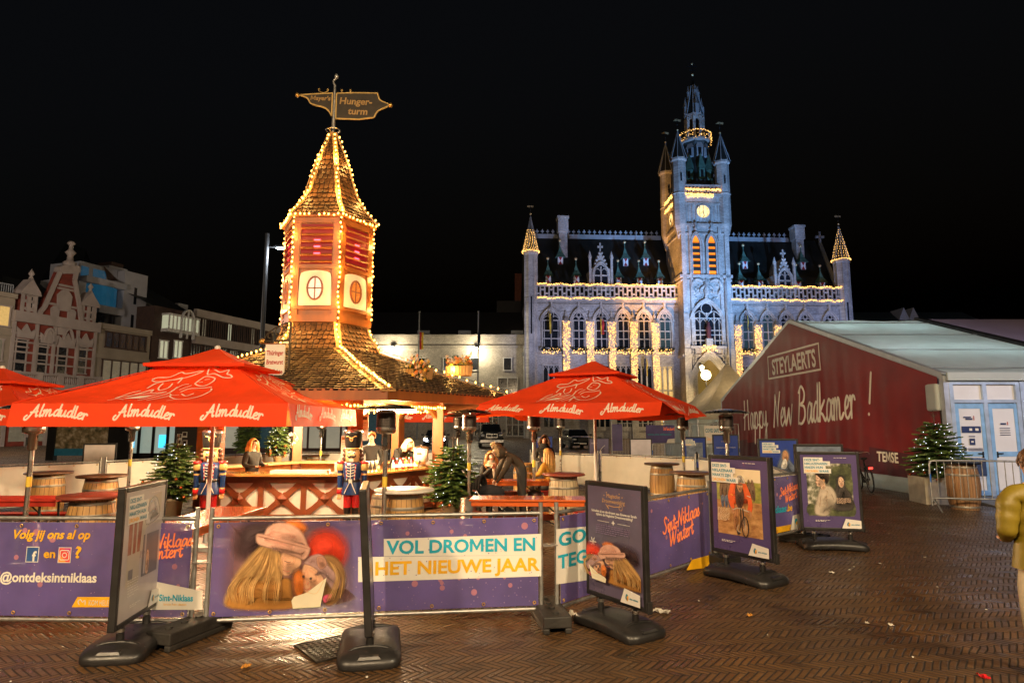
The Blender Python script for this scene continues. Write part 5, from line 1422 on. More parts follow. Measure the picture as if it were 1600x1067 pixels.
# --- nutcracker figures
NB = pm('nutcracker blue', (.008, .032, .125), .35, coat=.3); NR = pm('nutcracker red', (.55, .015, .02), .35, coat=.3); NK = pm('nutcracker black', (.012, .011, .011), .3, coat=.3)
NSK = pm('nutcracker skin', (.72, .45, .20), .4); NW = pm('nutcracker white', (.75, .72, .65), .4); NH = pm('nutcracker brown hair', (.06, .025, .012), .5); NGO = pm('nutcracker gold', (.62, .42, .14), .35, metal=.4)
def nutcracker(loc, label, rz=0):
 o = thing('nutcracker_figure', label, 'figure', loc, rz, 'nutcracker figures guarding the hut'); o.scale = (.88, .88, 1)
 mb = MB(); mb.cyl(0, 0, 0, .04, .26, .25, 20); mb.build('base', NGO, o)
 mb = MB()
 for s_ in (-1, 1): mb.lathe([(.075, .04), (.08, .08), (.07, .2), (.078, .31), (.082, .315)], 12, 0, (s_ * .085, 0, 0), (1, 1)); mb.sph(s_ * .085, -.06, .075, .06, 8, 6, 0, (1, 1.5, .7))
 mb.build('boots', NK, o)
 mb = MB()
 for s_ in (-1, 1): mb.lathe([(.073, .3), (.085, .45), (.095, .62)], 12, 0, (s_ * .085, 0, 0))
 mb.build('trousers', NR, o)
 mb = MB(); mb.lathe([(.22, .55), (.215, .6), (.175, .78), (.165, .82), (.2, 1.0), (.19, 1.12), (.08, 1.16)], 20, 0, (0, 0, 0), (1, .8)); j = mb.build('jacket', NB, o)
 mb = MB(); mb.lathe([(.172, .775), (.178, .78), (.178, .825), (.172, .83)], 20, 0, (0, 0, 0), (1, .82)); mb.build('belt', NK, o)
 mb = MB(); mb.b2(-.035, .035, -.16, -.145, .77, .835)
 def jr(z):  # front depth of the jacket
  pr = [(.22, .55), (.175, .78), (.2, 1.0), (.19, 1.12)]
  for (r0, z0), (r1, z1) in zip(pr, pr[1:]):
   if z0 <= z <= z1: return r0 + (r1 - r0) * (z - z0) / (z1 - z0)
  return .19
 for s_ in (-1, 1):
  for k in range(8): za, zb = 1.1 - k * .035, 1.1 - (k + 1) * .035; xa = .1 - .003 * k; mb.bar((s_ * xa, -.8 * sqrt(jr(za) ** 2 - xa ** 2) - .008, za), (s_ * xa, -.8 * sqrt(jr(zb) ** 2 - xa ** 2) - .008, zb), .032, .012, 0 if k % 2 else 1)
  for k in range(6): t0, t1 = k / 6, (k + 1) / 6; z0, z1 = .775 - .2 * t0, .775 - .2 * t1; x0, x1 = s_ * (.02 + .1 * t0), s_ * (.02 + .1 * t1); mb.bar((x0, -.8 * sqrt(jr(z0) ** 2 - x0 ** 2) - .008, z0), (x1, -.8 * sqrt(jr(z1) ** 2 - x1 ** 2) - .008, z1), .026, .012)
 for z in (.88, .93, .98, 1.03, 1.08):
  for k in range(4): x0, x1 = -.08 + .04 * k, -.04 + .04 * k; mb.bar((x0, -.8 * sqrt(jr(z) ** 2 - x0 ** 2) - .006, z + .01 * abs(k - 1.5)), (x1, -.8 * sqrt(jr(z) ** 2 - x1 ** 2) - .006, z + .01 * abs(k - .5)), .012, .01)
 mb.bar((0, -.172, .85), (0, -.165, 1.1), .014, .012)
 mb.build('braid', [NW, NR], o)
 for s_ in (-1, 1):
  mb = MB(); mb.lathe([(.05, .56), (.055, .6), (.052, .75), (.06, .9), (.066, 1.02), (.05, 1.1), (.0, 1.11)], 12, 0, (s_ * .255, 0, 0)); a = mb.build('arm', NB, o)
  mb = MB(); mb.lathe([(.056, .56), (.062, .565), (.06, .64), (.054, .645)], 12, 1, (s_ * .255, 0, 0)); mb.lathe([(.056, .645), (.058, .665), (.053, .67)], 12, 0, (s_ * .255, 0, 0)); mb.lathe([(.06, .9), (.062, .93), (.058, .935)], 12, 0, (s_ * .255, 0, 0)); mb.build('cuff', [NGO, NR], a)
  mb = MB(); mb.sph(s_ * .255, 0, .525, .05, 10, 7, 0, (1, 1, 1.1))
  for f in range(4): mb.tube([(s_ * .255 - .03 + f * .02, -.03, .52), (s_ * .255 - .03 + f * .02, -.045, .485), (s_ * .255 - .03 + f * .02, -.03, .465)], .011, 5)
  mb.tube([(s_ * .22, -.03, .54), (s_ * .215, -.05, .505)], .012, 5)
  mb.build('hand', NSK, a)
  mb = MB(); mb.lathe([(.075, .985), (.085, 1.0), (.085, 1.06), (.07, 1.11)], 14, 0, (s_ * .25, 0, 0)); mb.lathe([(.075, 1.11), (.088, 1.115), (.08, 1.15), (.0, 1.16)], 14, 1, (s_ * .25, 0, 0)); mb.build('epaulette', [NGO, NR], a)
 mb = MB(); mb.lathe([(.10, 1.13), (.145, 1.15), (.152, 1.25), (.15, 1.38), (.1, 1.4)], 20, 0, (0, 0, 0), (1, .9)); hd = mb.build('head', NSK, o)
 mb = MB()
 for s_ in (-1, 1):
  mb.sph(s_ * .055, -.122, 1.31, .024, 8, 6, 1); mb.sph(s_ * .055, -.14, 1.31, .013, 6, 4, 2); mb.bar((s_ * .03, -.133, 1.35), (s_ * .09, -.118, 1.352), .01, .012, 0)
  mb.tube(spline([(0, -.142, 1.245), (s_ * .045, -.142, 1.235), (s_ * .08, -.13, 1.25), (s_ * .095, -.118, 1.275)], 4), [.012, .018, .022, .024, .022, .02, .018, .016, .014, .012, .009, .006, .003], 6, 0)
 mb.b2(-.045, .045, -.15, -.128, 1.15, 1.2, 1)
 for k in range(5): mb.b2(-.04 + .018 * k, -.038 + .018 * k, -.152, -.149, 1.155, 1.195, 0)
 mb.build('painted_face', [NK, NW, pm('eye blue', (.05, .15, .4), .3)], hd)
 mb = MB(); mb.sph(0, -.145, 1.272, .022, 8, 6); mb.build('nose', NSK, hd)
 mb = MB()
 for s_ in (-1, 1):
  for k in range(3): mb.lathe([(.02, 0), (.06, .03), (.062, .06), (.03, .09)], 10, 0, (s_ * (.155 + .008 * k), .02, 1.3 - k * .075))
 mb.lathe([(.13, 1.12), (.16, 1.2), (.16, 1.38)], 14, 0, (0, .03, 0), (1, .85)); mb.build('hair', NH, o)
 mb = MB(); mb.lathe([(.155, 1.375), (.16, 1.38), (.165, 1.42), (.195, 1.66), (.2, 1.7), (.16, 1.725), (0, 1.74)], 22, 0, (0, 0, 0), (1, .95)); hat = mb.build('hat', NK, o)
 mb = MB(); mb.tube(spline([(-.11, -.155, 1.6), (-.09, -.168, 1.615), (-.045, -.178, 1.6), (0, -.18, 1.57), (.045, -.178, 1.6), (.09, -.168, 1.615), (.11, -.155, 1.6)], 4), .008, 6); mb.tube([(.032 * cos(t), -.178, 1.555 + .032 * sin(t)) for t in [i * .45 for i in range(15)]], .008, 6); mb.sph(0, -.176, 1.555, .016, 6, 4, 1); mb.build('badge', [NGO, NR], hat)
 mb = MB(); mb.lathe([(.163, 1.375), (.17, 1.38), (.168, 1.4), (.16, 1.4)], 22, 0, (0, 0, 0), (1, .95)); mb.build('hat_band', NGO, hat)
 return o
nutcracker((-2.97, 12.02, .03), 'nutcracker figure at the right front post, standing free in full view')
nutcracker((-5.62, 12.02, .03), 'nutcracker figure at the left front post, half hidden by the umbrella pole', R(15))

# --- things on the counter
GLS = pm('bottle glass clear', (.6, .62, .55), .1, var=.1); PINK = pm('pink drink', (.8, .12, .18), .2); GREENB = pm('green drink', (.25, .5, .05), .2); REDB = pm('red drink', (.6, .02, .02), .2)
YEL = pm('yellow green drink', (.5, .52, .1), .2); CAPW = pm('white bottle cap', (.7, .7, .66), .4); BROWNB = pm('brown cocoa drink', (.12, .05, .02), .25)
def cline(px):  # point above the right front counter seen at that column
 r = (px - 800) / 1000; Y = 10.24 / (.577 - r); return r * Y, Y
bspec = [(615.5, GLS, 'clear bottle at the left end of the bottle row'), (621, REDB, 'bottle of red drink second in the bottle row'), (626.5, GLS, 'clear bottle with white label standing behind the red one'), (630.5, REDB, 'slim red bottle in the middle of the row'), (635, YEL, 'yellow green bottle next to the cocoa bottle'), (639.5, BROWNB, 'dark cocoa coloured bottle in the row'), (643, PINK, 'pink bottle near the dispenser'), (650, GREENB, 'short green bottle beside the drink dispenser')]
for i, (px, m_, lab) in enumerate(bspec):
 x, y = cline(px)
 o = thing('bottle', lab, 'bottle', (x, y + .02, .93), 0, 'bottles on the hut counter')
 hh = .2 if i != 7 else .15; w_ = .036 if i != 7 else .055
 mb = MB(); mb.lathe([(0, 0), (w_, .002), (w_, hh * .62), (w_ * .4, hh * .8), (w_ * .36, hh)], 12); mb.build('body', m_, o)
 mb = MB(); mb.cyl(0, 0, hh, hh + .03, w_ * .42, None, 10); mb.build('cap', CAPW if i % 2 else REDB, o)
 mb = MB(); mb.lathe([(w_ + .001, hh * .2), (w_ + .001, hh * .5)], 12); mb.build('paper_label', PAPER, o)
for i, px in enumerate((577, 583.5, 590)):
 x, y = cline(px); o = thing('sparkling_glass', ['tall flute glass nearest the nutcracker', 'middle tall flute glass of three on the counter', 'tall flute glass nearest the heater pole'][i], 'glass', (x, y + .0, .93), 0, 'flute glasses on the counter')
 mb = MB(); mb.lathe([(.03, 0), (.028, .004), (.005, .01), (.005, .08), (.025, .13), (.032, .21), (.030, .21), (.022, .13), (0, .1)], 12); mb.build('flute', GLS, o)
x, y = cline(659)
o = thing('drink_dispenser', 'round white drink urn with dark foot on the hut counter', 'urn', (x - .02, y + .1, .93))
mb = MB(); mb.lathe([(.0, 0), (.12, 0), (.11, .03), (.11, .1), (.13, .11)], 18); mb.build('foot', STEEL, o)
mb = MB(); mb.lathe([(.13, .11), (.165, .12), (.165, .4), (.16, .41)], 20); mb.build('tank', PLAST, o)
mb = MB(); mb.lathe([(.17, .405), (.172, .42), (.1, .45), (0, .46)], 20); mb.sph(0, 0, .47, .02, 8, 5); mb.build('lid', STEEL, o)
mb = MB(); mb.box(-.02, -.17, .3, .1, .02, .03); mb.tube([(0, -.12, .14), (0, -.2, .14), (0, -.2, .1)], .014, 6); mb.build('handle', BLACK, o)
o = thing('serving_tray', 'long pale serving tray lying on the front counter', 'tray', (-4.05, 12.62, .93))
mb = MB(); mb.b2(-.62, .45, -.12, .14, 0, .012); mb.b2(-.62, .45, -.13, -.12, 0, .05); mb.b2(-.62, .45, .14, .15, 0, .05); mb.b2(-.63, -.62, -.13, .15, 0, .05); mb.b2(.45, .46, -.13, .15, 0, .05); mb.build('tray', PLAST, o)
o = thing('paper_bag', 'crumpled white paper bag with wire handles on the counter', 'bag', (-3.33, 12.66, .93))
mb = MB(); mb.box(0, 0, .1, .26, .15, .2, 0, 0, 1.1, .9); mb.build('bag', PLAST, o, bevel=.02)
mb = MB()
for s_ in (-1, 1): mb.tube([(.09 * cos(t), s_ * .05, .19 + .09 * sin(t)) for t in [pi * i / 10 for i in range(11)]], .004, 5)
mb.build('handle', PLAST, o)
o = thing('wreath', 'small white framed wreath hanging on the back post of the hut', 'wreath', (KX - 1.42, KY + 2.2, 1.5))
mb = MB(); rr_ = random.Random(5)
for i in range(60): t = rr_.uniform(0, 6.28); r_ = .12 + rr_.gauss(0, .02); mb.sph(r_ * cos(t), rr_.gauss(0, .02), r_ * sin(t), rr_.uniform(.012, .03), 5, 4, i % 2)
mb.tube([(0, 0, -.1), (.01, -.02, -.26)], .012, 5, 0); mb.build('wreath_body', [PLAST, STEEL_G], o)
# =================================================================== RED UMBRELLAS
CANV = pm('red umbrella canvas', (.80, .052, .003), .75, var=.07, sc=3, bump=.35, bsc=5, translucent=.3)
PRINT = pm('white canvas print', (.80, .72, .62), .7, var=.03, translucent=.2)
POLE_W = pm('white pole', (.62, .58, .55), .35, var=.06)
def emblem(mb, mapf, s=1.0):
 """line emblem of two figures with wide hats, in metres on the slope panel; origin at its middle"""
 def st(pts, w=.022): mb.stroke([((a - 720) / 1000 * 1.15 * s, (280 - b) / 330 * 1.25 * s) for a, b in pts], w * s, 0, 0, 4)
 st([(290, 205), (330, 190), (470, 185), (560, 150), (640, 160), (830, 140), (700, 185), (560, 205), (380, 222), (295, 212)])
 st([(350, 275), (380, 235), (470, 215), (560, 205), (640, 190), (650, 230)]); st([(470, 235), (480, 270), (540, 295), (600, 270), (590, 235)])
 st([(190, 395), (230, 330), (310, 300)]); st([(190, 395), (300, 355), (440, 330), (560, 320), (640, 310)]); st([(290, 365), (430, 290), (460, 310)], .03)
 st([(300, 400), (480, 390), (560, 345), (640, 310)]); st([(520, 430), (600, 380), (690, 330), (700, 265)])
 st([(870, 115), (920, 165), (1000, 160), (1160, 190), (1270, 195), (1230, 175), (1170, 165), (1150, 135), (1060, 150), (960, 130), (880, 115)])
 st([(870, 230), (890, 200), (930, 180), (1060, 195), (1060, 230), (1010, 255), (930, 250), (870, 235)]); st([(950, 205), (1000, 200)], .012); st([(905, 225), (945, 222)], .014)
 st([(820, 310), (870, 280), (1010, 275), (1120, 265)]); st([(1140, 280), (1165, 300), (1130, 360), (1050, 405), (930, 410), (800, 375), (760, 350)])
 st([(870, 335), (960, 360), (1000, 330)]); st([(720, 330), (780, 350), (850, 345)], .014); st([(620, 430), (700, 390), (760, 360)]); st([(170, 430), (240, 405), (330, 420)], .016)
 st([(690, 300), (730, 250), (800, 240)], .014); st([(770, 290), (800, 270), (850, 250)], .014); st([(860, 435), (910, 410)], .014)
 mb.pp([((a - 720) / 1000 * 1.15 * s, (280 - b) / 330 * 1.25 * s) for a, b in ((300, 395), (420, 360), (540, 350), (480, 395), (330, 402))], 0)
def umbrella(loc, rz, label, zt, zb, half=1.8, wind=0.0, seed=0):
 o = thing('parasol', label, 'parasol', loc, rz, 'red square parasols around the hut')
 zv = zb + .30; vh = .72; zm = zt - .36
 rr = random.Random(seed)
 ph = rr.uniform(0, 6)
 def vy(x, z, sgn):      # how far the hanging valance swings out
  f = (zv - z) / .30
  return -f * (.03 + .025 * sin(3.1 * x + ph) + wind * (.5 + .5 * sin(1.6 * x + ph)) * .35)
 def vz(x, z, side):
  f = (zv - z) / .30
  return wind * f * .16 * (x / half if side == 0 else 0) ** 2 * 0 + wind * f * .1 * (.5 + .5 * sin(1.7 * x + ph + side))
 sag = lambda t: -.09 * sin(pi * t)
 mb = MB()
 for sd in range(4):
  mb.T = M4.Rotation(sd * pi / 2, 4, 'Z')
  n, m = 28, 8
  for j in range(m):
   for i in range(n):
    q_ = []
    for (ii, jj) in ((i, j), (i + 1, j), (i + 1, j + 1), (i, j + 1)):
     t = jj / m; hw = half + (vh * .8 - half) * t; u = -1 + 2 * ii / n
     q_.append((u * hw, -hw, zv + (zm - zv) * t + sag(t) * (1 - .8 * u ** 4) + (1 - t) * t * .05 * sin(u * 9 + ph + sd) + .012 * sin(u * 23 + 5 * t + ph) * t * (1 - u * u)))
    mb.add(q_, [(0, 1, 2, 3)], 0, True)
  for i in range(24):
   for j in range(3):
    q_ = []
    for (ii, jj) in ((i, j + 1), (i + 1, j + 1), (i + 1, j), (i, j)):
     x = -half + 2 * half * ii / 24; z = zv - .30 * jj / 3; q_.append((x, -half + vy(x, z, 0), z + vz(x, z, sd)))
    mb.add(q_, [(0, 1, 2, 3)], 0, True)
  for s_ in (1,): mb.tube([(half * s_, -half, zv + .004), (vh * .8 * s_, -vh * .8, zm + .004)], .008, 4)
 can = mb.build('canopy', CANV, o)
 # prints
 L = hypot(half - vh * .8, zm - zv)
 for sd in range(4):
  mb = MB(); emblem(mb, None, 1.0)
  def onslope(p):
   d = .72 + p.z; t = d / L; hw = half + (vh * .8 - half) * t
   return V((p.x, -hw - .01 + p.y * 1.5, zv + (zm - zv) * t + sag(t) * (1 - .8 * min(1, abs(p.x / hw)) ** 4) + .012))
  mb.deform(onslope); Tm = M4.Rotation(sd * pi / 2, 4, 'Z'); mb.v = [tuple(Tm @ V(p)) for p in mb.v]
  mb.build('printed_logo', PRINT, can)
  mb = MB()
  for cx_ in (-1.22, -.08, 1.06):
   script(mb, 'Almdudler', cx_ + .05, zv - .20, .082, 0, 0, w=.29, sx=1, shear=.18, fit=.74, curve=lambda t: .035 * (1 - t * t) - .02 * t)
  def onval(p): return V((p.x, -half + vy(p.x, p.z, 0) - .006 + p.y * 2, p.z + vz(p.x, p.z, sd)))
  mb.deform(onval); mb.v = [tuple(Tm @ V(p)) for p in mb.v]
  mb.build('lettering', PRINT, can)
 mb = MB()
 for sd in range(4):
  mb.T = M4.Rotation(sd * pi / 2, 4, 'Z'); n = 8
  for i in range(n):
   for j in range(3):
    q_ = []
    for (ii, jj) in ((i, j), (i + 1, j), (i + 1, j + 1), (i, j + 1)):
     t = jj / 3; hw = vh * (1 - t) + .03; u = -1 + 2 * ii / n; q_.append((u * hw, -hw, zt - .30 + .30 * t - .04 * sin(pi * t)))
    mb.add(q_, [(0, 1, 2, 3)], 0, True)
  mb.add([(-vh - .03, -vh - .03, zt - .30), (vh + .03, -vh - .03, zt - .30), (vh + .02, -vh - .02, zt - .345), (-vh - .02, -vh - .02, zt - .345)], [(3, 2, 1, 0)])
 mb.build('vent_cap', CANV, o)
 mb = MB(); mb.tube([(0, 0, .06), (0, 0, zt - .05)], .032, 12); mb.build('pole', POLE_W, o)
 mb = MB(); mb.sph(0, 0, zt + .01, .05, 8, 5); mb.build('cap', POLE_W, o)
 mb = MB()
 for i in range(8):
  a = i * pi / 4; r_ = half * (1 if i % 2 == 0 else 1.41) - .03
  e = V((r_ * cos(a), r_ * sin(a), zv - .02)); mb.tube([(0, 0, zm - .02), e], .014, 5); mb.tube([(0, 0, zb + .05), e.lerp(V((0, 0, zm)), .5)], .011, 5)
 mb.build('ribs', POLE_W, o)
 mb = MB(); mb.b2(-.45, .45, -.45, .45, 0, .06); mb.cyl(0, 0, .06, .3, .05); mb.build('base', STEEL_G, o)
 return o
umbrella((-4.72, 10.1, 0), 0, 'large red parasol in front of the left side of the hut', 3.06, 1.83, seed=1)
umbrella((1.75, 13.5, 0), R(-25), 'red parasol right of the hut, its valance lifted by the wind', 3.20, 1.95, wind=.9, seed=5)
umbrella((-10.15, 12.6, 0), R(2), 'red parasol cut by the left frame edge', 2.97, 1.84, seed=3)
umbrella((-2.9, 23.5, 0), R(10), 'red parasol far behind the hut, seen through its open counter', 3.1, 1.95, seed=4)

# =================================================================== PATIO HEATERS
HB = pm('heater burner mesh', (.06, .05, .045), .4, metal=.7, var=.3, sc=40)
def heater():
 o = thing('patio_heater', '', 'heater', (0, 0, 0), 0, 'patio heaters on poles')
 mb = MB(); mb.lathe([(.23, 0), (.23, .03), (.19, .05), (.19, .48), (.1, .53), (.05, .55)], 20); mb.build('tank_housing', STEEL, o)
 mb = MB(); mb.tube([(0, 0, .52), (0, 0, 1.62)], .033, 12); mb.build('pole', STEEL, o)
 mb = MB(); mb.lathe([(.035, 1.5), (.06, 1.52), (.06, 1.72), (.1, 1.74)], 16); mb.b2(-.03, .03, -.075, -.05, 1.56, 1.68, 1); mb.build('control_head', [STEEL, BLACK], o)
 mb = MB(); mb.lathe([(.1, 1.73), (.135, 1.75), (.14, 1.8), (.14, 1.82)], 20); mb.lathe([(.13, 1.82), (.13, 2.03)], 20, 1)
 for k in range(9): mb.lathe([(.133, 1.83 + k * .022), (.136, 1.838 + k * .022), (.133, 1.846 + k * .022)], 20, 1)
 mb.lathe([(.135, 2.02), (.138, 2.03), (.1, 2.06)], 20); mb.build('burner', [STEEL, HB], o)
 mb = MB(); mb.lathe([(.43, 2.075), (.42, 2.09), (.3, 2.125), (.12, 2.15), (0, 2.16)], 28)
 mb.lathe([(.43, 2.073), (.3, 2.11), (0, 2.135)], 28)
 for k in range(3): a = k * 2.1; mb.tube([(.11 * cos(a), .11 * sin(a), 2.04), (.16 * cos(a), .16 * sin(a), 2.12)], .008, 5)
 mb.build('reflector', STEEL, o)
 mb = MB(); mb.lathe([(.0345, 1.0), (.0345, 1.14)], 12); mb.build('yellow_sticker', pm('yellow sticker', (.7, .5, .05), .5), o)
 return o
ht = heater()
for i, (x, y, lab) in enumerate(((-1.77, 9.0, 'nearest patio heater with dark burner, before the hut counter'), (-.82, 12.3, 'patio heater between the hut and the potted fir, under the parasol corner'), (.45, 13.2, 'patio heater beside the bent man in the dark parka'), (-1.45, 17.2, 'patio heater partly hidden behind the fir right of the hut'),
  (1.38, 18.3, 'patio heater behind the blonde woman, standing at the white fence'), (3.97, 14.9, 'patio heater over the two yellow barrels on the right'), (4.12, 12.3, 'patio heater directly behind the cyclist poster, nearest to the tent'), (-6.72, 9.0, 'patio heater at the left frame edge behind the red bench'),
  (-8.0, 13.5, 'patio heater standing beside the flat topped barrel on the left'), (-5.35, 18.0, 'patio heater behind the hut seen over the serving tray'), (-6.9, 18.8, 'patio heater behind the small fir on the back counter'))):
 if i == 0: ht.location = (x, y, 0); ht['label'] = lab
 else: dup(ht, (x, y, 0), i * .7, lab)

# =================================================================== BARRELS
OAK = pm('barrel oak', (.40, .22, .07), .5, var=.22, sc=3, bump=.2, bsc=18, stretch=(4, 4, .4)); OAK_P = pm('pale barrel oak', (.46, .36, .22), .55, var=.2, sc=3, bump=.2, bsc=18, stretch=(4, 4, .4)); OAK_O = pm('old barrel oak', (.30, .16, .07), .6, var=.25, sc=3, bump=.25, bsc=18, stretch=(4, 4, .4))
HOOP = pm('barrel hoop', (.33, .30, .25), .45, metal=.7, var=.2, sc=8)
TOPB = pm('dark table top', (.10, .05, .025), .35, var=.2, sc=3); TOPW = pm('frosty pale table top', (.62, .58, .52), .4, var=.15, sc=6)
def barrel(x, y, label, wood=OAK, top=TOPB, sc=1.0, tr=.41, h=.9, group='barrel tables around the hut', r=.30):
 o = thing('barrel_table', label, 'barrel', (x, y, 0), random.uniform(0, 6), group)
 mb = MB(); n = 24
 prof = [(r * .82, 0), (r * .93, h * .2), (r, h * .5), (r * .93, h * .8), (r * .82, h)]
 mb.lathe(prof, n); mb.lathe([(0, h - .015), (r * .8, h - .015)], n)
 for k in range(n):   # stave joints
  a = 2 * pi * k / n
  mb.tube([((p + .0005) * cos(a), (p + .0005) * sin(a), z) for p, z in prof], .003, 4, 1)
 mb.build('staves', [wood, pm('stave joint', (.05, .03, .015), .7)], o)
 for z in (.06, .24, .76, .93):
  mb = MB(); rr = r * (.82 + .18 * sin(pi * z)) + .004
  mb.lathe([(rr, h * z - .022), (rr + .004, h * z), (rr, h * z + .022)], n); mb.build('hoop', HOOP, o)
 if top: mb = MB(); mb.lathe([(0, h), (tr - .01, h), (tr, h + .01), (tr, h + .03), (tr - .01, h + .04), (0, h + .04)], 28); mb.build('table_top', top, o)
 if sc != 1: o.scale = (sc, sc, sc)
 return o
barrel(-9.1, 12.7, 'yellow barrel table farthest left, against the white fence')
barrel(-7.55, 11.9, 'barrel with overhanging flat round top beside the chrome heater on the left', OAK, TOPB)
barrel(-5.55, 8.6, 'broad barrel table right behind the tilted building poster', OAK, pm('red brown table top', (.22, .05, .03), .35))
barrel(-1.55, 9.35, 'barrel table with frosty pale top in front of the hut counter', OAK, TOPW, tr=.43)
barrel(-2.02, 10.4, 'slim pale barrel tucked in behind the frosty topped barrel', OAK_P, None, .85)
barrel(.98, 12.3, 'bleached pale barrel table beside the blonde woman', OAK_P, pm('red brown table top', (.22, .05, .03), .35))
barrel(3.62, 15.6, 'upright yellow barrel at the white fence, farther of two on the right', OAK, TOPB, tr=.42)
barrel(3.52, 12.7, 'yellow barrel with wide dark top peeping over the purple fence', OAK, TOPB, tr=.42)
barrel(10.1, 14.5, 'old wine barrel behind the steel crowd barrier at the tent door', OAK_O, BLACK, 1.1, .36)
barrel(-6.15, 20.2, 'barrel table far behind the hut seen over the counter', OAK, TOPB)
barrel(.32, 16.2, 'yellow barrel behind the standing woman with the scarf', OAK, None)

# =================================================================== BEER TABLES, BENCHES, STOOLS
ORW = pm('orange varnished plank', (.55, .10, .015), .22, var=.15, sc=2, stretch=(.3, 4, 1), coat=.5); REDW = pm('red bench plank', (.42, .03, .015), .4, var=.12, sc=3)
def beer(name, label, cat, x, y, rz, L, w, h, m, group):
 o = thing(name, label, cat, (x, y, 0), rz, group)
 mb = MB(); mb.b2(-L / 2, L / 2, -w / 2, w / 2, h - .03, h); mb.b2(-L / 2 + .03, L / 2 - .03, -w / 2 + .03, -w / 2 + .05, h - .1, h - .031); mb.b2(-L / 2 + .03, L / 2 - .03, w / 2 - .05, w / 2 - .03, h - .1, h - .031)
 mb.build('plank', m, o, bevel=.006)
 for s_ in (-1, 1):
  mb = MB(); x_ = s_ * (L / 2 - .3)
  for t in (-1, 1): mb.tube([(x_, t * w * .33, h - .05), (x_ + s_ * .03, t * w * .38, 0)], .016, 6)
  for z in (.12, h * .55): mb.tube([(x_, -w * .36, z), (x_, w * .36, z)], .012, 6)
  mb.tube([(x_, 0, h * .55), (x_ - s_ * .35, 0, h - .05)], .011, 6)
  mb.build('leg', BLACK, o)
 return o
TG, BG_ = 'folding beer tables', 'folding beer benches'
beer('beer_table', 'red beer table reaching in from the left frame edge', 'table', -7.75, 9.75, R(1), 2.2, .6, .77, REDW, TG)
beer('beer_bench', 'red bench behind the left beer table', 'bench', -7.6, 10.35, R(1), 2.2, .25, .47, REDW, BG_)
beer('beer_table', 'glossy orange table pointing at the viewer beside the parasol pole', 'table', -3.65, 7.72, R(88), 2.0, .68, .77, ORW, TG)
beer('beer_table', 'glossy orange table right behind the fence post, in front of the seated group', 'table', .24, 9.75, R(-3), 1.72, .55, .77, ORW, TG)
beer('beer_bench', 'orange bench behind the glossy orange table at the fence post', 'bench', .2, 10.35, R(-3), 1.7, .25, .47, ORW, BG_)
beer('beer_table', 'orange table at which the red haired woman sits', 'table', .05, 13.1, R(2), 1.6, .5, .75, ORW, TG)
beer('beer_bench', 'orange bench under the red haired woman', 'bench', -.35, 13.75, R(4), 1.4, .25, .47, ORW, BG_)
beer('beer_bench', 'red bench under the blonde woman in the mustard coat', 'bench', .75, 13.9, R(4), 1.0, .25, .47, REDW, BG_)
o = thing('stool', 'red round stool beside the glossy orange table', 'stool', (1.14, 10.4, 0))
mb = MB(); mb.lathe([(0, .42), (.17, .42), (.18, .45), (.17, .48), (0, .48)], 18); mb.build('seat', REDW, o)
for k in range(3): a = k * 2.1; mb = MB(); mb.tube([(.1 * cos(a), .1 * sin(a), .42), (.17 * cos(a), .17 * sin(a), 0)], .014, 6); mb.build('leg', BLACK, o)

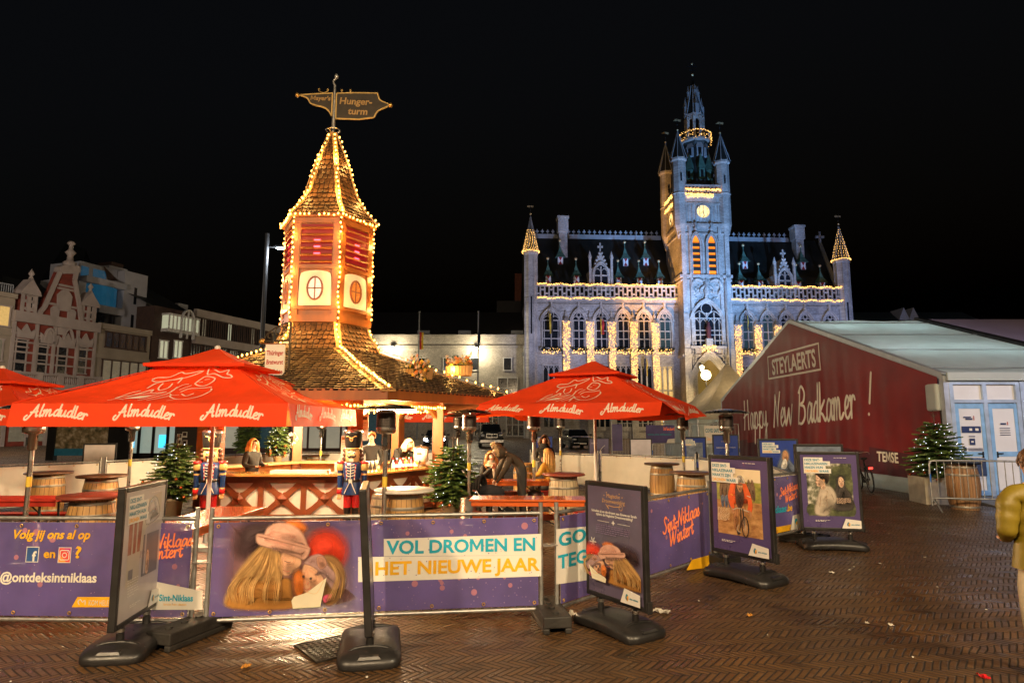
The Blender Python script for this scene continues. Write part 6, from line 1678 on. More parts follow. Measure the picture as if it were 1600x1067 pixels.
# =================================================================== FIR TREES
FIR = pm('fir needles', (.07, .13, .025), .55, var=.45, sc=9, translucent=.15); FIR_L = pm('fir tips', (.14, .21, .04), .55, var=.3, sc=9, translucent=.15); BARK = pm('fir bark', (.06, .035, .02), .85)
POT = pm('cream plant pot', (.55, .45, .30), .6, var=.1); BAUB = pm('copper bauble', (.60, .16, .05), .2, metal=.7); LEDW = glow('white tree light', (.85, .9, 1.0), 1.6, samp=False)
CONCR = pm('pale concrete', (.36, .32, .25), .85, var=.2, sc=4, bump=.3, bsc=15)
def fir_meshes(seed, n_layers=19):
 r_ = random.Random(seed); nb = MB(); tb = MB(); lights = []; balls = []
 tb.tube([(0, 0, 0), (.01, 0, .5), (0, 0, 1.0)], [.03, .02, .004], 6)
 for L in range(n_layers):
  t = L / n_layers; z = .10 + .82 * t; rad = .47 * (1 - t) ** .46 * min(1, .55 + 2.2 * t) + .02
  nbr = int(15 - 8 * t)
  for b_ in range(nbr):
   a = 2 * pi * (b_ + r_.random() * .8) / nbr + L * .7; l = rad * r_.uniform(.72, 1.15)
   d = V((cos(a), sin(a), 0)); p0 = V((0, 0, z + r_.uniform(-.02, .02)))
   droop = r_.uniform(-.05, .22) - .18 * (1 - t)
   tip = p0 + d * l + V((0, 0, l * droop)); side = V((-sin(a), cos(a), 0))
   tb.tube([p0, tip], [.006, .002], 4, 0)
   m = int(6 + l * 34)
   for i in range(m):
    f = .15 + .85 * i / m; c_ = p0.lerp(tip, f); sl = (.035 + .075 * (1 - f) * (l / .4)) * r_.uniform(.8, 1.2) + .012
    for s_ in (-1, 1):
     e = c_ + (side * s_ * .8 + d * .75 + V((0, 0, r_.uniform(-.15, .3)))).normalized() * sl
     ax = (e - c_); u_ = ax.cross(V((0, 0, 1))).normalized() * .011; w_ = V((0, 0, .009))
     mi = 1 if f > .72 and r_.random() < .65 else 0
     mid = c_.lerp(e, .55)
     nb.add([c_, mid + u_, e, mid - u_], [(0, 1, 2, 3)], mi); nb.add([c_, mid + w_, e, mid - w_], [(0, 1, 2, 3)], mi)
     for q_ in range(3):   # needles
      g_ = c_.lerp(e, (q_ + .6) / 3.4); h_ = g_ + (ax.normalized() * .7 + u_.normalized() * r_.choice((-1, 1)) * .7 + V((0, 0, r_.uniform(-.2, .7)))).normalized() * .02
      nb.add([g_ + w_ * .35, h_, g_ - w_ * .35], [(0, 1, 2)], mi)
   if r_.random() < .62: lights.append(p0.lerp(tip, r_.uniform(.75, 1.0)) + V((0, 0, .012)))
   if r_.random() < .10: balls.append(p0.lerp(tip, .93) - V((0, 0, .03)))
 tb.tube([(0, 0, .9), (.006, .004, 1.02), (.012, 0, 1.10)], [.01, .008, .002], 5)
 for k in range(4): a = k * 1.6; tb.tube([(0, 0, .99), (.05 * cos(a), .05 * sin(a), 1.05)], [.005, .002], 4)
 return nb, tb, lights, balls
FM = [fir_meshes(11), fir_meshes(12)]
fir_cache = {}
def fir(name, loc, label, h, base, seed=0, rz=0, wide=1.0, nlight=.4, ball_n=12):
 o = thing(name, label, 'tree', loc, rz)
 nb, tb, li, ba = FM[seed]
 z0 = base
 if seed not in fir_cache:
  a = nb.build('crown', [FIR, FIR_L], o, (0, 0, z0)); b_ = tb.build('trunk', BARK, o, (0, 0, z0)); fir_cache[seed] = (a.data, b_.data)
 else:
  a = bpy.data.objects.new('crown', fir_cache[seed][0]); b_ = bpy.data.objects.new('trunk', fir_cache[seed][1])
  for q_ in (a, b_): C.objects.link(q_); q_.parent = o; q_.location = (0, 0, z0)
 for q_ in (a, b_): q_.scale = (h * wide, h * wide, h)
 mb = MB()
 for i, p in enumerate(li):
  if (i * .618) % 1 < nlight: mb.sph(p.x * h * wide, p.y * h * wide, p.z * h + z0, .008, 5, 3)
 tag(mb.build('tree_lights', LEDW, o), kind='stuff')
 m0 = None
 for i, p in enumerate(ba[:ball_n]):
  if m0 is None: mb = MB(); mb.sph(0, 0, 0, .032, 10, 7); mb.cyl(0, 0, .03, .045, .008, None, 6); q_ = mb.build('bauble', BAUB, o); m0 = q_.data
  else: q_ = bpy.data.objects.new('bauble', m0); C.objects.link(q_); q_.parent = o
  q_.location = (p.x * h * wide, p.y * h * wide, p.z * h + z0)
 return o
def pot(o, r=.19, h=.36, m=POT):
 mb = MB(); mb.lathe([(0, 0), (r * .75, 0), (r * .97, h * .85), (r * 1.07, h * .86), (r * 1.07, h), (r * .95, h), (r * .93, h * .9), (0, h * .9)], 20); mb.build('pot', m, o)
o = fir('fir_tree', (-6.98, 13.4, 0), 'decorated fir in a cream pot left of the hut, under the large parasol', 1.3, .28, 0, 0, 1.05); pot(o)
o = fir('fir_tree', (-1.17, 12.75, 0), 'decorated fir with copper baubles in a pot right of the hut', 1.3, .26, 1, 1, 1.02); pot(o)
o = fir('fir_tree', (-6.1, 16.75, .91), 'small bright fir with white lights on the back counter of the hut', 1.0, .08, 0, 2, .8); pot(o, .12, .14)
o = fir('fir_tree', (10.3, 15.6, 0), 'fir full of white lights in a square concrete planter at the tent corner', 1.6, .45, 1, 3, 1.0, .8)
mb = MB(); mb.b2(-.52, .52, -.42, .42, 0, .62); mb.b2(-.46, .46, -.36, .36, .62, .63, 1); mb.build('planter', [CONCR, BARK], o, bevel=.02)
o = fir('fir_tree', (-2.5, 15.6, .9), 'tiny fir behind the bent blonde bartender', .5, .02, 0, 4, .9, .6, 4); pot(o, .08, .08)
o = fir('fir_tree', (-13.6, 33, 0), 'dark unlit clipped fir in front of the distant shop windows', 2.6, .3, 1, 5, .6, 0, 0); pot(o, .3, .4, BLACK)

# =================================================================== FENCES WITH BANNERS
PUR = pm('purple banner print', (.105, .075, .30), .42, var=.22, sc=1.6, bump=.10, bsc=5, translucent=.15, through=.22)
PURL = pm('banner light speckle', (.24, .17, .33), .45, var=.1); PINKB = pm('banner pink bokeh', (.36, .15, .22), .45, var=.1)
BWH = pm('banner white', (.72, .69, .62), .5, var=.05, sc=3, bump=.1, bsc=5); BBK = pm('banner pale back', (.72, .69, .62), .5, var=.05, sc=3, bump=.1, bsc=5, through=.42); BCY = pm('banner cyan', (.01, .36, .52), .5); BYE = pm('banner yellow', (.80, .42, .01), .5); BOR = pm('neon orange print', (.95, .16, .03), .45, em=.10, ec=(1, .2, .05)); BORL = pm('neon pale print', (.95, .42, .18), .45)
FBB = pm('icon blue', (.03, .09, .26), .5); IGR = pm('icon red', (.75, .06, .05), .5); IGO = pm('icon orange', (.85, .33, .04), .5); IGP = pm('icon magenta', (.55, .02, .25), .5)
ARTL = (('brown dusk', (.20, .10, .11), .4, 1.5), ('dark brown', (.05, .025, .03), .3, 2), ('red ball', (.68, .045, .012), .25, 2), ('orange blur', (.70, .20, .03), .3, 2), ('blond hair', (.55, .33, .12), .3, 9), ('camel coat', (.42, .19, .04), .3, 4), ('skin', (.72, .42, .26), .12, 4), ('pink hat', (.66, .38, .29), .2, 14), ('brown hair', (.30, .16, .06), .3, 8), ('mauve band', (.46, .29, .28), .2, 9), ('letter paper', (.80, .74, .55), .06, 3), ('hat fold', (.50, .26, .19), .2, 14), ('pale hair', (.70, .47, .20), .2, 9), ('lip', (.45, .12, .08), .1, 3), ('eye', (.05, .03, .03), .1, 3), ('pink scarf', (.60, .08, .18), .1, 4))
ART = [pm('print ' + n_, c_, .5, var=v_, sc=s_) for n_, c_, v_, s_ in ARTL] + [SOFT]; ACOL = [c_ for _, c_, _, _ in ARTL]
def art_girls(mb, f, y, o0):
 """two children in winter hats over a folded letter; f maps drawing units to the print, o0 = first material slot"""
 k = [0]
 def B(pts, mi, n=4): k[0] += 3; mb.body([f(*p) for p in pts], y - .0003 * k[0], .0003, o0 + 16, ACOL[mi], .24 if mi in (1, 2, 3) else .06)
 def S(pts, w, mi): k[0] += 1; mb.stroke([f(*p) for p in pts], w, y - .0004 * k[0], o0 + mi, 4)
 B([(290, 215), (420, 190), (520, 190), (560, 260), (420, 330), (300, 400), (240, 340)], 1)
 B([(530, 190), (600, 188), (640, 230), (580, 270), (520, 240)], 3)
 B([(750 + 112 * cos(a), 352 + 112 * sin(a)) for a in [i * pi / 6 for i in range(12)]], 2)
 B([(400, 320), (320, 400), (250, 490), (205, 570), (190, 655), (330, 668), (480, 650), (500, 520), (520, 420), (480, 345)], 4)
 B([(210, 600), (260, 530), (340, 500), (430, 545), (520, 500), (575, 540), (590, 668), (230, 672)], 5)
 B([(560, 480), (625, 500), (640, 600), (590, 665), (560, 600)], 1)
 B([(490, 400), (520, 355), (600, 385), (612, 420), (592, 448), (565, 462), (545, 488), (510, 486), (482, 440)], 6)
 B([(735, 378), (800, 388), (848, 450), (855, 540), (815, 630), (750, 655), (700, 570), (715, 440)], 8)
 B([(630, 425), (690, 445), (735, 500), (735, 555), (690, 585), (640, 592), (615, 545), (612, 485)], 6)
 B([(626, 420), (655, 385), (705, 370), (740, 388), (765, 440), (820, 488), (832, 540), (792, 572), (745, 515), (712, 470), (670, 438)], 9)
 B([(700, 385), (740, 390), (752, 430), (722, 455), (698, 425)], 11)
 rh = random.Random(2)
 for i in range(60):
  t = rh.random(); a = 398 + 85 * t + rh.uniform(-8, 8); e_ = 205 + 285 * t + rh.uniform(-15, 15); k[0] += 1; mb.stroke([f(*p) for p in ((a, 330 + 15 * t), (a - 95 * (1 - t) + 25 * t + rh.uniform(-12, 12), 440 + rh.uniform(-20, 20)), (e_ - 8 + 20 * t, 550), (e_, 640 + rh.uniform(-25, 12)))], rh.uniform(.003, .006), y - .0004 * k[0], o0 + rh.choice((4, 4, 4, 4, 8)), 4, True, True)
 for i in range(14):
  t = rh.random(); k[0] += 1; mb.stroke([f(*p) for p in ((760 + 60 * t, 400 + 40 * t), (800 + 45 * t, 500), (740 + 90 * t, 630 - 20 * t))], rh.uniform(.004, .008), y - .0004 * k[0], o0 + rh.choice((8, 8, 5, 4)), 4, True, True)
 B([(405, 275), (430, 220), (490, 195), (560, 205), (620, 250), (648, 315), (640, 345), (400, 300)], 7)
 B([(366, 268), (395, 256), (520, 290), (645, 322), (662, 352), (632, 398), (585, 382), (480, 345), (380, 315)], 7)
 S([(380, 266), (520, 298), (648, 335)], .008, 11)
 B([(570, 500), (598, 455), (628, 488), (622, 585), (585, 592)], 3)
 B([(735, 600), (785, 585), (772, 615), (742, 635)], 15)
 k[0] += 1; mb.pp([f(*p) for p in ((562, 622), (575, 600), (650, 575), (755, 495), (720, 655), (570, 665))], y - .0004 * k[0], o0 + 10)
 S([(650, 575), (700, 580), (740, 510)], .004, 12)
 S([(522, 402), (540, 410), (558, 408)], .005, 14); S([(516, 452), (535, 462), (552, 458)], .006, 13)
 for p in ((628, 488), (668, 500)): k[0] += 1; q_ = f(*p); mb.disc(q_[0], q_[1], .012, y - .0004 * k[0], o0 + 14, 8)
 S([(628, 548), (648, 562), (672, 545)], .007, 13); S([(655, 520), (650, 532)], .005, 13)
class Fence:
 def __init__(s, A, B_, label, group, zb=0.0, front=True, name='banner_fence'):
  s.A, s.B = A, B_; s.L = hypot(B_[0] - A[0], B_[1] - A[1]); s.zb = zb
  s.o = thing(name, label, 'fence', (A[0], A[1], zb), atan2(B_[1] - A[1], B_[0] - A[0]), group)
  L = s.L; mb = MB()
  for x in (.02, L - .02): mb.tube([(x, 0, .03), (x, 0, 1.10)], .021, 8)
  for z in (.11, 1.0): mb.tube([(.02, 0, z), (L - .02, 0, z)], .019, 8)
  mb.build('frame', STEEL_G, s.o)
  mb = MB(); n = int(L / .11)
  for k in range(n): x = .05 + (L - .1) * k / (n - 1); mb.bar((x, .006, .11), (x, .006, 1.0), .0045, .0045)
  for z in (.2, .42, .64, .86): mb.bar((.03, .006, z), (L - .03, .006, z), .0045, .0045)
  mb.build('wire_mesh', STEEL_G, s.o)
  s.mb = MB(); s.front = front
  if front:
   s.mb.add([(.05, -.022, .145), (L - .05, -.022, .145), (L - .05, -.022, .965), (.05, -.022, .965)], [(0, 1, 2, 3)], 0)
   s.mb.add([(.05, -.018, .145), (L - .05, -.018, .145), (L - .05, -.018, .965), (.05, -.018, .965)], [(3, 2, 1, 0)], 29)
  else:   # seen from behind: the pale back of the banner, bulging between its ties
   m = 30
   yf = lambda x, z: -.02 - .012 * abs(sin(x * 3.3)) * sin((z - .1) * 3.4)
   for i in range(m):
    for j in range(4):
     q_ = [(.05 + (L - .1) * ii / m, 0, .14 + .82 * jj / 4) for ii, jj in ((i, j), (i + 1, j), (i + 1, j + 1), (i, j + 1))]
     s.mb.add([(x, yf(x, z), z) for x, y, z in q_], [(0, 1, 2, 3)], 1, True)
 def lp(s, px, py):
  a = (px - 800) / FPX; u = (533.5 - py) / FPX; dy = cos(TILT) - u * sin(TILT); r = a / dy
  dx, dl = s.B[0] - s.A[0], s.B[1] - s.A[1]; t = (r * s.A[1] - s.A[0]) / (dx - r * dl); Y = s.A[1] + dl * t
  return (t * s.L, H + Y * (sin(TILT) + u * cos(TILT)) / dy - s.zb)
 def speckle(s, n, seed, x0=.06, x1=None, big=10):
  r_ = random.Random(seed); x1 = x1 or s.L - .06
  for i in range(n): s.mb.disc(r_.uniform(x0, x1), r_.uniform(.17, .94), r_.uniform(.002, .007), -.0226 - .00002 * i % 3, 2, 6)
  for i in range(big): s.mb.disc(r_.uniform(x0 + .05, x1 - .05), r_.uniform(.2, .9), r_.uniform(.015, .035), -.0232 - .00005 * i, 3, 12)
 def done(s, extra=()):
  s.mb.build('banner', [PUR, BWH, PURL, PINKB, BCY, BYE, BOR, BORL, FBB, IGR, IGO, IGP] + ART + [BBK] + list(extra), s.o)
  mb = MB()
  for i in range(7):
   x = .09 + (s.L - .18) * i / 6
   for z in (.175, .935): mb.lathe([(.006, 0), (.02, .002), (.02, .0)], 8, 0, (0, 0, 0)) if False else mb.tube([(x + .013 * cos(a), -.028, z + .013 * sin(a)) for a in [2 * pi * k / 8 for k in range(9)]], .005, 4); mb.bar((x, -.02, z), (x, .0, z + (.05 if z > .5 else -.05)), .006, .006, 1)
  mb.build('eyelets', [BRASS, BLACK], s.o)
FG = 'steel fences with printed banners'
def logo_corner(fn, pts, y=-.024):
 fn.mb.pp(pts, y, 1)
# --- left fence
fa = Fence((-6.15, 6.08), (-2.86, 5.97), 'purple banner fence with social media icons on the left', FG); fa.speckle(160, 1, big=16)
def T2(fn, s, px0, px1, py, mi, bold=1, shear=0, h=None, y=-.027):
 a, b_ = fn.lp(px0, py), fn.lp(px1, py); w = b_[0] - a[0]
 hh = h or w / text_width(s, bold)
 text(fn.mb, s, a[0], a[1], hh, y, mi, bold, shear, 'L', 1, atan2(b_[1] - a[1], w) * 0, fit=w)
T2(fa, 'Volg jij ons al op', 22, 143, 840, 5, 1, .25, .078)
T2(fa, 'en', 71, 90, 870, 5, 1, 0, .075); T2(fa, '?', 119, 130, 870, 5, 1, 0, .10)
T2(fa, '@ontdeksintniklaas', 3, 154, 907, 1, 1, 0, .082)
(a0, b0), (a1, b1) = fa.lp(43, 877), fa.lp(65, 853); fa.mb.rect(a0, a1, b0, b1, -.025, 1); e = .006; fa.mb.rect(a0 + e, a1 - e, b0 + e, b1 - e, -.0256, 8); text(fa.mb, 'f', (a0 + a1) / 2 + .015, b0 + .012, .085, -.0262, 1, 1)
(a0, b0), (a1, b1) = fa.lp(93, 878), fa.lp(115, 854); fa.mb.rect(a0, a1, b0, b1, -.025, 1)
fa.mb.rect(a0 + e, a1 - e, b0 + e, b1 - e, -.0256, 9); fa.mb.pp([(a0 + e, b0 + e), (a0 + .08, b0 + e), (a0 + e, b0 + .08)], -.0259, 10); fa.mb.pp([(a1 - e, b1 - e), (a1 - .07, b1 - e), (a1 - e, b1 - .07)], -.0259, 11)
cx_, cz_ = (a0 + a1) / 2, (b0 + b1) / 2
fa.mb.stroke([(cx_ + .042 * max(-1, min(1, 1.3 * cos(t))), cz_ + .042 * max(-1, min(1, 1.3 * sin(t)))) for t in [i * pi / 10 for i in range(21)]], .009, -.0263, 1, 2); fa.mb.stroke([(cx_ + .02 * cos(t), cz_ + .02 * sin(t)) for t in [i * pi / 6 for i in range(13)]], .008, -.0265, 1, 2); fa.mb.disc(cx_ + .026, cz_ + .028, .005, -.0266, 1, 8)
fa.mb.pp([fa.lp(115, 947), fa.lp(190, 947), fa.lp(190, 931), fa.lp(124, 931)], -.0245, 5); T2(fa, 'KOM HELEMAAL', 141, 190, 944, 1, 0, 0, .045)
fa.mb.stroke([fa.lp(127, 943), fa.lp(125, 938), fa.lp(129, 935), fa.lp(132, 939), fa.lp(136, 936), fa.lp(136, 943)], .008, -.0262, 1, 3)
x_, z_ = fa.lp(246, 850); script(fa.mb, 'Sint-Niklaas', fa.lp(303, 840)[0], z_ + .0, .062, -.026, 6, .24, 'R', rot=.1, fit=.55); script(fa.mb, 'Sint-Niklaas', fa.lp(303, 840)[0], z_, .062, -.028, 7, .08, 'R', rot=.1, fit=.55)
script(fa.mb, 'Wintert', fa.lp(287, 865)[0], z_ - .10, .062, -.026, 6, .24, 'R', rot=.1, fit=.36); script(fa.mb, 'Wintert', fa.lp(287, 865)[0], z_ - .10, .062, -.028, 7, .08, 'R', rot=.1, fit=.36)
fa.mb.pp([fa.lp(225, 951), fa.lp(318, 951), fa.lp(318, 922), fa.lp(250, 908), fa.lp(225, 905)], -.0245, 1); T2(fa, 'Sint-Niklaas', 251, 304, 937, 4, 1, 0, .055); T2(fa, 'bruist van ideeën'.replace('ë', 'e'), 258, 294, 944, 5, 0, 0, .02)
fa.done()
# --- middle fence with the two children
fb_ = Fence((-2.77, 5.97), (.30, 6.36), 'long purple banner fence showing two children in winter hats', FG); fb_.speckle(200, 2, 1.3, None, 22)
cm = lambda cx, cy: fb_.lp(300 + cx / 3.5575, 760 + cy / 3.5575)
fb_.mb.soft([cm(*p) for p in ((230, 215), (400, 210), (700, 215), (830, 290), (860, 450), (870, 600), (850, 640), (500, 645), (215, 645), (205, 400))], -.0236, 28, ACOL[0], .14)
art_girls(fb_.mb, cm, -.024, 12)
fb_.mb.pp([fb_.lp(600, 868), fb_.lp(845, 866), fb_.lp(845, 833), fb_.lp(600, 841)], -.0245, 1); fb_.mb.pp([fb_.lp(560, 908), fb_.lp(845, 899), fb_.lp(845, 866), fb_.lp(560, 869)], -.0246, 1)
T2(fb_, 'VOL DROMEN EN', 605, 837, 864, 4, 1, 0, .118); T2(fb_, 'HET NIEUWE JAAR', 585, 841, 897, 5, 1, 0, .118)
fb_.done()
# --- right fences
fc = Fence((.42, 6.36), (2.66, 8.78), 'purple banner fence running behind the poster of the two children', FG); fc.speckle(180, 3, big=8)
fc.mb.pp([fc.lp(866, 912), fc.lp(990, 895), fc.lp(990, 815), fc.lp(866, 826)], -.0245, 1)
for s_, py, x1_ in (('GOED', 853, 945), ('TEGEMOET', 888, 985)):
 a, b_ = fc.lp(869, py), fc.lp(x1_, py - 12); text(fc.mb, s_, a[0], a[1], .125, -.027, 4, 1, 0, 'L', fit=b_[0] - a[0])
x_, z_ = fc.lp(1034, 838)
for w_, mi, yy in ((.26, 6, -.026), (.09, 7, -.028)):
 script(fc.mb, 'Sint-Niklaas', x_, z_ + .03, .095, yy, mi, w_, 'L', rot=.14, fit=.95); script(fc.mb, 'Wintert', x_ + .14, z_ - .13, .095, yy, mi, w_, 'L', rot=.14, fit=.62)
fc.mb.pp([fc.lp(1070, 890), (fc.L - .05, fc.lp(1100, 886)[1] - .02), (fc.L - .05, fc.lp(1100, 868)[1]), fc.lp(1078, 874)], -.0245, 5)
fc.done()
fd = Fence((2.72, 8.82), (4.62, 10.35), 'purple banner fence corner between the cyclist and the couple posters', FG, .1); fd.speckle(120, 4, big=4)
L4 = fd.L
for w_, mi, yy in ((.26, 6, -.026), (.09, 7, -.028)):
 script(fd.mb, 'Sint-Niklaas', L4 - .42, .72, .062, yy, mi, w_, 'C', rot=.16, fit=.55); script(fd.mb, 'Wintert', L4 - .38, .60, .062, yy, mi, w_, 'C', rot=.16, fit=.36)
text(fd.mb, 'sint-niklaas', L4 - .55, .44, .10, -.026, 4, 1, .2, 'R', fit=.85); text(fd.mb, '.be', L4 - .54, .44, .10, -.026, 5, 1, .2, 'L')
fd.mb.pp([(L4 - .45, .147), (L4 - .055, .147), (L4 - .055, .38), (L4 - .36, .36)], -.0245, 1); fd.mb.disc(L4 - .27, .27, .04, -.026, 4, 10); fd.mb.disc(L4 - .255, .24, .028, -.0265, 5, 10)
fd.mb.pp([(L4 - 1.1, .147), (L4 - .47, .147), (L4 - .42, .235), (L4 - 1.05, .235)], -.0246, 5)
fd.done()
# --- far side of the terrace: the white backs of the same banners
WG = 'white backed fences round the terrace'
pts = [((4.66, 10.4), (5.45, 13.6), 'white banner fence running back from the purple fence corner toward the tent'), ((5.45, 13.65), (4.9, 16.9), 'white banner fence below the blue posters on the right'), ((4.85, 16.95), (2.6, 18.9), 'white banner fence behind the two yellow barrels'), ((2.55, 18.95), (.55, 19.9), 'white banner fence behind the blonde woman'),
 ((-3.9, 20.6), (-1.9, 21.2), 'white banner fence seen through the right side of the hut'), ((-7.0, 20.4), (-4.0, 20.6), 'white banner fence seen through the middle of the hut'), ((-8.6, 17.9), (-7.05, 20.4), 'white banner fence behind the potted fir'), ((-9.6, 15.2), (-8.6, 17.9), 'white banner fence with a grey post, behind the flat topped barrel'), ((-11.6, 12.9), (-9.65, 15.15), 'white banner fence at the left frame edge')]
for A, B_, lab in pts:
 if A[0] > B_[0]: A, B_ = B_, A
 fn = Fence(A, B_, lab, WG, 0, False); fn.done()
# --- rubber feet
RUB = pm('black rubber block', (.018, .016, .014), .6, var=.3, sc=8, bump=.3, bsc=30)
def foot(x, y, rz, label):
 o = thing('ballast_block', label, 'block', (x, y, 0), rz, 'rubber feet of the fences')
 mb = MB(); mb.b2(-.13, .13, -.36, .36, .05, .15); mb.b2(-.13, -.07, -.36, .36, 0, .051); mb.b2(.07, .13, -.36, .36, 0, .051); mb.b2(-.069, .069, -.12, .12, 0.001, .051)
 for yy in (-.25, -.08, .08, .25): mb.cyl(0, yy, .148, .165, .03, .03, 10)
 mb.build('rubber_body', RUB, o, bevel=.012)
foot(-2.82, 5.86, R(-18), 'black rubber foot under the double post left of the children banner'); foot(.36, 6.3, R(8), 'black rubber foot under the double post right of the children banner'); foot(2.68, 8.8, R(35), 'black rubber foot behind the cyclist poster'); foot(4.64, 10.4, R(50), 'black rubber foot at the purple fence corner')
# couplers joining two fence posts
for (x, y, z, rz, lab) in ((-2.815, 5.97, .62, 0, 'steel coupler joining the fence posts left of the children banner'), (.36, 6.36, .70, R(20), 'steel coupler joining the fence posts right of the children banner')):
 o = thing('fence_coupler', lab, 'coupler', (x, y, z), rz, 'couplers of the fences')
 mb = MB(); mb.bar((-.07, -.03, 0), (.07, -.03, 0), .045, .012); mb.bar((-.07, .03, 0), (.07, .03, 0), .045, .012); mb.tube([(0, -.06, 0), (0, .06, 0)], .01, 6); mb.build('clamp', STEEL_G, o)
# =================================================================== POSTER STANDS
FRM = pm('black poster frame', (.016, .015, .015), .38, var=.25, sc=8); BASE = pm('black moulded plastic', (.016, .015, .015), .36, var=.3, sc=5, bump=.08, bsc=60)
PBG = pm('poster purple', (.085, .060, .17), .28, var=.10, sc=2); PBLUE = pm('poster blue', (.02, .05, .30), .28, var=.15, sc=2); PNAVY = pm('poster night', (.11, .09, .15), .28, var=.2, sc=2); PGREY = pm('poster pale veil', (.50, .46, .46), .3, var=.15, sc=2)
PWH = pm('poster white', (.74, .71, .66), .4, var=.04); PTEAL = pm('poster teal ink', (.02, .22, .33), .4); PGOLD = pm('poster gold ink', (.62, .36, .12), .4); PORA = pm('poster orange ink', (.85, .42, .05), .4)
def blur_mat(name, a, b, c, sc, st=(1, 1, 1)):
 m, nt, bs = base_mat(name); tc = nt.nodes.new('ShaderNodeTexCoord').outputs['Object']
 mp = nt.nodes.new('ShaderNodeMapping'); mp.inputs['Scale'].default_value = st; nt.links.new(tc, mp.inputs[0])
 nt.links.new(nramp(nt, nnoise(nt, mp.outputs[0], sc, 6, .6), [(.36, a), (.5, b), (.64, c)]), bs.inputs['Base Color']); bs.inputs['Roughness'].default_value = .35
 return m
MUD = blur_mat('print mud', (.30, .14, .05), (.48, .25, .09), (.62, .36, .15), 9, (1, 1, 2)); GRS = blur_mat('print meadow', (.16, .18, .03), (.34, .33, .07), (.55, .48, .16), 5, (1, 1, 2)); FOLI = blur_mat('print branches', (.03, .035, .02), (.18, .18, .12), (.62, .58, .48), 11)
DARKF = blur_mat('print dark foliage', (.03, .035, .02), (.07, .08, .035), (.16, .17, .08), 8); BRK = blur_mat('print brick front', (.28, .10, .06), (.34, .14, .09), (.42, .22, .16), 5)
PXL = (('pale sky', (.80, .66, .45), .08, 2), ('jersey orange', (.78, .13, .03), .12, 5), ('jersey dark', (.09, .045, .03), .3, 6), ('helmet', (.68, .63, .55), .1, 8), ('tan leg', (.46, .22, .09), .2, 6), ('bike black', (.03, .025, .02), .2, 4), ('bike spokes', (.55, .45, .35), .1, 4), ('face tan', (.52, .27, .13), .15, 6), ('crowd blur', (.20, .12, .07), .5, 12), ('denim blur', (.16, .20, .28), .3, 8), ('beige coat', (.50, .42, .33), .15, 6), ('dark hair', (.04, .025, .018), .3, 8), ('face pale', (.66, .45, .32), .1, 5), ('hooded dark', (.05, .04, .035), .3, 5), ('door glass', (.20, .19, .20), .2, 3), ('arch pale', (.50, .45, .38), .1, 3))
PX = [pm('print ' + n_, c_, .4, var=v_, sc=s_) for n_, c_, v_, s_ in PXL]; PCOL = {n_: c_ for n_, c_, _, _ in PXL + ARTL}; PCOL.update({'poster teal ink': (.02, .22, .33), 'poster orange ink': (.85, .42, .05), 'poster white': (.74, .71, .66), 'poster pale veil': (.50, .46, .46)})
PM_ = [PBG, PWH, PTEAL, PORA, PGOLD, MUD, GRS, FOLI, DARKF, BRK] + PX + ART + [PBLUE, PNAVY, PGREY, PURL]
IX = {m.name: i for i, m in enumerate(PM_)}
def I(n): return IX.get(n) if n in IX else IX['print ' + n]
AO = I('brown dusk')
class Print:
 def __init__(s, w=.76, z0=.215, h=1.02):
  s.mb = MB(); s.k = 0; s.w, s.z0, s.h = w, z0, h
 def f(s, u, v): return (-s.w / 2 + s.w * u, s.z0 + s.h * v)
 def y(s): s.k += 1; return -.0285 - .0003 * s.k
 def P(s, pts, n): s.mb.pp([s.f(*p) for p in pts], s.y(), I(n))
 def B(s, pts, n, e=.07):
  if n not in PCOL: s.mb.blob([s.f(*p) for p in pts], s.y(), I(n), 4); return
  s.mb.body([s.f(*p) for p in pts], s.y(), .0003, I('soft print'), PCOL[n], e); s.k += 2
 def R(s, u0, u1, v0, v1, n): s.P([(u0, v0), (u1, v0), (u1, v1), (u0, v1)], n)
 def L(s, pts, w, n, k=4): s.mb.stroke([s.f(*p) for p in pts], w, s.y(), I(n), k)
 def D(s, u, v, r, n, rv=None): a = s.f(u, v); s.mb.disc(a[0], a[1], r, s.y(), I(n), 14, rv)
 def T(s, t, u, v, h, n, bold=1, fit=None, al='L'): a = s.f(u, v); text(s.mb, t, a[0], a[1], h, s.y(), I(n), bold, 0, al, fit=fit)
def title(p, lines, u=.05, v=.955, h=.033):
 for i, l in enumerate(lines):
  w = text_width(l, 0) * h * .9
  p.R(u - .015, u + (w + .03) / p.w, v - .012 - .052 * (i + 1) + .008, v - .052 * i + .008, 'poster white')
 for i, l in enumerate(lines):
  zz = v - .052 * (i + 1) + .010
  if l.startswith('DROMEN'):
   p.T('DROMEN', u, zz, h, 'poster orange ink', 1, text_width('DROMEN', 0) * h * .9); p.T('WAAR', u + (text_width('DROMEN ', 0) * h * .9) / p.w, zz, h, 'poster teal ink', 1, text_width('WAAR', 0) * h * .9)
  else: p.T(l, u, zz, h, 'poster teal ink', 1, text_width(l, 0) * h * .88)
def smallprint(p, u, v, w, n, c='poster white', dv=.013):
 r_ = random.Random(int(u * 100 + v * 77))
 for i in range(n):
  x = u; 
  while x < u + w * (1 if i < n - 1 else .6):
   q_ = r_.uniform(.02, .06); p.R(x, min(x + q_, u + w), v - dv * i, v - dv * i + .006, c); x += q_ + .012
def corner(p, lift=0):
 p.P([(.66, 0), (1, 0), (1, .105), (.735, .13)], 'poster white')
 p.B([(.75, .05), (.77, .085), (.80, .07), (.79, .04), (.77, .03)], 'poster teal ink'); p.B([(.775, .06), (.80, .075), (.805, .05), (.785, .025)], 'poster orange ink'); p.T('sint-niklaas', .825, .045, .017, 'poster teal ink', 1, .11)
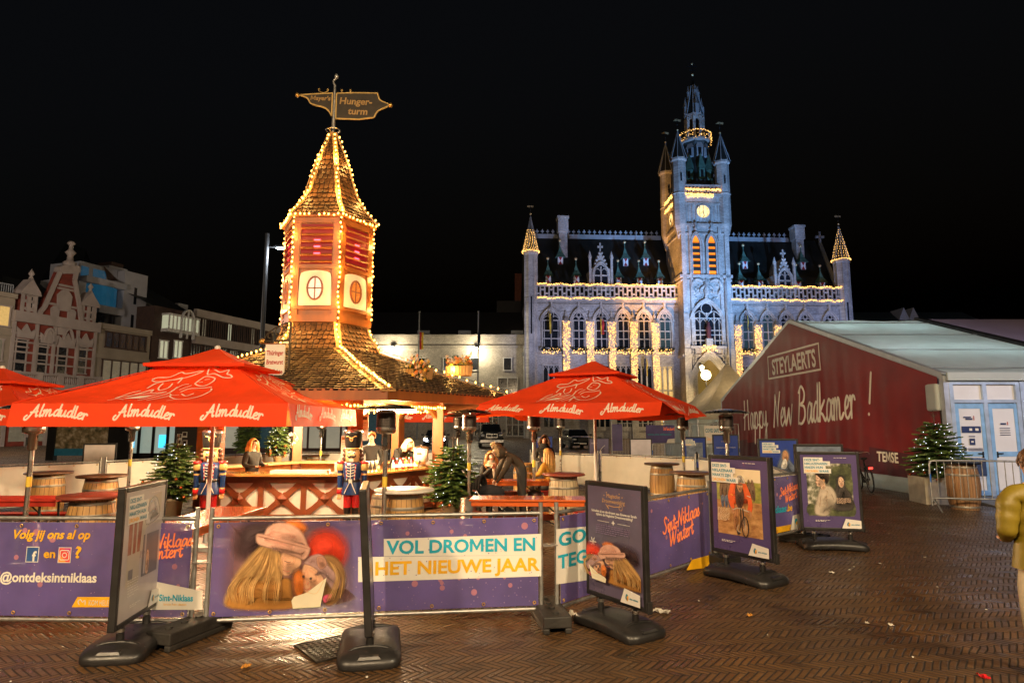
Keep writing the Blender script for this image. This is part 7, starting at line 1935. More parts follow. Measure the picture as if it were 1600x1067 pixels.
def flakes(p, n, seed):
 r_ = random.Random(seed)
 y = p.y()
 for i in range(n): a = p.f(r_.random(), r_.random()); p.mb.disc(a[0], a[1], r_.uniform(.001, .003), y, I('banner light speckle'), 5)
def art_cyclist(p):
 p.R(0, 1, 0, 1, 'poster purple'); flakes(p, 130, 1); smallprint(p, .58, .965, .3, 1)
 p.R(.10, .88, .18, .90, 'print mud'); p.R(.10, .88, .55, .76, 'print meadow'); p.P([(.10, .76), (.88, .74), (.88, .90), (.10, .90)], 'pale sky'); p.R(.10, .88, .70, .765, 'print meadow')
 p.P([(.10, .55), (.4, .55), (.3, .4), (.12, .2), (.10, .2)], 'print mud')
 for u in (.20, .27, .34): p.B([(u - .05, .68), (u, .80), (u + .05, .70), (u + .03, .58), (u - .04, .58)], 'crowd blur'); p.B([(u - .03, .58), (u + .03, .6), (u + .02, .48), (u - .02, .48)], 'denim blur')
 for u in (.68, .74): p.B([(u - .04, .66), (u, .80), (u + .05, .70), (u + .03, .56)], 'crowd blur')
 p.B([(.33, .60), (.38, .74), (.50, .79), (.62, .77), (.68, .66), (.70, .54), (.62, .58), (.50, .52), (.42, .52), (.36, .50)], 'jersey orange')
 p.B([(.44, .60), (.46, .73), (.56, .72), (.60, .62), (.56, .50), (.48, .48)], 'jersey dark')
 p.L([(.40, .72), (.35, .60), (.38, .50), (.42, .46)], .055, 'jersey orange'); p.L([(.62, .72), (.68, .62), (.70, .52), (.68, .46)], .055, 'jersey orange'); p.L([(.365, .62), (.405, .61)], .008, 'poster orange ink'); p.L([(.65, .62), (.705, .61)], .008, 'poster white')
 p.B([(.42, .48), (.46, .52), (.50, .42), (.46, .30), (.42, .24), (.39, .36)], 'tan leg'); p.B([(.56, .50), (.62, .48), (.60, .36), (.57, .26), (.54, .36)], 'tan leg')
 p.L([(.40, .455), (.47, .475), (.55, .47), (.68, .45)], .014, 'bike spokes'); p.L([(.38, .47), (.38, .42), (.41, .43)], .02, 'face tan'); p.L([(.68, .46), (.71, .42), (.69, .40)], .024, 'face tan')
 p.L([(.57, .47), (.58, .38), (.585, .30)], .016, 'bike black'); p.L([(.53, .47), (.53, .34), (.50, .24)], .012, 'bike black')
 a = [(.60 + .055 * cos(t), .285 + .105 * sin(t)) for t in [i * pi / 10 for i in range(21)]]; p.L(a, .012, 'bike black', 2)
 for i in range(7): t = i * pi / 7; p.L([(.60 + .05 * cos(t), .285 + .1 * sin(t)), (.60 - .05 * cos(t), .285 - .1 * sin(t))], .0018, 'bike spokes', 1)
 p.L([(.46, .24), (.48, .20), (.50, .22)], .02, 'bike black'); p.L([(.49, .30), (.46, .24), (.52, .22)], .008, 'bike spokes')
 p.B([(.49, .74), (.50, .68), (.54, .65), (.58, .68), (.59, .74)], 'face tan'); p.L([(.51, .735), (.58, .735)], .012, 'bike black'); p.L([(.525, .685), (.56, .685)], .006, 'jersey dark')
 p.B([(.46, .75), (.48, .80), (.53, .835), (.58, .83), (.62, .79), (.63, .75), (.54, .755)], 'helmet')
 for k in range(4): p.L([(.50 + .03 * k, .765), (.52 + .02 * k, .825)], .007, 'bike black', 3)
 title(p, ['DEZE SINT-', 'NIKLAZENAAR', 'MAAKTE ZIJN', 'DROMEN WAAR']); smallprint(p, .13, .46, .22, 11, 'pale sky'); smallprint(p, .2, .115, .24, 2); corner(p)
def art_couple(p):
 p.R(0, 1, 0, 1, 'poster purple'); flakes(p, 90, 2); smallprint(p, .6, .955, .28, 1)
 p.R(.10, .90, .16, .88, 'print branches'); p.B([(.10, .18), (.5, .17), (.9, .17), (.9, .36), (.7, .42), (.5, .34), (.3, .30), (.11, .32)], 'print dark foliage'); p.B([(.55, .8), (.7, .85), (.88, .8), (.88, .45), (.6, .42), (.5, .6)], 'print dark foliage')
 p.R(.10, .28, .45, .78, 'print branches')
 p.B([(.62, .58), (.63, .68), (.70, .72), (.77, .68), (.78, .56), (.88, .45), (.88, .25), (.55, .25), (.56, .45)], 'hooded dark'); p.B([(.655, .62), (.67, .68), (.71, .695), (.75, .66), (.75, .59), (.715, .55), (.67, .57)], 'face pale')
 for u in (.685, .735): p.D(u, .635, .008, 'dark hair', .006)
 p.L([(.69, .585), (.71, .578), (.73, .585)], .007, 'lip')
 p.B([(.27, .40), (.32, .52), (.40, .57), (.52, .56), (.60, .46), (.60, .36), (.52, .30), (.48, .30), (.44, .17), (.24, .17), (.21, .26)], 'beige coat'); p.L([(.45, .50), (.43, .38), (.44, .3)], .006, 'crowd blur'); p.L([(.52, .46), (.56, .38)], .006, 'crowd blur'); p.L([(.33, .42), (.30, .28)], .006, 'crowd blur')
 p.B([(.34, .56), (.38, .62), (.42, .60), (.42, .54), (.36, .52)], 'face pale'); p.B([(.26, .70), (.27, .64), (.245, .615), (.27, .60), (.27, .57), (.33, .56), (.40, .60), (.43, .68), (.38, .75), (.30, .75)], 'face pale')
 p.B([(.25, .72), (.29, .79), (.38, .82), (.48, .78), (.50, .68), (.46, .60), (.43, .61), (.42, .66), (.38, .70), (.33, .73)], 'dark hair'); p.L([(.285, .675), (.31, .675)], .006, 'dark hair'); p.L([(.27, .60), (.295, .603)], .005, 'lip'); p.D(.40, .645, .012, 'face tan', .018); p.D(.40, .605, .005, 'poster gold ink')
 title(p, ['DEZE SINT-', 'NIKLAZENAREN', 'MAKEN HUN', 'DROMEN WAAR'], .07); smallprint(p, .6, .40, .25, 6, 'face pale'); smallprint(p, .21, .10, .26, 2); corner(p)
def art_children(p):
 p.R(0, 1, 0, 1, 'poster night'); flakes(p, 140, 3)
 for i, (t, v, w_) in enumerate((('Magische', .905, .23), ('Droomwandeling', .855, .38))): a = p.f(.5, v); text(p.mb, t, a[0], a[1], .036, p.y(), I('poster gold ink'), 0, .1, 'C', fit=w_ * .85)
 p.L([(.36, .84), (.42, .80), (.40, .83), (.52, .825), (.64, .835)], .006, 'poster gold ink', 6); p.L([(.64 + .03 * cos(t), .825 + .025 * sin(t)) for t in [i * .5 for i in range(13)]], .005, 'poster gold ink', 2)
 for (u, v) in ((.33, .92), (.67, .92), (.30, .86), (.38, .95), (.62, .95)): p.D(u, v, .006, 'poster gold ink')
 p.T('Schuilen jij en de droom van Emma en Sarah', .08, .755, .023, 'poster white', 1, .64); p.T('tijdens de Magische Droomwandeling?', .17, .725, .023, 'poster white', 1, .52)
 p.L([(.2, .675), (.42, .675)], .004, 'poster white', 1); p.L([(.58, .675), (.8, .675)], .004, 'poster white', 1); p.P([(.5, .70), (.515, .68), (.54, .675), (.515, .67), (.5, .65), (.485, .67), (.46, .675), (.485, .68)], 'poster white')
 smallprint(p, .18, .635, .62, 5, 'banner light speckle', .018)
 for k in range(6): a = k * pi / 3; p.L([(.13, .47), (.13 + .06 * cos(a), .47 + .045 * sin(a))], .008, 'poster white', 1); p.L([(.13 + .04 * cos(a + .3), .47 + .03 * sin(a + .3)), (.13 + .04 * cos(a), .47 + .03 * sin(a))], .007, 'poster white', 1)
 mp = lambda cx, cy: p.f((255 - .60 * (cx - 520) - 72) / 350.0, 1 - (505 + .56 * (cy - 290) - 70) / 745.0)
 mb2 = MB(); art_girls(mb2, mp, p.y(), AO); 
 cl = lambda q_: V((max(-p.w / 2, min(p.w / 2, q_.x)), q_.y, max(p.z0 + .002, q_.z))); mb2.deform(cl); o_ = len(p.mb.v)
 p.mb.add(mb2.v, mb2.f); p.mb.m[-len(mb2.m):] = mb2.m; p.mb.c.update({o_ + i: c for i, c in mb2.c.items()}); p.k += 60
 corner(p)
def art_house(p):  # pale sheen across the glossy sheet painted in as grey
 p.R(0, 1, 0, 1, 'poster pale veil'); p.R(.12, .9, .3, .86, 'poster pale veil'); p.P([(.12, .5), (.42, .5), (.46, .86), (.12, .86)], 'print brick front'); p.R(.12, .42, .25, .5, 'arch pale')
 for u in (.20, .30): p.R(u, u + .035, .5, .86, 'arch pale')
 p.P([(.40, .5), (.48, .5), (.52, .66), (.9, .78), (.9, .95), (.46, .9)], 'arch pale'); p.B([(.52, .70), (.56, .86), (.68, .92), (.80, .88), (.86, .74)], 'poster pale veil'); p.R(.48, .88, .28, .62, 'door glass'); p.R(.52, .56, .3, .62, 'poster pale veil'); p.B([(.58, .30), (.57, .44), (.61, .49), (.65, .44), (.65, .3)], 'face pale'); p.R(.16, .26, .30, .38, 'door glass')
 title(p, ['DEZE SINT-', 'NIKLAZENAREN', 'MAAKTEN HUN', 'DROMEN WAAR'], .08); smallprint(p, .6, .955, .28, 1); smallprint(p, .14, .30, .25, 7, 'poster white', .02); smallprint(p, .2, .1, .26, 2); corner(p)
def art_blue(p, kind=0):
 p.R(0, 1, 0, 1, 'poster blue'); flakes(p, 60, 4 + kind)
 if kind == 0:
  p.B([(.55, .62), (.60, .78), (.72, .82), (.80, .74), (.80, .6), (.95, .45), (.95, .2), (.4, .2), (.45, .45)], 'denim blur'); p.B([(.60, .62), (.62, .76), (.70, .80), (.77, .72), (.75, .60), (.68, .55)], 'face tan'); p.B([(.55, .45), (.62, .60), (.70, .62), (.72, .5), (.66, .42)], 'poster white'); title(p, ['DEZE SINT-', 'NIKLAZENAAR', 'MAAKT ZIJN', 'DROMEN WAAR'], .08)
 elif kind == 1:
  p.R(.12, .88, .2, .85, 'denim blur'); p.B([(.5, .3), (.52, .45), (.6, .55), (.68, .45), (.72, .3)], 'hooded dark'); title(p, ['DEZE SINT-', 'NIKLAZENAAR', 'MAAKTE HAAR', 'DROMEN WAAR'], .1)
 elif kind == 2:
  for t, v, w_ in (('Magische', .86, .23), ('Droomwandeling', .81, .34)): a = p.f(.5, v); text(p.mb, t, a[0], a[1], .034, p.y(), I('poster gold ink'), 0, .1, 'C', fit=w_ * .85)
  smallprint(p, .1, .64, .8, 3)
 else: p.R(0, 1, .9, 1, 'denim blur')
 corner(p)
def art_grey(p): p.R(0, 1, 0, 1, 'poster pale veil'); p.R(.1, .9, .2, .85, 'poster pale veil')
def art_dark(p): p.R(0, 1, 0, 1, 'poster night'); p.L([(.4, .3), (.6, .6), (.8, .75)], .02, 'arch pale'); smallprint(p, .1, .85, .3, 4)
def poster(loc, rz, label, art, s=1.0, lean=0.0):
 o = thing('poster_stand', label, 'poster stand', loc, rz, 'black framed poster stands'); o.scale = (s, s, s)
 mb = MB(); a_, b_ = .44, .27
 rings = []
 for (z, k) in ((0, .97), (.02, 1.0), (.055, .99), (.08, .93), (.098, .78), (.108, .45), (.11, .02)):
  rg_ = []
  for i in range(40):
   t = 2 * pi * i / 40; c, s_ = cos(t), sin(t)
   x = a_ * k * abs(c) ** .36 * (1 if c > 0 else -1); y = b_ * k * abs(s_) ** .42 * (1 if s_ > 0 else -1)
   arch = .035 * (1 - (x / a_) ** 2)
   rg_.append((x, y * (1 - .1 * (1 - (x / a_) ** 2)), z + arch * (.8 if z > 0 else (.8 if abs(x) < .33 else 0))))
  rings.append(rg_)
 vs = sum(rings, []); fs = [(r_ * 40 + i, r_ * 40 + (i + 1) % 40, (r_ + 1) * 40 + (i + 1) % 40, (r_ + 1) * 40 + i) for r_ in range(len(rings) - 1) for i in range(40)]
 mb.add(vs, fs, 0, True)
 for sx in (-1, 1):   # moulded ribs and carrying handles
  mb.tube(spline([(sx * .31, -.22, .08), (sx * .27, -.12, .115), (sx * .26, 0, .125), (sx * .27, .12, .115), (sx * .31, .22, .08)], 4), .018, 6)
  mb.box(sx * .38, 0, .09, .10, .18, .02, 0, 0, .8, .8)
 mb.build('base', BASE, o)
 for sx in (-1, 1): mb = MB(); mb.cyl(sx * .24, 0, .11, .19, .035, .03, 14); mb.tube([(sx * .24, 0, .17), (sx * .24, 0, .255)], .02, 10); mb.cyl(sx * .24, 0, .2, .225, .034, None, 14, 1); mb.build('spring_post', [BASE, STEEL], o)
 z0 = .24 - .17
 up = thing('frame', None, None, (0, 0, z0)); up.parent = o; up.rotation_euler = (lean, 0, 0)
 mb = MB(); w, zb_, zt_ = .42, .17, 1.28
 for sx in (-1, 1): mb.b2(min(sx * w, sx * (w - .045)), max(sx * w, sx * (w - .045)), -.0325, .026, zb_, zt_)
 mb.b2(-w + .044, w - .044, -.0327, .0262, zt_ - .045, zt_); mb.b2(-w + .044, w - .044, -.0327, .0262, zb_, zb_ + .05); mb.b2(-w + .04, w - .04, -.028, .022, zb_ + .04, zt_ - .04)
 mb.b2(w - .002, w + .018, -.03, .03, zb_ - .01, zb_ + .10)
 fr = mb.build('frame_profile', FRM, up, bevel=.012, seg=3)
 p = Print(); art(p); p.mb.build('printed_sheet', PM_, up)
 mb = MB(); mb.rect(-.37, .37, .22, 1.235, .025); 
 for f_ in range(len(mb.f)): mb.f[f_] = mb.f[f_][::-1]
 mb.build('back_sheet', PGREY, up)
 return o
poster((-3.19, 5.62, 0), R(97), 'black poster stand with a brick house picture paled by painted sheen, nearest to the left frame edge', art_house)
poster((-1.17, 5.52, 0), R(101), 'black poster stand seen edge on in front of the children banner', art_dark, 1, R(-4))
poster((.97, 6.1, 0), R(-57), 'black poster stand with two children under gold lettering', art_children, .97)
poster((2.82, 8.0, 0), R(-57), 'black poster stand showing a racing cyclist in orange', art_cyclist, 1.09)
poster((4.87, 9.95, 0), R(-10), 'black poster stand showing a short haired person in a beige coat before branches', art_couple, 1.07)
poster((6.45, 15.6, 0), R(-6), 'blue poster stand with a portrait, behind the purple fence corner', lambda p: art_blue(p, 0), 1.13)
poster((5.95, 12.5, 0), R(-4), 'poster stand with light blue header peeping over the couple poster', lambda p: art_blue(p, 3), 1.10)
poster((6.75, 23.8, 0), 0, 'blue poster stand with white title between the two right heaters', lambda p: art_blue(p, 1), 1.05)
poster((7.75, 23.3, 0), R(-4), 'blue poster stand with gold script, beside the tent banner', lambda p: art_blue(p, 2), 1.12)
poster((4.85, 24.2, 0), 0, 'pale blank poster stand behind the white fence near the crowd barriers', art_grey, 1.0)
poster((3.45, 25.5, 0), R(5), 'dark poster stand beside the parked hatchback', art_dark, 1.0)
poster((-11.4, 17.8, 0), R(12), 'grey poster stand in front of the aerial photo hoarding', art_grey, 1.0)
poster((1.5, 30, 0), R(8), 'dark poster stand behind the woman with the scarf', lambda p: art_blue(p, 1), 1.0)

# =================================================================== BIG TENT
TRED = pm('red tent banner', (.215, .011, .008), .42, var=.2, sc=.8, bump=.12, bsc=3, translucent=.06); TBAND = pm('dark tent banner hem', (.085, .010, .014), .45, var=.2); TLET = pm('cream tent letters', (.90, .84, .70), .5, var=.04)
PVC = pm('white tent sheet', (.60, .66, .65), .45, var=.08, sc=1, bump=.06, bsc=4, translucent=.35); ALU = pm('aluminium profile', (.55, .57, .60), .35, metal=.6, var=.08); PVC_B = pm('white tent panel', (.68, .69, .74), .4, var=.04, sc=2)
PVC_P = pm('purple lit tent sheet', (.30, .24, .36), .5, var=.06, sc=1, bump=.06, bsc=4, translucent=.1)  # purple lighting of the second roof put into its sheet colour
TX0, TYF, TW, TEZ, TRZ = 10.9, 33.0, 17.0, 3.08, 5.85
tent = thing('event_tent', 'large white event tent with dark red lettered gable banner', 'tent', (TX0, TYF, 0), R(-90))
def gz(x): return TEZ + (TRZ - TEZ) * (1 - abs(x - TW / 2) / (TW / 2))
def fold(x, z):
 top = gz(x)
 k = max(0, min(1, (top - z) / 3.5))
 return -.05 - .019 * k * (sin(x * 4.3 + .35 * z) + .6 * sin(x * 9.1 + 1.0 - .5 * z) + .5 * sin((x - 13) * 2.2 + z * 1.3)) - .02 * sin(z * 1.7 + x * .6)
mb = MB(); n, m = 240, 24
for i in range(n):
 for j in range(m):
  q_ = []
  for ii, jj in ((i, j), (i + 1, j), (i + 1, j + 1), (i, j + 1)):
   x = .12 + (TW - .24) * ii / n; top = gz(x) - .06; z = .42 + (top - .42) * jj / m
   q_.append((x, fold(x, z) - .03, z))
  mb.add(q_, [(0, 1, 2, 3)], 1 if (q_[0][2] + q_[2][2]) / 2 < 1.12 else 0, True)
ban = mb.build('gable_banner', [TRED, TBAND], tent)
def onban(p): return V((p.x, fold(p.x, p.z) - .042 + p.y, p.z))
mb = MB()
def xat(px): return TYF - TX0 / ((px - 800) / 1000.0)
xa, xb = xat(1208), xat(1292)
text(mb, 'STEYLAERTS', (xa + xb) / 2 + .05, 3.93, .62, 0, 0, 1, .0, 'C', fit=(xb - xa) * .86, rot=.0)
for (x0, z0, x1, z1) in ((xa, 3.78, xb, 3.78), (xb, 3.78, xb, 4.70), (xb, 4.70, xa, 4.70), (xa, 4.70, xa, 3.78)): mb.stroke([(x0 + (x1 - x0) * i / 12, z0 + (z1 - z0) * i / 12) for i in range(13)], .07, 0, 0, 2)
script(mb, 'Happy', xat(1166), 1.64, .68, 0, 0, .145, 'L', shear=.12, rot=.05, fit=xat(1204) - xat(1166)); script(mb, 'New', xat(1213), 1.78, .69, 0, 0, .145, 'L', shear=.12, rot=.05, fit=xat(1247) - xat(1213) - .2)
script(mb, 'Badkamer', xat(1253), 1.90, .70, 0, 0, .145, 'L', shear=.12, rot=.05, fit=xat(1349) - xat(1253) - .2); script(mb, '!', xat(1358.5), 2.12, .66, 0, 0, .15, 'L', shear=.12)
text(mb, 'TEMSE', xat(1371), .80, .28, 0, 0, 1, 0, 'L', fit=xat(1404) - xat(1371)); text(mb, 'LIER', xat(1148), .80, .30, 0, 0, 1, 0, 'L'); text(mb, 'Mechelen', xat(1255), .80, .30, 0, 0, 1, 0, 'R')
mb.finer(.10).deform(onban).build('lettering', TLET, ban)
mb = MB(); mb.b2(0, TW, -.02, .06, 0.0, .45); mb.build('ground_skirt', PVC, tent)
mb = MB()
for sgn in (0, 1):
 a = (0 if sgn == 0 else TW, 0, TEZ); b_ = (TW / 2, 0, TRZ); mb.bar(V(a) + V((0, .0, 0)), V(b_), .14, .18)
mb.bar((TW - .02, .02, 0), (TW - .02, .02, TEZ), .16, .16); mb.bar((.02, .02, 0), (.02, .02, TEZ), .16, .16); mb.bar((TW / 2, .06, 0), (TW / 2, .06, TRZ), .12, .12)
mb.build('frame', ALU, tent)
mb = MB(); LN = 4.95
def roofp(x, y): return (x, y, gz(x) + .07 - .05 * sin(pi * ((y % 2.475) / 2.475)))
for side in (0, 1):
 for i in range(12):
  for j in range(8):
   q_ = []
   for ii, jj in ((i, j), (i + 1, j), (i + 1, j + 1), (i, j + 1)):
    t = ii / 12; x = TW + .12 - (TW / 2 + .12) * t if side == 0 else -.12 + (TW / 2 + .12) * t
    q_.append(roofp(x, LN * jj / 8 - .06))
   mb.add(q_, [(0, 1, 2, 3)], 0, True)
mb.build('roof', PVC, tent)
mb = MB()
for t in (.06, .33, .62, .9): x = TW - TW / 2 * t; mb.bar((x, 0, gz(x) + .09), (x, LN, gz(x) + .09), .05, .02)
mb.bar((TW, LN, TEZ + .1), (TW / 2, LN, TRZ + .12), .22, .1, 1); mb.bar((TW + .13, 0, TEZ - .02), (TW + .13, LN + 14, TEZ - .02), .06, .2, 2)
mb.build('roof_seams', [pm('grey seam', (.16, .17, .17), .5), BLACK, PVC], tent)
# long side with the doors (local x = TW, local y grows to the right in the photo)
mb = MB(); mb.b2(TW - .04, TW + .0, .1, LN + 14, 2.46, TEZ); mb.b2(TW - .04, TW, 1.82, LN + 14, .12, 2.46); mb.build('side_wall', PVC_B, tent)
mb = MB(); PBP = pm('pale blue profile', (.42, .52, .68), .35, metal=.3)
for yy in (.12, .95, 1.78): mb.b2(TW - .03, TW + .07, yy - .05, yy + .05, .12, 2.9)
mb.b2(TW - .03, TW + .068, .1, 1.82, 2.40, 2.48); mb.b2(TW - .03, TW + .066, .1, 1.82, 2.86, 2.94); mb.build('door_frame', PBP, tent)
for yy in (1.9, 4.9, 7.9): mb = MB(); mb.b2(TW, TW + .08, yy - .06, yy + .06, .1, TEZ); mb.build('wall_post', PBP, tent)
def door(y0, kind):
 mb = MB(); mb.b2(TW - .01, TW + .035, y0, y0 + .72, .14, 2.38)
 d = mb.build('door', PVC_B, tent)
 mb = MB()
 for (a, b_, c, e_) in ((y0, y0 + .09, .14, 2.38), (y0 + .63, y0 + .72, .14, 2.38)): mb.b2(TW + .03, TW + .05, a, b_, c, e_)
 for z in (.14, 1.08, 2.26): mb.b2(TW + .03, TW + .049, y0 + .09, y0 + .63, z, z + .12)
 mb.build('door_rail', pm('sky blue door rail', (.22, .42, .72), .35), d)
 mb = MB(); hx = y0 + (.12 if kind else .6); mb.b2(TW + .05, TW + .09, hx - .01, hx + .11 * (1 if kind else -1) + .01, 1.14, 1.165) if kind else mb.b2(TW + .05, TW + .09, hx - .12, hx, 1.14, 1.165); mb.b2(TW + .045, TW + .055, hx - .02, hx + .02, 1.05, 1.2); mb.build('handle', BLACK, d)
 mb = MB(); X_ = TW + .0525
 def rc(a, b_, c, e_, mi=0): mb.add([(X_, a, c), (X_, b_, c), (X_, b_, e_), (X_, a, e_)], [(0, 1, 2, 3)], mi)
 yc = y0 + .36
 if kind == 0:
  rc(yc - .17, yc + .02, 2.03, 2.06); rc(yc - .12, yc + .05, 1.98, 2.02); rc(yc + .08, yc + .10, 1.97, 2.08, 1); rc(yc - .24, yc + .24, 1.66, 1.82); rc(yc - .08, yc + .08, 1.56, 1.58); rc(yc - .07, yc + .07, 1.36, 1.52); rc(yc - .24, yc - .16, 1.21, 1.30)
  for k in range(2): rc(yc - .12, yc + .25, 1.22 + .04 * k, 1.24 + .04 * k)
  X_ += .002; rc(yc - .03, yc + .03, 1.42, 1.46, 2); rc(yc - .05, yc + .02, 1.71, 1.77, 2); rc(yc + .1, yc + .18, 1.71, 1.77, 2)
 else:
  rc(yc - .1, yc + .04, 1.86, 1.90); rc(yc + .07, yc + .09, 1.85, 1.93, 1)
  for k in range(4): rc(yc - .13, yc + .13, 1.60 + .055 * k, 1.615 + .055 * k)
 mb.build('notice', [pm('navy sign ink', (.02, .035, .12), .4), pm('red sign ink', (.4, .03, .03), .4), PWH], d)
door(.18, 0); door(1.02, 1)
mb = MB(); mb.b2(TW + .05, TW + .35, .3, .62, .62, 1.05); mb.build('letter_box', pm('dark blue box', (.03, .05, .12), .4), tent, bevel=.02)
mb = MB(); mb.b2(TW - .55, TW - .1, -.16, -.02, 2.2, 2.9); mb.build('rolled_flap', PVC, tent, bevel=.06)
mb = MB(); mb.add([(TW, .1, .12), (TW, 3.6, .12), (TW + 1.5, 3.6, .01), (TW + 1.5, .1, .01), (TW, .1, .0), (TW, 3.6, .0)], [(0, 1, 2, 3), (0, 3, 4), (1, 5, 2)]); mb.build('ramp', pm('ribbed grey ramp', (.16, .16, .17), .5, bump=.4, bsc=40, stretch=(1, 14, 1)), tent)
TLAMP = glow('tent lamp glass', (.8, .95, 1.0), 6, samp=False)
for y in (1.2, 3.7):
 for x in (13.2, 9.2):
  mb = MB(); mb.sph(x, y, gz(x) - .9, .16, 8, 5); mb.bar((x, y, gz(x) - .8), (x, y, gz(x)), .02, .02); mb.build('tent_lamp', TLAMP, tent)
  lamp_light('lamp_light', 'POINT', (x, y, gz(x) - 1.15), 42, (.66, .95, .95), tent, .2)
t2 = thing('rear_tent', 'tent with purple light painted on its roof, joined to the right of the white event tent', 'tent', (TX0, TYF, 0), R(-90))
mb = MB()
mb.add([(TW + .2, LN + .06, TEZ + .05), (TW / 2, LN + .06, TRZ + .1), (TW / 2, LN + 16, TRZ + .1), (TW + .2, LN + 16, TEZ + .05), (-.2, LN + .06, TEZ), (-.2, LN + 16, TEZ)], [(0, 1, 2, 3), (1, 4, 5, 2)]); mb.build('roof', PVC_P, t2)
mb = MB(); mb.bar((TW + .2, LN + .08, TEZ + .07), (TW / 2, LN + .08, TRZ + .13), .12, .08); mb.build('edge_beam', BLACK, t2)
# small pagoda tent
pg = thing('pagoda_tent', 'small cream pagoda tent with swept peak before the town hall gate', 'tent', (12.75, 37.5, 0), R(4))
mb = MB()
for sd in range(4):
 mb.T = M4.Rotation(sd * pi / 2, 4, 'Z')
 for i in range(8):
  for j in range(8):
   q_ = []
   for ii, jj in ((i, j), (i + 1, j), (i + 1, j + 1), (i, j + 1)):
    t = jj / 8; hw = 3.0 * (1 - t) ** 1.0 + .08; z = 2.5 + 2.9 * t ** 1.75; u = -1 + 2 * ii / 8; q_.append((u * hw, -hw + .0, z - .10 * (1 - u * u) * sin(pi * t)))
   mb.add(q_, [(0, 1, 2, 3)], 0, True)
 mb.add([(-3.08, -3.08, 2.5), (3.08, -3.08, 2.5), (3.06, -3.06, 2.15), (-3.06, -3.06, 2.15)], [(3, 2, 1, 0)])
mb.build('canopy', pm('cream pagoda sheet', (.55, .49, .38), .55, var=.08, translucent=.25), pg)
mb = MB(); mb.b2(-2.95, 2.95, -2.95, -2.9, 0, 2.3); mb.b2(-2.95, -2.9, -2.9, 2.9, 0, 2.3); mb.build('wall', PVC, pg)
mb = MB(); arch_ring(mb, -1.9, 1.3, .9, 1.5, 2.05, .05, -3.0, -2.95, 0, 2); mb.b2(-1.93, -1.87, -3.0, -2.96, .9, 2.05); mb.b2(-2.55, -1.25, -3.0, -2.96, 1.4, 1.46); o_ = mb.build('window', PVC, pg); mb = MB(); mb.pp([(-2.55, .9)] + archpts(-1.9, 1.3, 1.5, 2.05, 14, 2) + [(-1.25, .9)], -2.955); mb.build('pane', DIM_G, o_)
mb = MB()
for a in (-1, 1):
 for b_ in (-1, 1): mb = MB(); mb.tube([(a * 2.98, b_ * 2.98, 0), (a * 2.98, b_ * 2.98, 2.5)], .05, 8); mb.build('pole', ALU, pg)
mb = MB(); mb.sph(0, 0, 3.0, .15, 8, 6); mb.build('tent_lamp', glow('warm tent lamp', (1, .8, .5), 4, samp=False), pg); lamp_light('lamp_light', 'POINT', (0, -.3, 2.8), 75, (1, .74, .4), pg, .2)

# =================================================================== CROWD BARRIERS, SIGNS ON FENCES
def barrier(A, B_, label, n=13, hgt=1.08):
 L = hypot(B_[0] - A[0], B_[1] - A[1]); o = thing('crowd_barrier', label, 'barrier', (A[0], A[1], 0), atan2(B_[1] - A[1], B_[0] - A[0]), 'steel crowd barriers')
 mb = MB(); c = .14; mb.tube(spline([(0, 0, .12), (0, 0, hgt - c), (c * .3, 0, hgt - c * .3), (c, 0, hgt), (L - c, 0, hgt), (L - c * .3, 0, hgt - c * .3), (L, 0, hgt - c), (L, 0, .12)], 4), .02, 8); mb.tube([(0, 0, .28), (L, 0, .28)], .018, 8); mb.build('frame', STEEL_G, o)
 mb = MB()
 for k in range(1, n): x = L * k / n; mb.tube([(x, 0, .28), (x, 0, hgt)], .009, 5)
 mb.build('bars', STEEL_G, o)
 for x in (.06, L - .06): mb = MB(); mb.tube([(x, -.3, .015), (x, 0, .24), (x, .3, .015)], .018, 6); mb.build('foot', STEEL_G, o)
 mb = MB()
 for x in (0, L): mb.tube([(x, 0, .62), (x, 0, .80)], .0225, 8)
 mb.build('blue_sleeve', pm('blue sleeve', (.01, .10, .40), .4), o)
 return o
barrier((9.12, 14.1), (11.0, 13.75), 'steel crowd barrier in front of the wine barrel and the tent doors'); barrier((11.1, 13.75), (13.0, 14.2), 'steel crowd barrier cut by the right frame edge')
barrier((5.9, 27.0), (7.5, 27.2), 'distant steel crowd barrier left of the blue posters', 12); barrier((7.6, 27.2), (9.1, 27.0), 'distant steel crowd barrier behind the blue posters', 12); barrier((8.2, 29.6), (10.4, 29.4), 'distant steel crowd barrier carrying the safe zone sign', 14, 1.9)
o = thing('safe_zone_sign', 'white sign with blue words fixed to a barrier beside the tent', 'sign', (9.32, 29.3, 1.0), R(-2))
mb = MB(); mb.b2(-.52, .52, -.02, .0, 0, .82, 0); text(mb, 'COVID SAFE ZONE', 0, .52, .17, -.024, 1, 1, 0, 'C', fit=.95); text(mb, 'Stay Coronasafe', 0, .16, .15, -.024, 2, 0, 0, 'C', fit=.85); mb.build('board', [PWH, PTEAL, PORA], o)
o = thing('blue_banner', 'dark blue banner with web address hung on a distant fence', 'banner', (7.75, 33.5, .9), 0)
mb = MB(); mb.b2(-.75, .75, -.02, 0, 0, .95, 0); text(mb, 'www.sint-niklaas.be', -.05, .42, .11, -.024, 2, 1, 0, 'C', fit=1.25); script(mb, 'Wintert', .45, .68, .09, -.024, 3, .2, 'C'); mb.pp([(.3, .001), (.74, .001), (.74, .26), (.38, .22)], -.024, 1); mb.build('cloth', [PUR, PWH, PTEAL, BOR], o)
o = thing('building_fence', 'tall mesh construction fence with a narrow dark banner', 'fence', (5.3, 34, 0))
mb = MB()
for x in (0, 2.1, 4.2): mb.tube([(x, 0, 0), (x, 0, 2.0)], .03, 6)
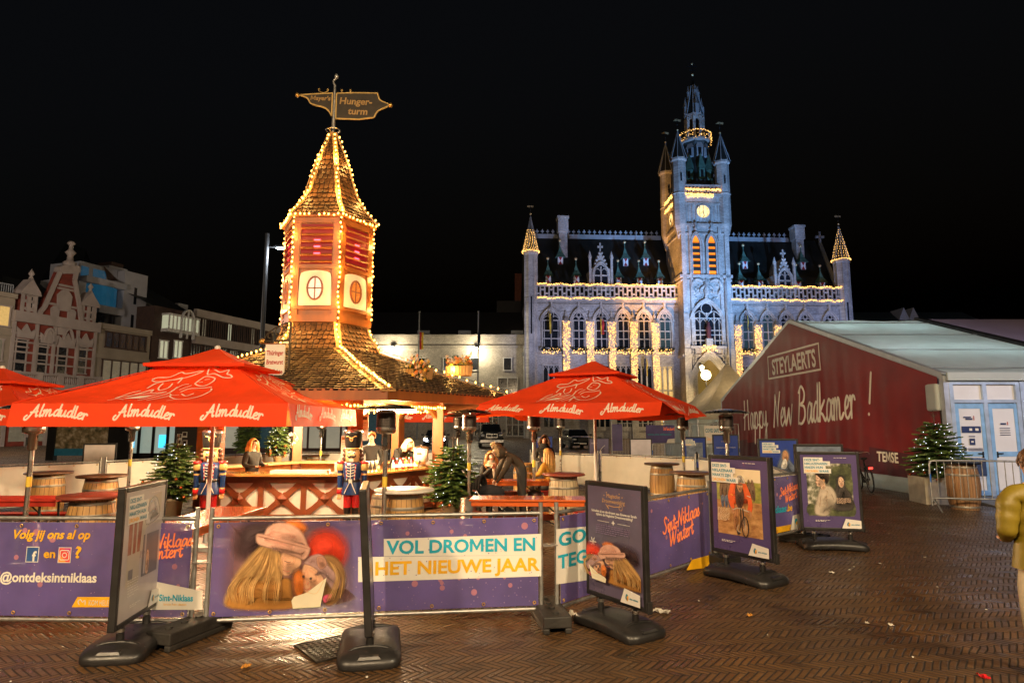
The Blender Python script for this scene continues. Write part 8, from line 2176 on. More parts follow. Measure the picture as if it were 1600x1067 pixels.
for z in (.15, 1.95): mb.tube([(0, 0, z), (4.2, 0, z)], .025, 6)
for k in range(30): mb.bar((.14 * k, 0, .15), (.14 * k, 0, 1.95), .012, .012)
mb.build('frame', STEEL_G, o); mb = MB(); mb.rect(.0, .55, .5, 1.9, -.04); mb.build('cloth', PUR, o)

# =================================================================== CARS
TYRE = pm('tyre rubber', (.012, .012, .012), .7); RIMM = pm('alloy rim', (.4, .4, .42), .3, metal=.8); CGL = pm('car glass', (.01, .012, .014), .08); PLATE = pm('number plate', (.65, .6, .55), .5)
def car(name, label, cat, loc, rz, body, W_, Lg, hood, roof, pick=False, lit=False):
 o = thing(name, label, cat, loc, rz)
 w = W_ / 2; g = .28 if not pick else .42
 secs = [(-Lg / 2, .84, g + .12, hood - .22), (-Lg / 2 + .08, .93, g, hood - .10), (-Lg / 2 + .5, .98, g - .05, hood), (-Lg * .18, 1, g - .05, hood + .05), (Lg * .2, 1, g - .05, hood + .07), (Lg / 2 - .15, .96, g, hood + .05), (Lg / 2, .86, g + .15, hood - .1)]
 mb = MB(); rings = []
 for (y, k, z0, z1) in secs:
  rings.append([(-w * k * .9, y, z0), (w * k * .9, y, z0), (w * k, y, z0 + .18), (w * k, y, z1 - .22), (w * k * .93, y, z1 - .05), (w * k * .78, y, z1), (-w * k * .78, y, z1), (-w * k * .93, y, z1 - .05), (-w * k, y, z1 - .22), (-w * k, y, z0 + .18)])
 vs = sum(rings, []); nn = 10
 mb.add(vs, [(r_ * nn + i, (r_ + 1) * nn + i, (r_ + 1) * nn + (i + 1) % nn, r_ * nn + (i + 1) % nn) for r_ in range(len(rings) - 1) for i in range(nn)] + [tuple(range(nn)), tuple(range(len(vs) - 1, len(vs) - nn - 1, -1))], 0, True)
 mb.build('body', body, o, bevel=.03)
 y0, y1, y2, y3 = -Lg * .2, -Lg * .06, (Lg * .1 if pick else Lg * .3), (Lg * .16 if pick else Lg * .44)
 def cab(mb_, e=0, mi=0, smo=False):
  a = [(-w * .9, y0, hood + .02), (w * .9, y0, hood + .02), (w * .9, y3, hood + .05), (-w * .9, y3, hood + .05), (-w * .74, y1, roof), (w * .74, y1, roof), (w * .74, y2, roof), (-w * .74, y2, roof)]
  mb_.add(a, [(0, 1, 5, 4), (1, 2, 6, 5), (2, 3, 7, 6), (3, 0, 4, 7), (4, 5, 6, 7)], mi)
 mb = MB(); cab(mb); mb.build('cabin', body, o, bevel=.04)
 mb = MB()
 def q4(a, b_, c, d, e): 
  cc = (V(a) + V(b_) + V(c) + V(d)) / 4; nrm = (V(b_) - V(a)).cross(V(d) - V(a)).normalized()
  mb.add([cc + (V(p) - cc) * .86 + nrm * .012 for p in (a, b_, c, d)], [(0, 1, 2, 3)])
 A = [(-w * .9, y0, hood + .02), (w * .9, y0, hood + .02), (w * .9, y3, hood + .05), (-w * .9, y3, hood + .05), (-w * .74, y1, roof), (w * .74, y1, roof), (w * .74, y2, roof), (-w * .74, y2, roof)]
 for idx in ((0, 1, 5, 4), (1, 2, 6, 5), (2, 3, 7, 6), (3, 0, 4, 7)): q4(*[A[i] for i in idx], 0)
 mb.build('windows', CGL, o)
 wr = .33 if not pick else .42
 for sx in (-1, 1):
  for yy in (-Lg * .31, Lg * .29):
   wh = thing('wheel', None, None, (sx * (w - .1), yy, wr)); wh.parent = o
   mb = MB(); mb.tube([(-.11, 0, 0), (.11, 0, 0)], wr, 20); mb.build('tyre', TYRE, wh)
   mb = MB(); mb.tube([(sx * .09, 0, 0), (sx * .125, 0, 0)], wr * .62, 14)
   for k in range(5): a = k * 1.257; mb.bar((sx * .13, 0, 0), (sx * .13, wr * .58 * cos(a), wr * .58 * sin(a)), .05, .02)
   mb.build('rim', RIMM, wh)
  mb = MB(); mb.sph(sx * w * .72, -Lg / 2 + .05, hood - .24, .14, 10, 6, 0, (1.3, .6, .75 if pick else .6)); mb.build('headlight', glow('headlight on', (.8, .9, 1.0), 25, samp=False) if lit else pm('headlight glass', (.5, .5, .5), .15, metal=.3), o)
  mb = MB(); mb.box(sx * (w + .12), y0 + .12, hood + .1, .22, .1, .16 if not pick else .24); mb.build('mirror', BLACK, o)
 mb = MB(); mb.b2(-w * .42, w * .42, -Lg / 2 - .02, -Lg / 2 + .1, hood - .42, hood - .13, 0)
 if pick:
  for z in (hood - .41, hood - .14): mb.b2(-w * .45, w * .45, -Lg / 2 - .035, -Lg / 2, z - .02, z + .02, 1)
  for x in (-w * .44, 0, w * .44): mb.b2(x - .02, x + .02, -Lg / 2 - .034, -Lg / 2, hood - .41, hood - .14, 1)
  mb.b2(-w * .95, w * .95, -Lg / 2 - .12, -Lg / 2 + .05, g + .02, g + .22, 1)
 mb.build('grille', [BLACK, RIMM], o)
 mb = MB(); mb.b2(-.26, .26, -Lg / 2 - (.135 if pick else .03), -Lg / 2 - (.12 if pick else .0), g + .10, g + .20); mb.build('number_plate', PLATE, o)
 return o
CARB = pm('black car paint', (.010, .011, .012), .2, var=.05, coat=.6); CARG = pm('dark grey car paint', (.030, .030, .028), .22, var=.05, coat=.6)
car('pickup_truck', 'dark pickup truck with heavy grille parked beyond the terrace', 'truck', (-1.85, 55.5, 0), R(4), CARG, 2.0, 5.6, 1.25, 1.93, True)
car('parked_car', 'black parked hatchback seen below the right parasol', 'car', (5.2, 52, 0), R(9), CARB, 1.8, 4.2, .98, 1.5)
car('approaching_car', 'dark car with both headlights on, seen through the hut', 'car', (-6.15, 52, 0), R(3), CARB, 1.8, 4.4, .98, 1.46, False, True)

# =================================================================== BICYCLE
bk = thing('bicycle', 'black city bicycle leaning before the tent banner', 'bicycle', (10.05, 18.4, 0), R(76)); bk.rotation_euler = (R(-5), 0, R(76))
for x, nm in ((-.53, 0), (.53, 1)):
 wh = thing('wheel', None, None, (x, 0, .345)); wh.parent = bk
 mb = MB(); mb.tube([(.33 * cos(t), 0, .33 * sin(t)) for t in [2 * pi * i / 28 for i in range(29)]], .02, 8); mb.build('tyre', TYRE, wh)
 mb = MB(); mb.tube([(.305 * cos(t), 0, .305 * sin(t)) for t in [2 * pi * i / 28 for i in range(29)]], .009, 6)
 for k in range(16): t = k * pi / 8; mb.tube([(0, .02 * (-1) ** k, 0), (.305 * cos(t), 0, .305 * sin(t))], .0025, 4)
 mb.build('rim', RIMM, wh)
 mb = MB(); mb.tube([(.365 * cos(t), 0, .365 * sin(t)) for t in [R(20) + R(150) * i / 14 for i in range(15)]], .022, 6); mb.build('mudguard', BLACK, wh)
mb = MB()
for a, b_ in (((-.53, 0, .345), (-.15, 0, .30)), ((-.15, 0, .30), (.36, 0, .62)), ((-.53, 0, .345), (-.28, 0, .78)), ((-.28, 0, .88), (-.13, 0, .28)), ((-.22, 0, .60), (.37, 0, .68)), ((.53, 0, .345), (.34, 0, .85)), ((.34, 0, .85), (.32, 0, 1.02))): mb.tube([a, b_], .017, 8)
mb.build('frame', CARB, bk)
mb = MB(); mb.tube(spline([(.15, -.28, 1.02), (.25, -.24, 1.06), (.36, 0, 1.04), (.25, .24, 1.06), (.15, .28, 1.02)], 5), .012, 6); mb.build('handlebar', STEEL, bk)
mb = MB(); mb.sph(-.30, 0, .92, .13, 10, 6, 0, (1, .7, .35)); mb.build('saddle', BLACK, bk)
mb = MB(); mb.b2(-.80, -.42, -.07, .07, .70, .72); mb.tube([(-.7, .06, .7), (-.55, .06, .36)], .008, 5); mb.build('luggage_rack', BLACK, bk)
mb = MB(); mb.b2(-.83, -.80, -.05, .05, .66, .71); mb.build('rear_lamp', glow('red rear lamp', (1, .03, .02), 2.0, samp=False), bk)
mb = MB(); mb.tube([(-.15, -.06, .30), (-.05, -.08, .16)], .012, 6); mb.tube([(-.15, .06, .30), (-.25, .08, .44)], .012, 6); mb.cyl(-.15, 0, .25, .35, .08, None, 12); mb.build('pedals', BLACK, bk)

# =================================================================== SHOP FRONTS AND HOARDING ON THE LEFT
AERO = blur_mat('aerial photo print', (.06, .06, .03), (.22, .17, .10), (.45, .40, .33), 3.5); GLP = pm('pale lit glass', (.30, .34, .30), .2, em=.10, ec=(.8, 1, .85), samp=False, var=.25, sc=.6)
CYG = glow('cyan strip light', (.05, .55, 1.0), .7, samp=False)
o = thing('photo_hoarding', 'hoarding with a large aerial photo and a blue foot strip', 'hoarding', (0, 34, 0))
x0, x1 = P(87, 690, 34).x, P(170, 690, 34).x
mb = MB(); mb.b2(x0, x1, 0, .15, .25, 3.0); mb.build('board', AERO, o); mb = MB(); mb.b2(x0, x1, -.03, 0, .25, .62); mb.build('foot_strip', pm('blue strip', (.02, .16, .30), .5), o); mb = MB(); mb.b2(x0 - .4, x0, -.1, .2, 0, 3.1); mb.build('side_panel', BLACK, o); mb = MB(); mb.b2(x1, x1 + 1.2, -.1, .2, 0, 3.1); mb.build('side_panel', BLACK, o)
o = thing('glass_pavilion', 'low glass pavilion with pale panes and cyan strip lights', 'pavilion', (0, 36, 0))
x0, x1 = P(173, 690, 36).x, P(262, 690, 36).x
mb = MB(); mb.b2(x0, x1, 0, 3, 0, 3.2); mb.build('panes', GLP, o); mb = MB()
for k in range(5): x = x0 + (x1 - x0) * k / 4; mb.b2(x - .07, x + .07, -.08, 0, 0, 3.2)
mb.b2(x0, x1, -.1, 0, 3.0, 3.3); mb.b2(x0, x1, -.08, 0, 0, .3); mb.build('frame', BLACK, o)
mb = MB(); L_ = (x1 - x0)
for f_ in (.34, .93): mb.b2(x0 + L_ * f_ - .25, x0 + L_ * f_ + .25, -.06, -.02, .6, 1.3)
mb.build('cyan_light', CYG, o)
o = thing('dark_kiosk_wall', 'dark wall with pinned snapshots left of the fir', 'wall', (0, 35, 0))
x0, x1 = P(272, 690, 35).x, P(330, 690, 35).x; mb = MB(); mb.b2(x0, x1, 0, .3, 0, 3.2); mb.build('wall', pm('dark brown board', (.03, .022, .018), .6), o)
mb = MB()
for (px, py, r_) in ((280, 682, .1), (288, 679, -.15), (279, 691, .05), (288, 692, -.1), (284, 700, .2)): p = P(px, py, 34.9); mb.box(p.x, -.05, p.z, .26, .02, .3); mb.box(p.x, -.065, p.z + .03, .19, .01, .18, 1)
mb.build('snapshots', [PWH, BROWN], o)
o = thing('shop_front', 'dim shop front with pale panes far behind the hut', 'shop front', (0, 41, 0))
x0, x1 = P(330, 690, 41).x, P(705, 690, 41).x - 4.0
mb = MB(); mb.b2(x0, x1, 0, 3, 0, 3.6); mb.build('wall', pm('dark shop wall', (.035, .028, .022), .6), o)
SHG = pm('shop glass pale', (.26, .25, .20), .2, em=.08, ec=(1, .9, .65), samp=False, var=.3, sc=.4)
k = 0; x = x0 + .5
while x < x1 - 2:
 w_ = (1.2, 2.1, 1.6)[k % 3]; mb = MB(); mb.rect(x, x + w_, .4, 2.9, -.03); mb.build('shop_window', SHG if k % 3 != 1 else GLASS_B, o); x += w_ + (.5, 1.1, .35)[k % 3]; k += 1
mb = MB()
for k in range(8): xx = x0 + 2 + (x1 - x0 - 4) * k / 7; mb.b2(xx - .06, xx + .06, -.1, -.04, .3, 3.0)
mb.b2(x0, x1, -.3, 0, 3.0, 3.3); mb.b2(x0, x1, -.1, 0, 0, .4); mb.build('frame', BROWN, o)

# =================================================================== SMALL THINGS ON THE GROUND
p = G(522, 1012)
o = thing('drain_cover', 'square iron drain cover set in the pavers before the edge on poster', 'drain cover', (p.x, p.y, 0), R(-52))
mb = MB(); mb.b2(-.24, .24, -.24, .24, .002, .010); mb.b2(-.25, .25, -.25, -.235, .002, .016); mb.b2(-.25, .25, .235, .25, .002, .016); mb.b2(-.25, -.235, -.234, .234, .002, .016); mb.b2(.235, .25, -.234, .234, .002, .016)
for i in range(9):
 for j in range(9): mb.box(-.2 + .05 * i, -.2 + .05 * j, .013, .026, .026, .006, 0, pi / 4)
mb.build('cover', pm('wet cast iron', (.022, .018, .014), .5, metal=.3, var=.3, sc=20), o)
LIT = pm('crumpled paper', (.62, .58, .5), .7, var=.1)
def litter(px, py, s, label, m=LIT, seed=0):
 r_ = random.Random(seed); p = G(px, py); o = thing('litter', label, 'litter', (p.x, p.y, 0), r_.uniform(0, 6))
 mb = MB(); vs = []
 n = 7
 for i in range(n):
  for j in range(n): vs.append(((i / (n - 1) - .5) * s * 1.4, (j / (n - 1) - .5) * s, .006 + abs(r_.gauss(0, s * .16))))
 mb.add(vs, [(i * n + j, (i + 1) * n + j, (i + 1) * n + j + 1, i * n + j + 1) for i in range(n - 1) for j in range(n - 1)]); mb.build('scrap', m, o)
litter(888, 962, .10, 'crumpled plastic scrap at the left tip of the children poster base', LIT, 1); litter(1034, 957, .11, 'white paper scrap at the right tip of the children poster base', LIT, 2); litter(1392, 977, .04, 'tiny white scrap alone on the dark pavers at the right', LIT, 3); litter(1354, 974, .035, 'tiny pale scrap left of its neighbour on the dark pavers', LIT, 4)
litter(1172, 962, .05, 'small ochre leaf on the pavers near the cyclist poster', pm('ochre leaf', (.5, .22, .03), .6), 5); litter(385, 1042, .06, 'orange leaf near the lower edge, left of the edge on poster base', pm('ochre leaf', (.5, .22, .03), .6), 6); litter(1300, 895, .05, 'small pale scrap in front of the couple poster', LIT, 7); litter(1537, 1058, .06, 'red scrap near the feet of the person in the yellow jacket', NR, 8)
r_ = random.Random(8); mb = MB()
for i in range(150):
 X_, Y_ = r_.uniform(-6, 7), r_.uniform(4.2, 11); a = r_.uniform(0, 6); s = r_.uniform(.006, .022)
 mb.add([(X_ + s * cos(a), Y_ + s * sin(a), .006), (X_ - s * sin(a) * .6, Y_ + s * cos(a) * .6, .012), (X_ - s * cos(a), Y_ - s * sin(a), .006), (X_ + s * sin(a) * .5, Y_ - s * cos(a) * .5, .005)], [(0, 1, 2, 3)], i % 2)
tag(mb.build('leaf_litter', [pm('brown leaf', (.12, .06, .02), .6), LIT]), 'scattered leaf crumbs and confetti on the pavers', 'litter', None, 'stuff')
# =================================================================== PEOPLE
SKIN = pm('skin', (.62, .36, .24), .5, var=.08, sc=20, sss=.1); LIPM = pm('lips', (.45, .14, .11), .45); EYE = pm('eye dark', (.02, .015, .012), .2)
DKC = pm('dark coat', (.014, .012, .010), .8, var=.2, sc=12, bump=.45, bsc=9); OLV = pm('brown parka', (.042, .027, .014), .75, var=.2, sc=12, bump=.5, bsc=9); MUS = pm('mustard coat', (.55, .26, .03), .85, var=.15, sc=12, bump=.45, bsc=10); YPF = pm('olive yellow puffer', (.20, .145, .010), .5, var=.12, sc=7, bump=.15, bsc=18)
TRS = pm('dark trousers', (.025, .022, .02), .8, var=.2); JEAN = pm('beige trousers', (.50, .42, .30), .8, var=.1, sc=10, bump=.2, bsc=30); SHOE = pm('dark shoes', (.03, .028, .026), .5)
HB_ = pm('brown hair', (.11, .05, .02), .45, var=.3, sc=25); HR_ = pm('auburn hair', (.36, .14, .035), .4, var=.3, sc=25); HY_ = pm('blond hair', (.62, .38, .12), .4, var=.25, sc=25); HW_ = pm('pale blond hair', (.75, .62, .40), .4, var=.2, sc=25); FUR = pm('fur trim', (.50, .34, .17), .8, var=.3, sc=40)
SCF = pm('dark scarf', (.02, .018, .017), .85, var=.2); BEI = pm('beige scarf', (.40, .32, .24), .85, var=.15)
STAND = {
'pelvis': (0, 0, .95, .135, .11), 'spine': (0, 0, 1.14, .13, .10), 'chest': (0, .0, 1.34, .155, .115), 'neck': (0, .01, 1.475, .056, .056), 'chin': (0, -.015, 1.555, .062, .07), 'face': (0, -.01, 1.62, .073, .09), 'crown': (0, .0, 1.69, .06, .07), 'nose': (0, -.115, 1.605, .012, .014),
'shl': (-.17, .01, 1.395, .07, .07), 'ell': (-.235, .03, 1.12, .052, .052), 'wrl': (-.24, -.06, .89, .036, .036), 'shr': (.17, .01, 1.395, .07, .07), 'elr': (.235, .03, 1.12, .052, .052), 'wrr': (.24, -.06, .89, .036, .036),
'hil': (-.095, 0, .90, .092, .092), 'knl': (-.105, -.01, .50, .062, .062), 'anl': (-.11, .02, .10, .045, .045), 'tol': (-.12, -.13, .04, .04, .03), 'hir': (.095, 0, .90, .092, .092), 'knr': (.105, -.01, .50, .062, .062), 'anr': (.11, .02, .10, .045, .045), 'tor': (.12, -.13, .04, .04, .03)}
BONES = [('pelvis', 'spine', 1), ('spine', 'chest', 1), ('chest', 'neck', 0), ('neck', 'chin', 0), ('chin', 'face', 0), ('face', 'crown', 0), ('face', 'nose', 0), ('chest', 'shl', 1), ('shl', 'ell', 1), ('ell', 'wrl', 1), ('chest', 'shr', 1), ('shr', 'elr', 1), ('elr', 'wrr', 1),
  ('pelvis', 'hil', 2), ('hil', 'knl', 2), ('knl', 'anl', 2), ('anl', 'tol', 3), ('pelvis', 'hir', 2), ('hir', 'knr', 2), ('knr', 'anr', 2), ('anr', 'tor', 3)]
def person(label, loc, rz, top, bottom, over=None, sc=1.0, hair=None, hlen=0.0, bulk=1.0, puff=False, coat_len=0.0, scarf=None, hood=None, curl=.5):
 J = {k: list(v) for k, v in STAND.items()}
 for k, v in (over or {}).items():
  J[k][:len(v)] = v
 for k in ('pelvis', 'spine', 'chest', 'shl', 'shr', 'ell', 'elr', 'wrl', 'wrr'):
  J[k][3] *= bulk if k[:2] != 'wr' else 1; J[k][4] *= bulk if k[:2] != 'wr' else 1
 names = list(J); vs = [V(J[k][:3]) for k in names]; rad = [(J[k][3], J[k][4]) for k in names]; ed = [(names.index(a), names.index(b)) for a, b, _ in BONES]; lab = [m for _, _, m in BONES]
 if puff:   # quilted jacket: bulging rings along torso and arms
  for a, b, n in (('pelvis', 'spine', 2), ('spine', 'chest', 2), ('shl', 'ell', 3), ('ell', 'wrl', 3), ('shr', 'elr', 3), ('elr', 'wrr', 3)):
   ia, ib = names.index(a), names.index(b); e = ed.index((ia, ib)); m_ = lab[e]; ed.pop(e); lab.pop(e); prev = ia; k2 = 2 * n
   for i in range(1, k2):
    f = i / k2; vs.append(vs[ia].lerp(vs[ib], f)); g = .86 if i % 2 else 1.06
    rad.append(tuple((rad[ia][q] * (1 - f) + rad[ib][q] * f) * g for q in (0, 1))); ed.append((prev, len(vs) - 1)); lab.append(m_); prev = len(vs) - 1
   ed.append((prev, ib)); lab.append(m_)
 for s, wn_, en in ((-1, 'wrl', 'ell'), (1, 'wrr', 'elr')):   # palm and five curled fingers
  iw = names.index(wn_); w0 = vs[iw]; d = (w0 - vs[names.index(en)]).normalized()
  side = d.cross(V((0, 1, 0)) if abs(d.y) < .8 else V((0, 0, 1))).normalized(); nr = side.cross(d)
  vs.append(w0 + d * .075); rad.append((.036, .02)); ip = len(vs) - 1; ed.append((iw, ip)); lab.append(0)
  for k in range(4):
   l = (.062, .072, .068, .052)[k]; off = side * (-.030 + .020 * k)
   b0 = w0 + d * .085 + off; m_ = b0 + (d + nr * .25 * curl).normalized() * l * .55; t = m_ + (d * (1 - curl * .7) + nr * curl).normalized() * l * .5
   q = ip
   for pnt, r_ in ((b0, .0105), (m_, .0095), (t, .0075)): vs.append(pnt); rad.append((r_, r_)); ed.append((q, len(vs) - 1)); lab.append(0); q = len(vs) - 1
  t0 = w0 + d * .035 - side * .036; t1 = t0 + (d * .7 - side * .5 + nr * .4).normalized() * .035; t2 = t1 + (d * .8 + nr * .6).normalized() * .026
  q = iw
  for pnt, r_ in ((t0, .012), (t1, .0105), (t2, .008)): vs.append(pnt); rad.append((r_, r_)); ed.append((q, len(vs) - 1)); lab.append(0); q = len(vs) - 1
 me = bpy.data.meshes.new('person'); me.from_pydata([tuple(p) for p in vs], ed, []); ob = bpy.data.objects.new('tmp', me); C.objects.link(ob)
 sm = ob.modifiers.new('s', 'SKIN'); sm.branch_smoothing = .5
 sk = me.skin_vertices[0].data
 for i, r_ in enumerate(rad): sk[i].radius = r_; sk[i].use_root = (i == 0)
 ss = ob.modifiers.new('u', 'SUBSURF'); ss.levels = 2; ss.render_levels = 2
 dg = bpy.context.evaluated_depsgraph_get(); ev = ob.evaluated_get(dg); m2 = bpy.data.meshes.new_from_object(ev)
 bpy.data.objects.remove(ob)
 m2.name = 'person'
 for m_ in (SKIN, top, bottom, SHOE): m2.materials.append(m_)
 segs = [(vs[a], vs[b], (rad[a][0] + rad[b][0]) / 2, l) for (a, b), l in zip(ed, lab)]
 for p in m2.polygons:
  c = p.center; best = None
  for a, b, r_, l in segs:
   ab = b - a; t = max(0, min(1, (c - a).dot(ab) / max(1e-9, ab.dot(ab)))); dd = (c - a - ab * t).length - r_
   if best is None or dd < best[0]: best = (dd, l, t)
  p.material_index = best[1]; p.use_smooth = True
 o = bpy.data.objects.new('person', m2); C.objects.link(o); o.location = loc; o.rotation_euler = (0, 0, rz); o.scale = (sc, sc, sc); tag(o, label, 'person')
 # head frame
 ch, cr, fc, ns = [V(J[k][:3]) for k in ('chin', 'crown', 'face', 'nose')]
 up = (cr - ch).normalized(); fw = (ns - fc); fw = (fw - up * fw.dot(up)).normalized(); sd = fw.cross(up)
 def hp(x, y, z): return fc + sd * x - fw * y + up * z   # y to the back
 mb = MB()
 for s in (-1, 1): q = hp(s * .032, -.082, .018); mb.sph(q.x, q.y, q.z, .0095, 6, 4); a, b = hp(s * .018, -.088, .038), hp(s * .05, -.078, .038); mb.bar(a, b, .006, .006)
 mb.build('eyes', EYE, o)
 mb = MB(); mb.tube([hp(-.025, -.077, -.048), hp(0, -.085, -.046), hp(.025, -.077, -.048)], [.004, .008, .004], 6); mb.build('mouth', LIPM, o)
 mb = MB()
 for s in (-1, 1): mb.tube([hp(s * .074, .0, .03), hp(s * .084, .012, .01), hp(s * .076, .004, -.025)], [.008, .013, .008], 6)
 mb.build('ears', SKIN, o)
 if hair:
  r_ = random.Random(int(abs(loc[0]) * 100)); mb = MB()
  n, m = 16, 8; vv = []; ff = []
  for i in range(m + 1):
   th = pi * .62 * i / m
   for j in range(n):
    a = 2 * pi * j / n; y_ = cos(a); front = max(0, -y_) ; t2 = th * (1 - .5 * front)
    q = hp(.092 * sin(t2) * sin(a), .012 + .108 * sin(t2) * y_, .03 + .105 * cos(t2)); vv.append(q)
  for i in range(m):
   for j in range(n): ff.append((i * n + j, i * n + (j + 1) % n, (i + 1) * n + (j + 1) % n, (i + 1) * n + j))
  mb.add(vv, ff, 0, True)
  if hlen > 0:
   for k in range(70):
    a = r_.uniform(R(60), R(300)) ; sx_, cy_ = sin(a), -cos(a)
    p0 = hp(.085 * sx_, .012 + .10 * cy_, .06); ou = 1 + r_.uniform(-.05, .25)
    p1 = hp(.102 * sx_ * ou, .02 + .115 * cy_ * ou, -.03); l = hlen * r_.uniform(.75, 1.1); wv = r_.uniform(-.025, .025)
    p2 = hp((.11 + wv) * sx_ * ou, .03 + .12 * cy_ * ou, -.03) - V((0, 0, l * .5)); p3 = hp((.10 - wv) * sx_ * ou, .04 + .11 * cy_ * ou, -.03) - V((0, 0, l))
    mb.tube(spline([p0, p1, p2, p3], 3), [.017, .018, .018, .018, .018, .017, .016, .014, .012, .004], 5)
  else:
   for k in range(60):
    a = r_.uniform(0, 6.28); th = r_.uniform(.1, 1.7); q = hp(.09 * sin(th) * sin(a), .015 + .107 * sin(th) * cos(a), .03 + .104 * cos(th)); e = hp(.1 * sin(th + .3) * sin(a + .2), .018 + .116 * sin(th + .3) * cos(a + .2), .03 + .108 * cos(th + .3))
    if (e - hp(0, -.1, 0)).length > .07: mb.tube([q, e], [.014, .004], 5)
  mb.build('hair', hair, o)
 if scarf:
  mb = MB(); nk = V(J['neck'][:3])
  for k in range(3): mb.tube([nk + V(((.085 + .012 * k) * cos(t), (.085 + .012 * k) * sin(t), .03 - .035 * k + .012 * sin(2 * t + k))) for t in [2 * pi * i / 16 for i in range(17)]], .032, 7)
  mb.tube([nk + V((.04, -.1, -.03)), nk + V((.05, -.14, -.16)), nk + V((.06, -.13, -.32))], [.035, .04, .03], 7); mb.build('scarf', scarf, o)
 if hood:
  mb = MB(); r_ = random.Random(9); nk = hp(0, .06, -.06)
  mb.sph(nk.x, nk.y, nk.z, .12, 12, 8, 1)
  for k in range(420):
   t = r_.uniform(-2.6, 2.6); q = hp(.125 * sin(t), -.02 + r_.gauss(0, .012), .02 + .135 * cos(t)); dv = V((r_.gauss(0, 1), r_.gauss(0, 1), r_.gauss(0, 1))).normalized() * .03
   mb.tube([q, q + dv], [.013, .003], 4)
  mb.build('fur_hood', [hood, top], o)
 if coat_len > 0:
  mb = MB(); pe = V(J['pelvis'][:3]); nseg = 18; prev = None
  for i in range(4):
   t = i / 3; ring_ = [(pe.x + (.165 + .03 * t) * bulk * cos(a), pe.y + (.135 + .03 * t) * bulk * sin(a), pe.z + .12 - (coat_len + .12) * t) for a in [2 * pi * k / nseg for k in range(nseg)]]
   if prev: mb.add(prev + ring_, [(k, (k + 1) % nseg, nseg + (k + 1) % nseg, nseg + k) for k in range(nseg)], 0, True)
   prev = ring_
  mb.build('coat_skirt', top, o)
 return o
SIT = {'pelvis': (0, .0, .56), 'spine': (0, .0, .76), 'chest': (0, -.02, .96), 'neck': (0, -.03, 1.09), 'chin': (0, -.055, 1.165), 'face': (0, -.05, 1.23), 'crown': (0, -.04, 1.30), 'nose': (0, -.155, 1.215), 'shl': (-.17, -.01, 1.01), 'shr': (.17, -.01, 1.01),
 'hil': (-.1, 0, .53), 'knl': (-.13, -.40, .50), 'anl': (-.13, -.38, .10), 'tol': (-.13, -.54, .04), 'hir': (.1, 0, .53), 'knr': (.13, -.40, .50), 'anr': (.13, -.38, .10), 'tor': (.13, -.54, .04)}
person('woman with long wavy hair and dark coat standing at the left counter of the hut', (-5.52, 13.7, 0), R(65), DKC, TRS, {'ell': (-.24, .0, 1.12), 'wrl': (-.16, -.24, 1.10), 'elr': (.24, .0, 1.12), 'wrr': (.14, -.26, 1.12)}, .90, HY_, .24, 1.35, scarf=None)
person('bartender in a dark hooded sweater, face hidden behind the price sheet', (-3.22, 14.75, 0), R(8), DKC, TRS, {'ell': (-.25, .0, 1.12), 'wrl': (-.2, -.16, .98), 'elr': (.25, .0, 1.12), 'wrr': (.2, -.16, .98)}, .97, HR_, .0, 1.08)
person('blonde bartender bending over the counter behind the drink bottles', (-2.72, 14.85, 0), R(48), DKC, TRS, {'spine': (0, -.12, 1.10), 'chest': (0, -.30, 1.22), 'neck': (0, -.42, 1.30), 'chin': (0, -.50, 1.33), 'face': (0, -.53, 1.39), 'crown': (0, -.52, 1.46), 'nose': (0, -.62, 1.35), 'shl': (-.18, -.32, 1.26), 'ell': (-.24, -.45, 1.04), 'wrl': (-.15, -.62, .97), 'shr': (.18, -.32, 1.26), 'elr': (.24, -.45, 1.04), 'wrr': (.15, -.62, .97)}, 1.02, HW_, .12, 1.1)
s_ = dict(SIT); s_.update({'ell': (-.22, -.16, .80), 'wrl': (-.05, -.28, 1.0), 'elr': (.24, -.12, .78), 'wrr': (.10, -.36, .80)})
person('red haired woman sitting at the orange table with a hand at her chin', (-.46, 13.75, -.02), R(14), DKC, TRS, s_, .98, HR_, .28, 1.05, scarf=BEI)
person('man in a brown parka with fur hood bending over the stroller', (.20, 12.75, 0), R(-78), OLV, TRS, {'pelvis': (0, .08, .92, .16, .14), 'spine': (0, -.05, 1.08), 'chest': (0, -.24, 1.20), 'neck': (0, -.37, 1.26), 'chin': (0, -.45, 1.25), 'face': (0, -.49, 1.30), 'crown': (0, -.50, 1.37), 'nose': (0, -.585, 1.25), 'shl': (-.18, -.26, 1.2), 'ell': (-.22, -.40, .96), 'wrl': (-.16, -.50, .76), 'shr': (.18, -.26, 1.2), 'elr': (.22, -.38, .96), 'wrr': (.14, -.5, .74)}, 1.04, HB_, 0, 1.18, hood=FUR)
person('standing woman in a dark coat and scarf holding a white napkin', (.76, 15.0, 0), R(-8), DKC, TRS, {'ell': (-.23, -.02, 1.14), 'wrl': (-.06, -.22, 1.14), 'elr': (.23, -.02, 1.14), 'wrr': (.06, -.22, 1.16)}, .93, HB_, .16, 1.08, scarf=SCF, coat_len=.35)
s_ = dict(SIT); s_.update({'ell': (-.24, -.10, .80), 'wrl': (-.14, -.36, .80), 'elr': (.24, -.10, .80), 'wrr': (.12, -.38, .80)})
person('blonde woman in a mustard coat sitting with her back to the viewer', (.80, 13.9, -.0), R(-128), MUS, TRS, s_, 1.0, HY_, .34, 1.1)
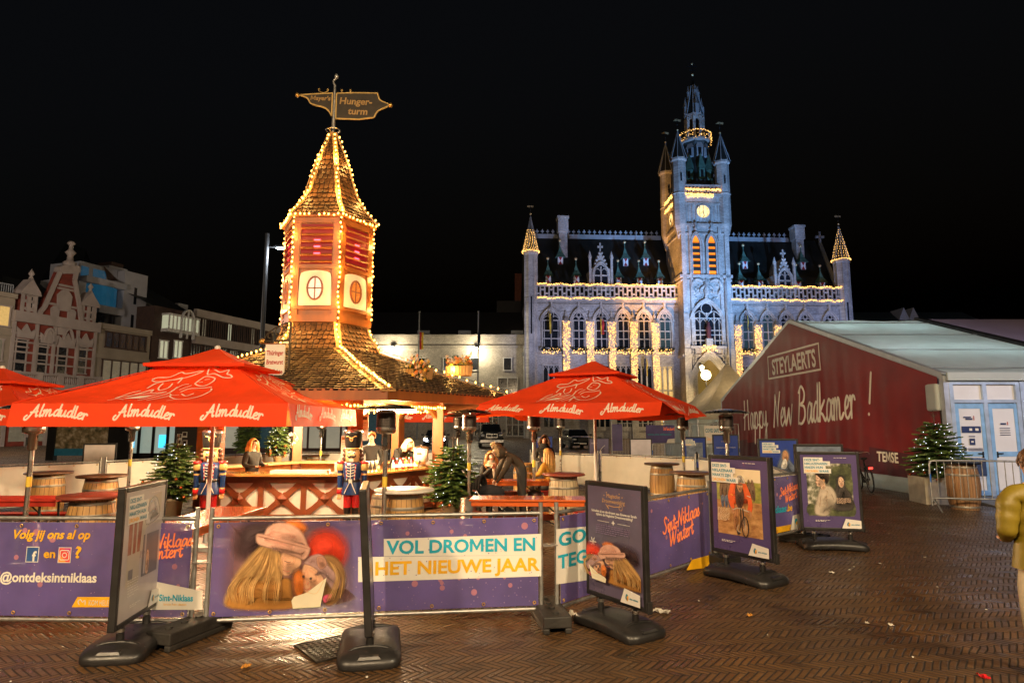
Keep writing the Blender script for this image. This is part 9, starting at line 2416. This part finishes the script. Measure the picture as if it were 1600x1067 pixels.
person('person in an olive yellow puffer jacket cut by the right frame edge', (3.955, 4.9, 0), R(172), YPF, JEAN, {'pelvis': (0, 0, .92, .17, .145), 'spine': (0, 0, 1.12, .185, .155), 'chest': (0, 0, 1.34, .19, .155), 'ell': (-.25, .03, 1.12, .075, .075), 'elr': (.25, .03, 1.12, .075, .075), 'wrl': (-.12, -.22, 1.02, .05, .05), 'wrr': (.12, -.22, 1.02, .05, .05), 'shl': (-.2, .01, 1.40, .09, .09), 'shr': (.2, .01, 1.40, .09, .09), 'hil': (-.1, 0, .88, .098, .098), 'hir': (.1, 0, .88, .098, .098), 'knl': (-.11, -.01, .50, .075, .075), 'knr': (.11, -.01, .50, .075, .075), 'anl': (-.11, .02, .10, .055, .055), 'anr': (.11, .02, .10, .055, .055)}, .955, HB_, 0, 1.05, puff=True, coat_len=.09)
o = thing('napkin', 'white napkin held by the standing woman', 'napkin', (.745, 14.76, 1.09)); mb = MB(); mb.box(0, 0, 0, .14, .06, .07, 0, .2, .7, .8); mb.build('paper', LIT, o, bevel=.015)
# stroller
o = thing('stroller', 'dark stroller with denim blanket in front of the bent man', 'stroller', (-.42, 12.55, 0), R(75))
mb = MB(); mb.sph(0, 0, .55, .23, 12, 8, 0, (.85, 1.3, .7)); mb.build('blanket', pm('dark denim', (.02, .022, .028), .85, var=.35, sc=9, bump=.4, bsc=15), o)
mb = MB()
for i in range(5):
 a0 = -.3 + .3 * i; mb.tube([(.26 * cos(t), .22 + .18 * sin(a0), .62 + .26 * sin(t) * (1 - .1 * i)) for t in [pi * k / 10 for k in range(11)]], .03, 6)
mb.build('hood', DKC, o)
mb = MB()
for s in (-1, 1): mb.tube([(s * .24, -.3, .12), (s * .22, .1, .45), (s * .22, .5, .98)], .014, 6); mb.tube([(s * .24, .38, .12), (s * .22, .05, .45)], .014, 6)
mb.tube([(-.22, .5, .98), (.22, .5, .98)], .018, 6); mb.build('frame', STEEL, o)
for s in (-1, 1):
 for y in (-.3, .38): mb = MB(); mb.tube([(s * .26 - .02, y, .13), (s * .26 + .02, y, .13)], .13, 16); mb.build('wheel', TYRE, o)
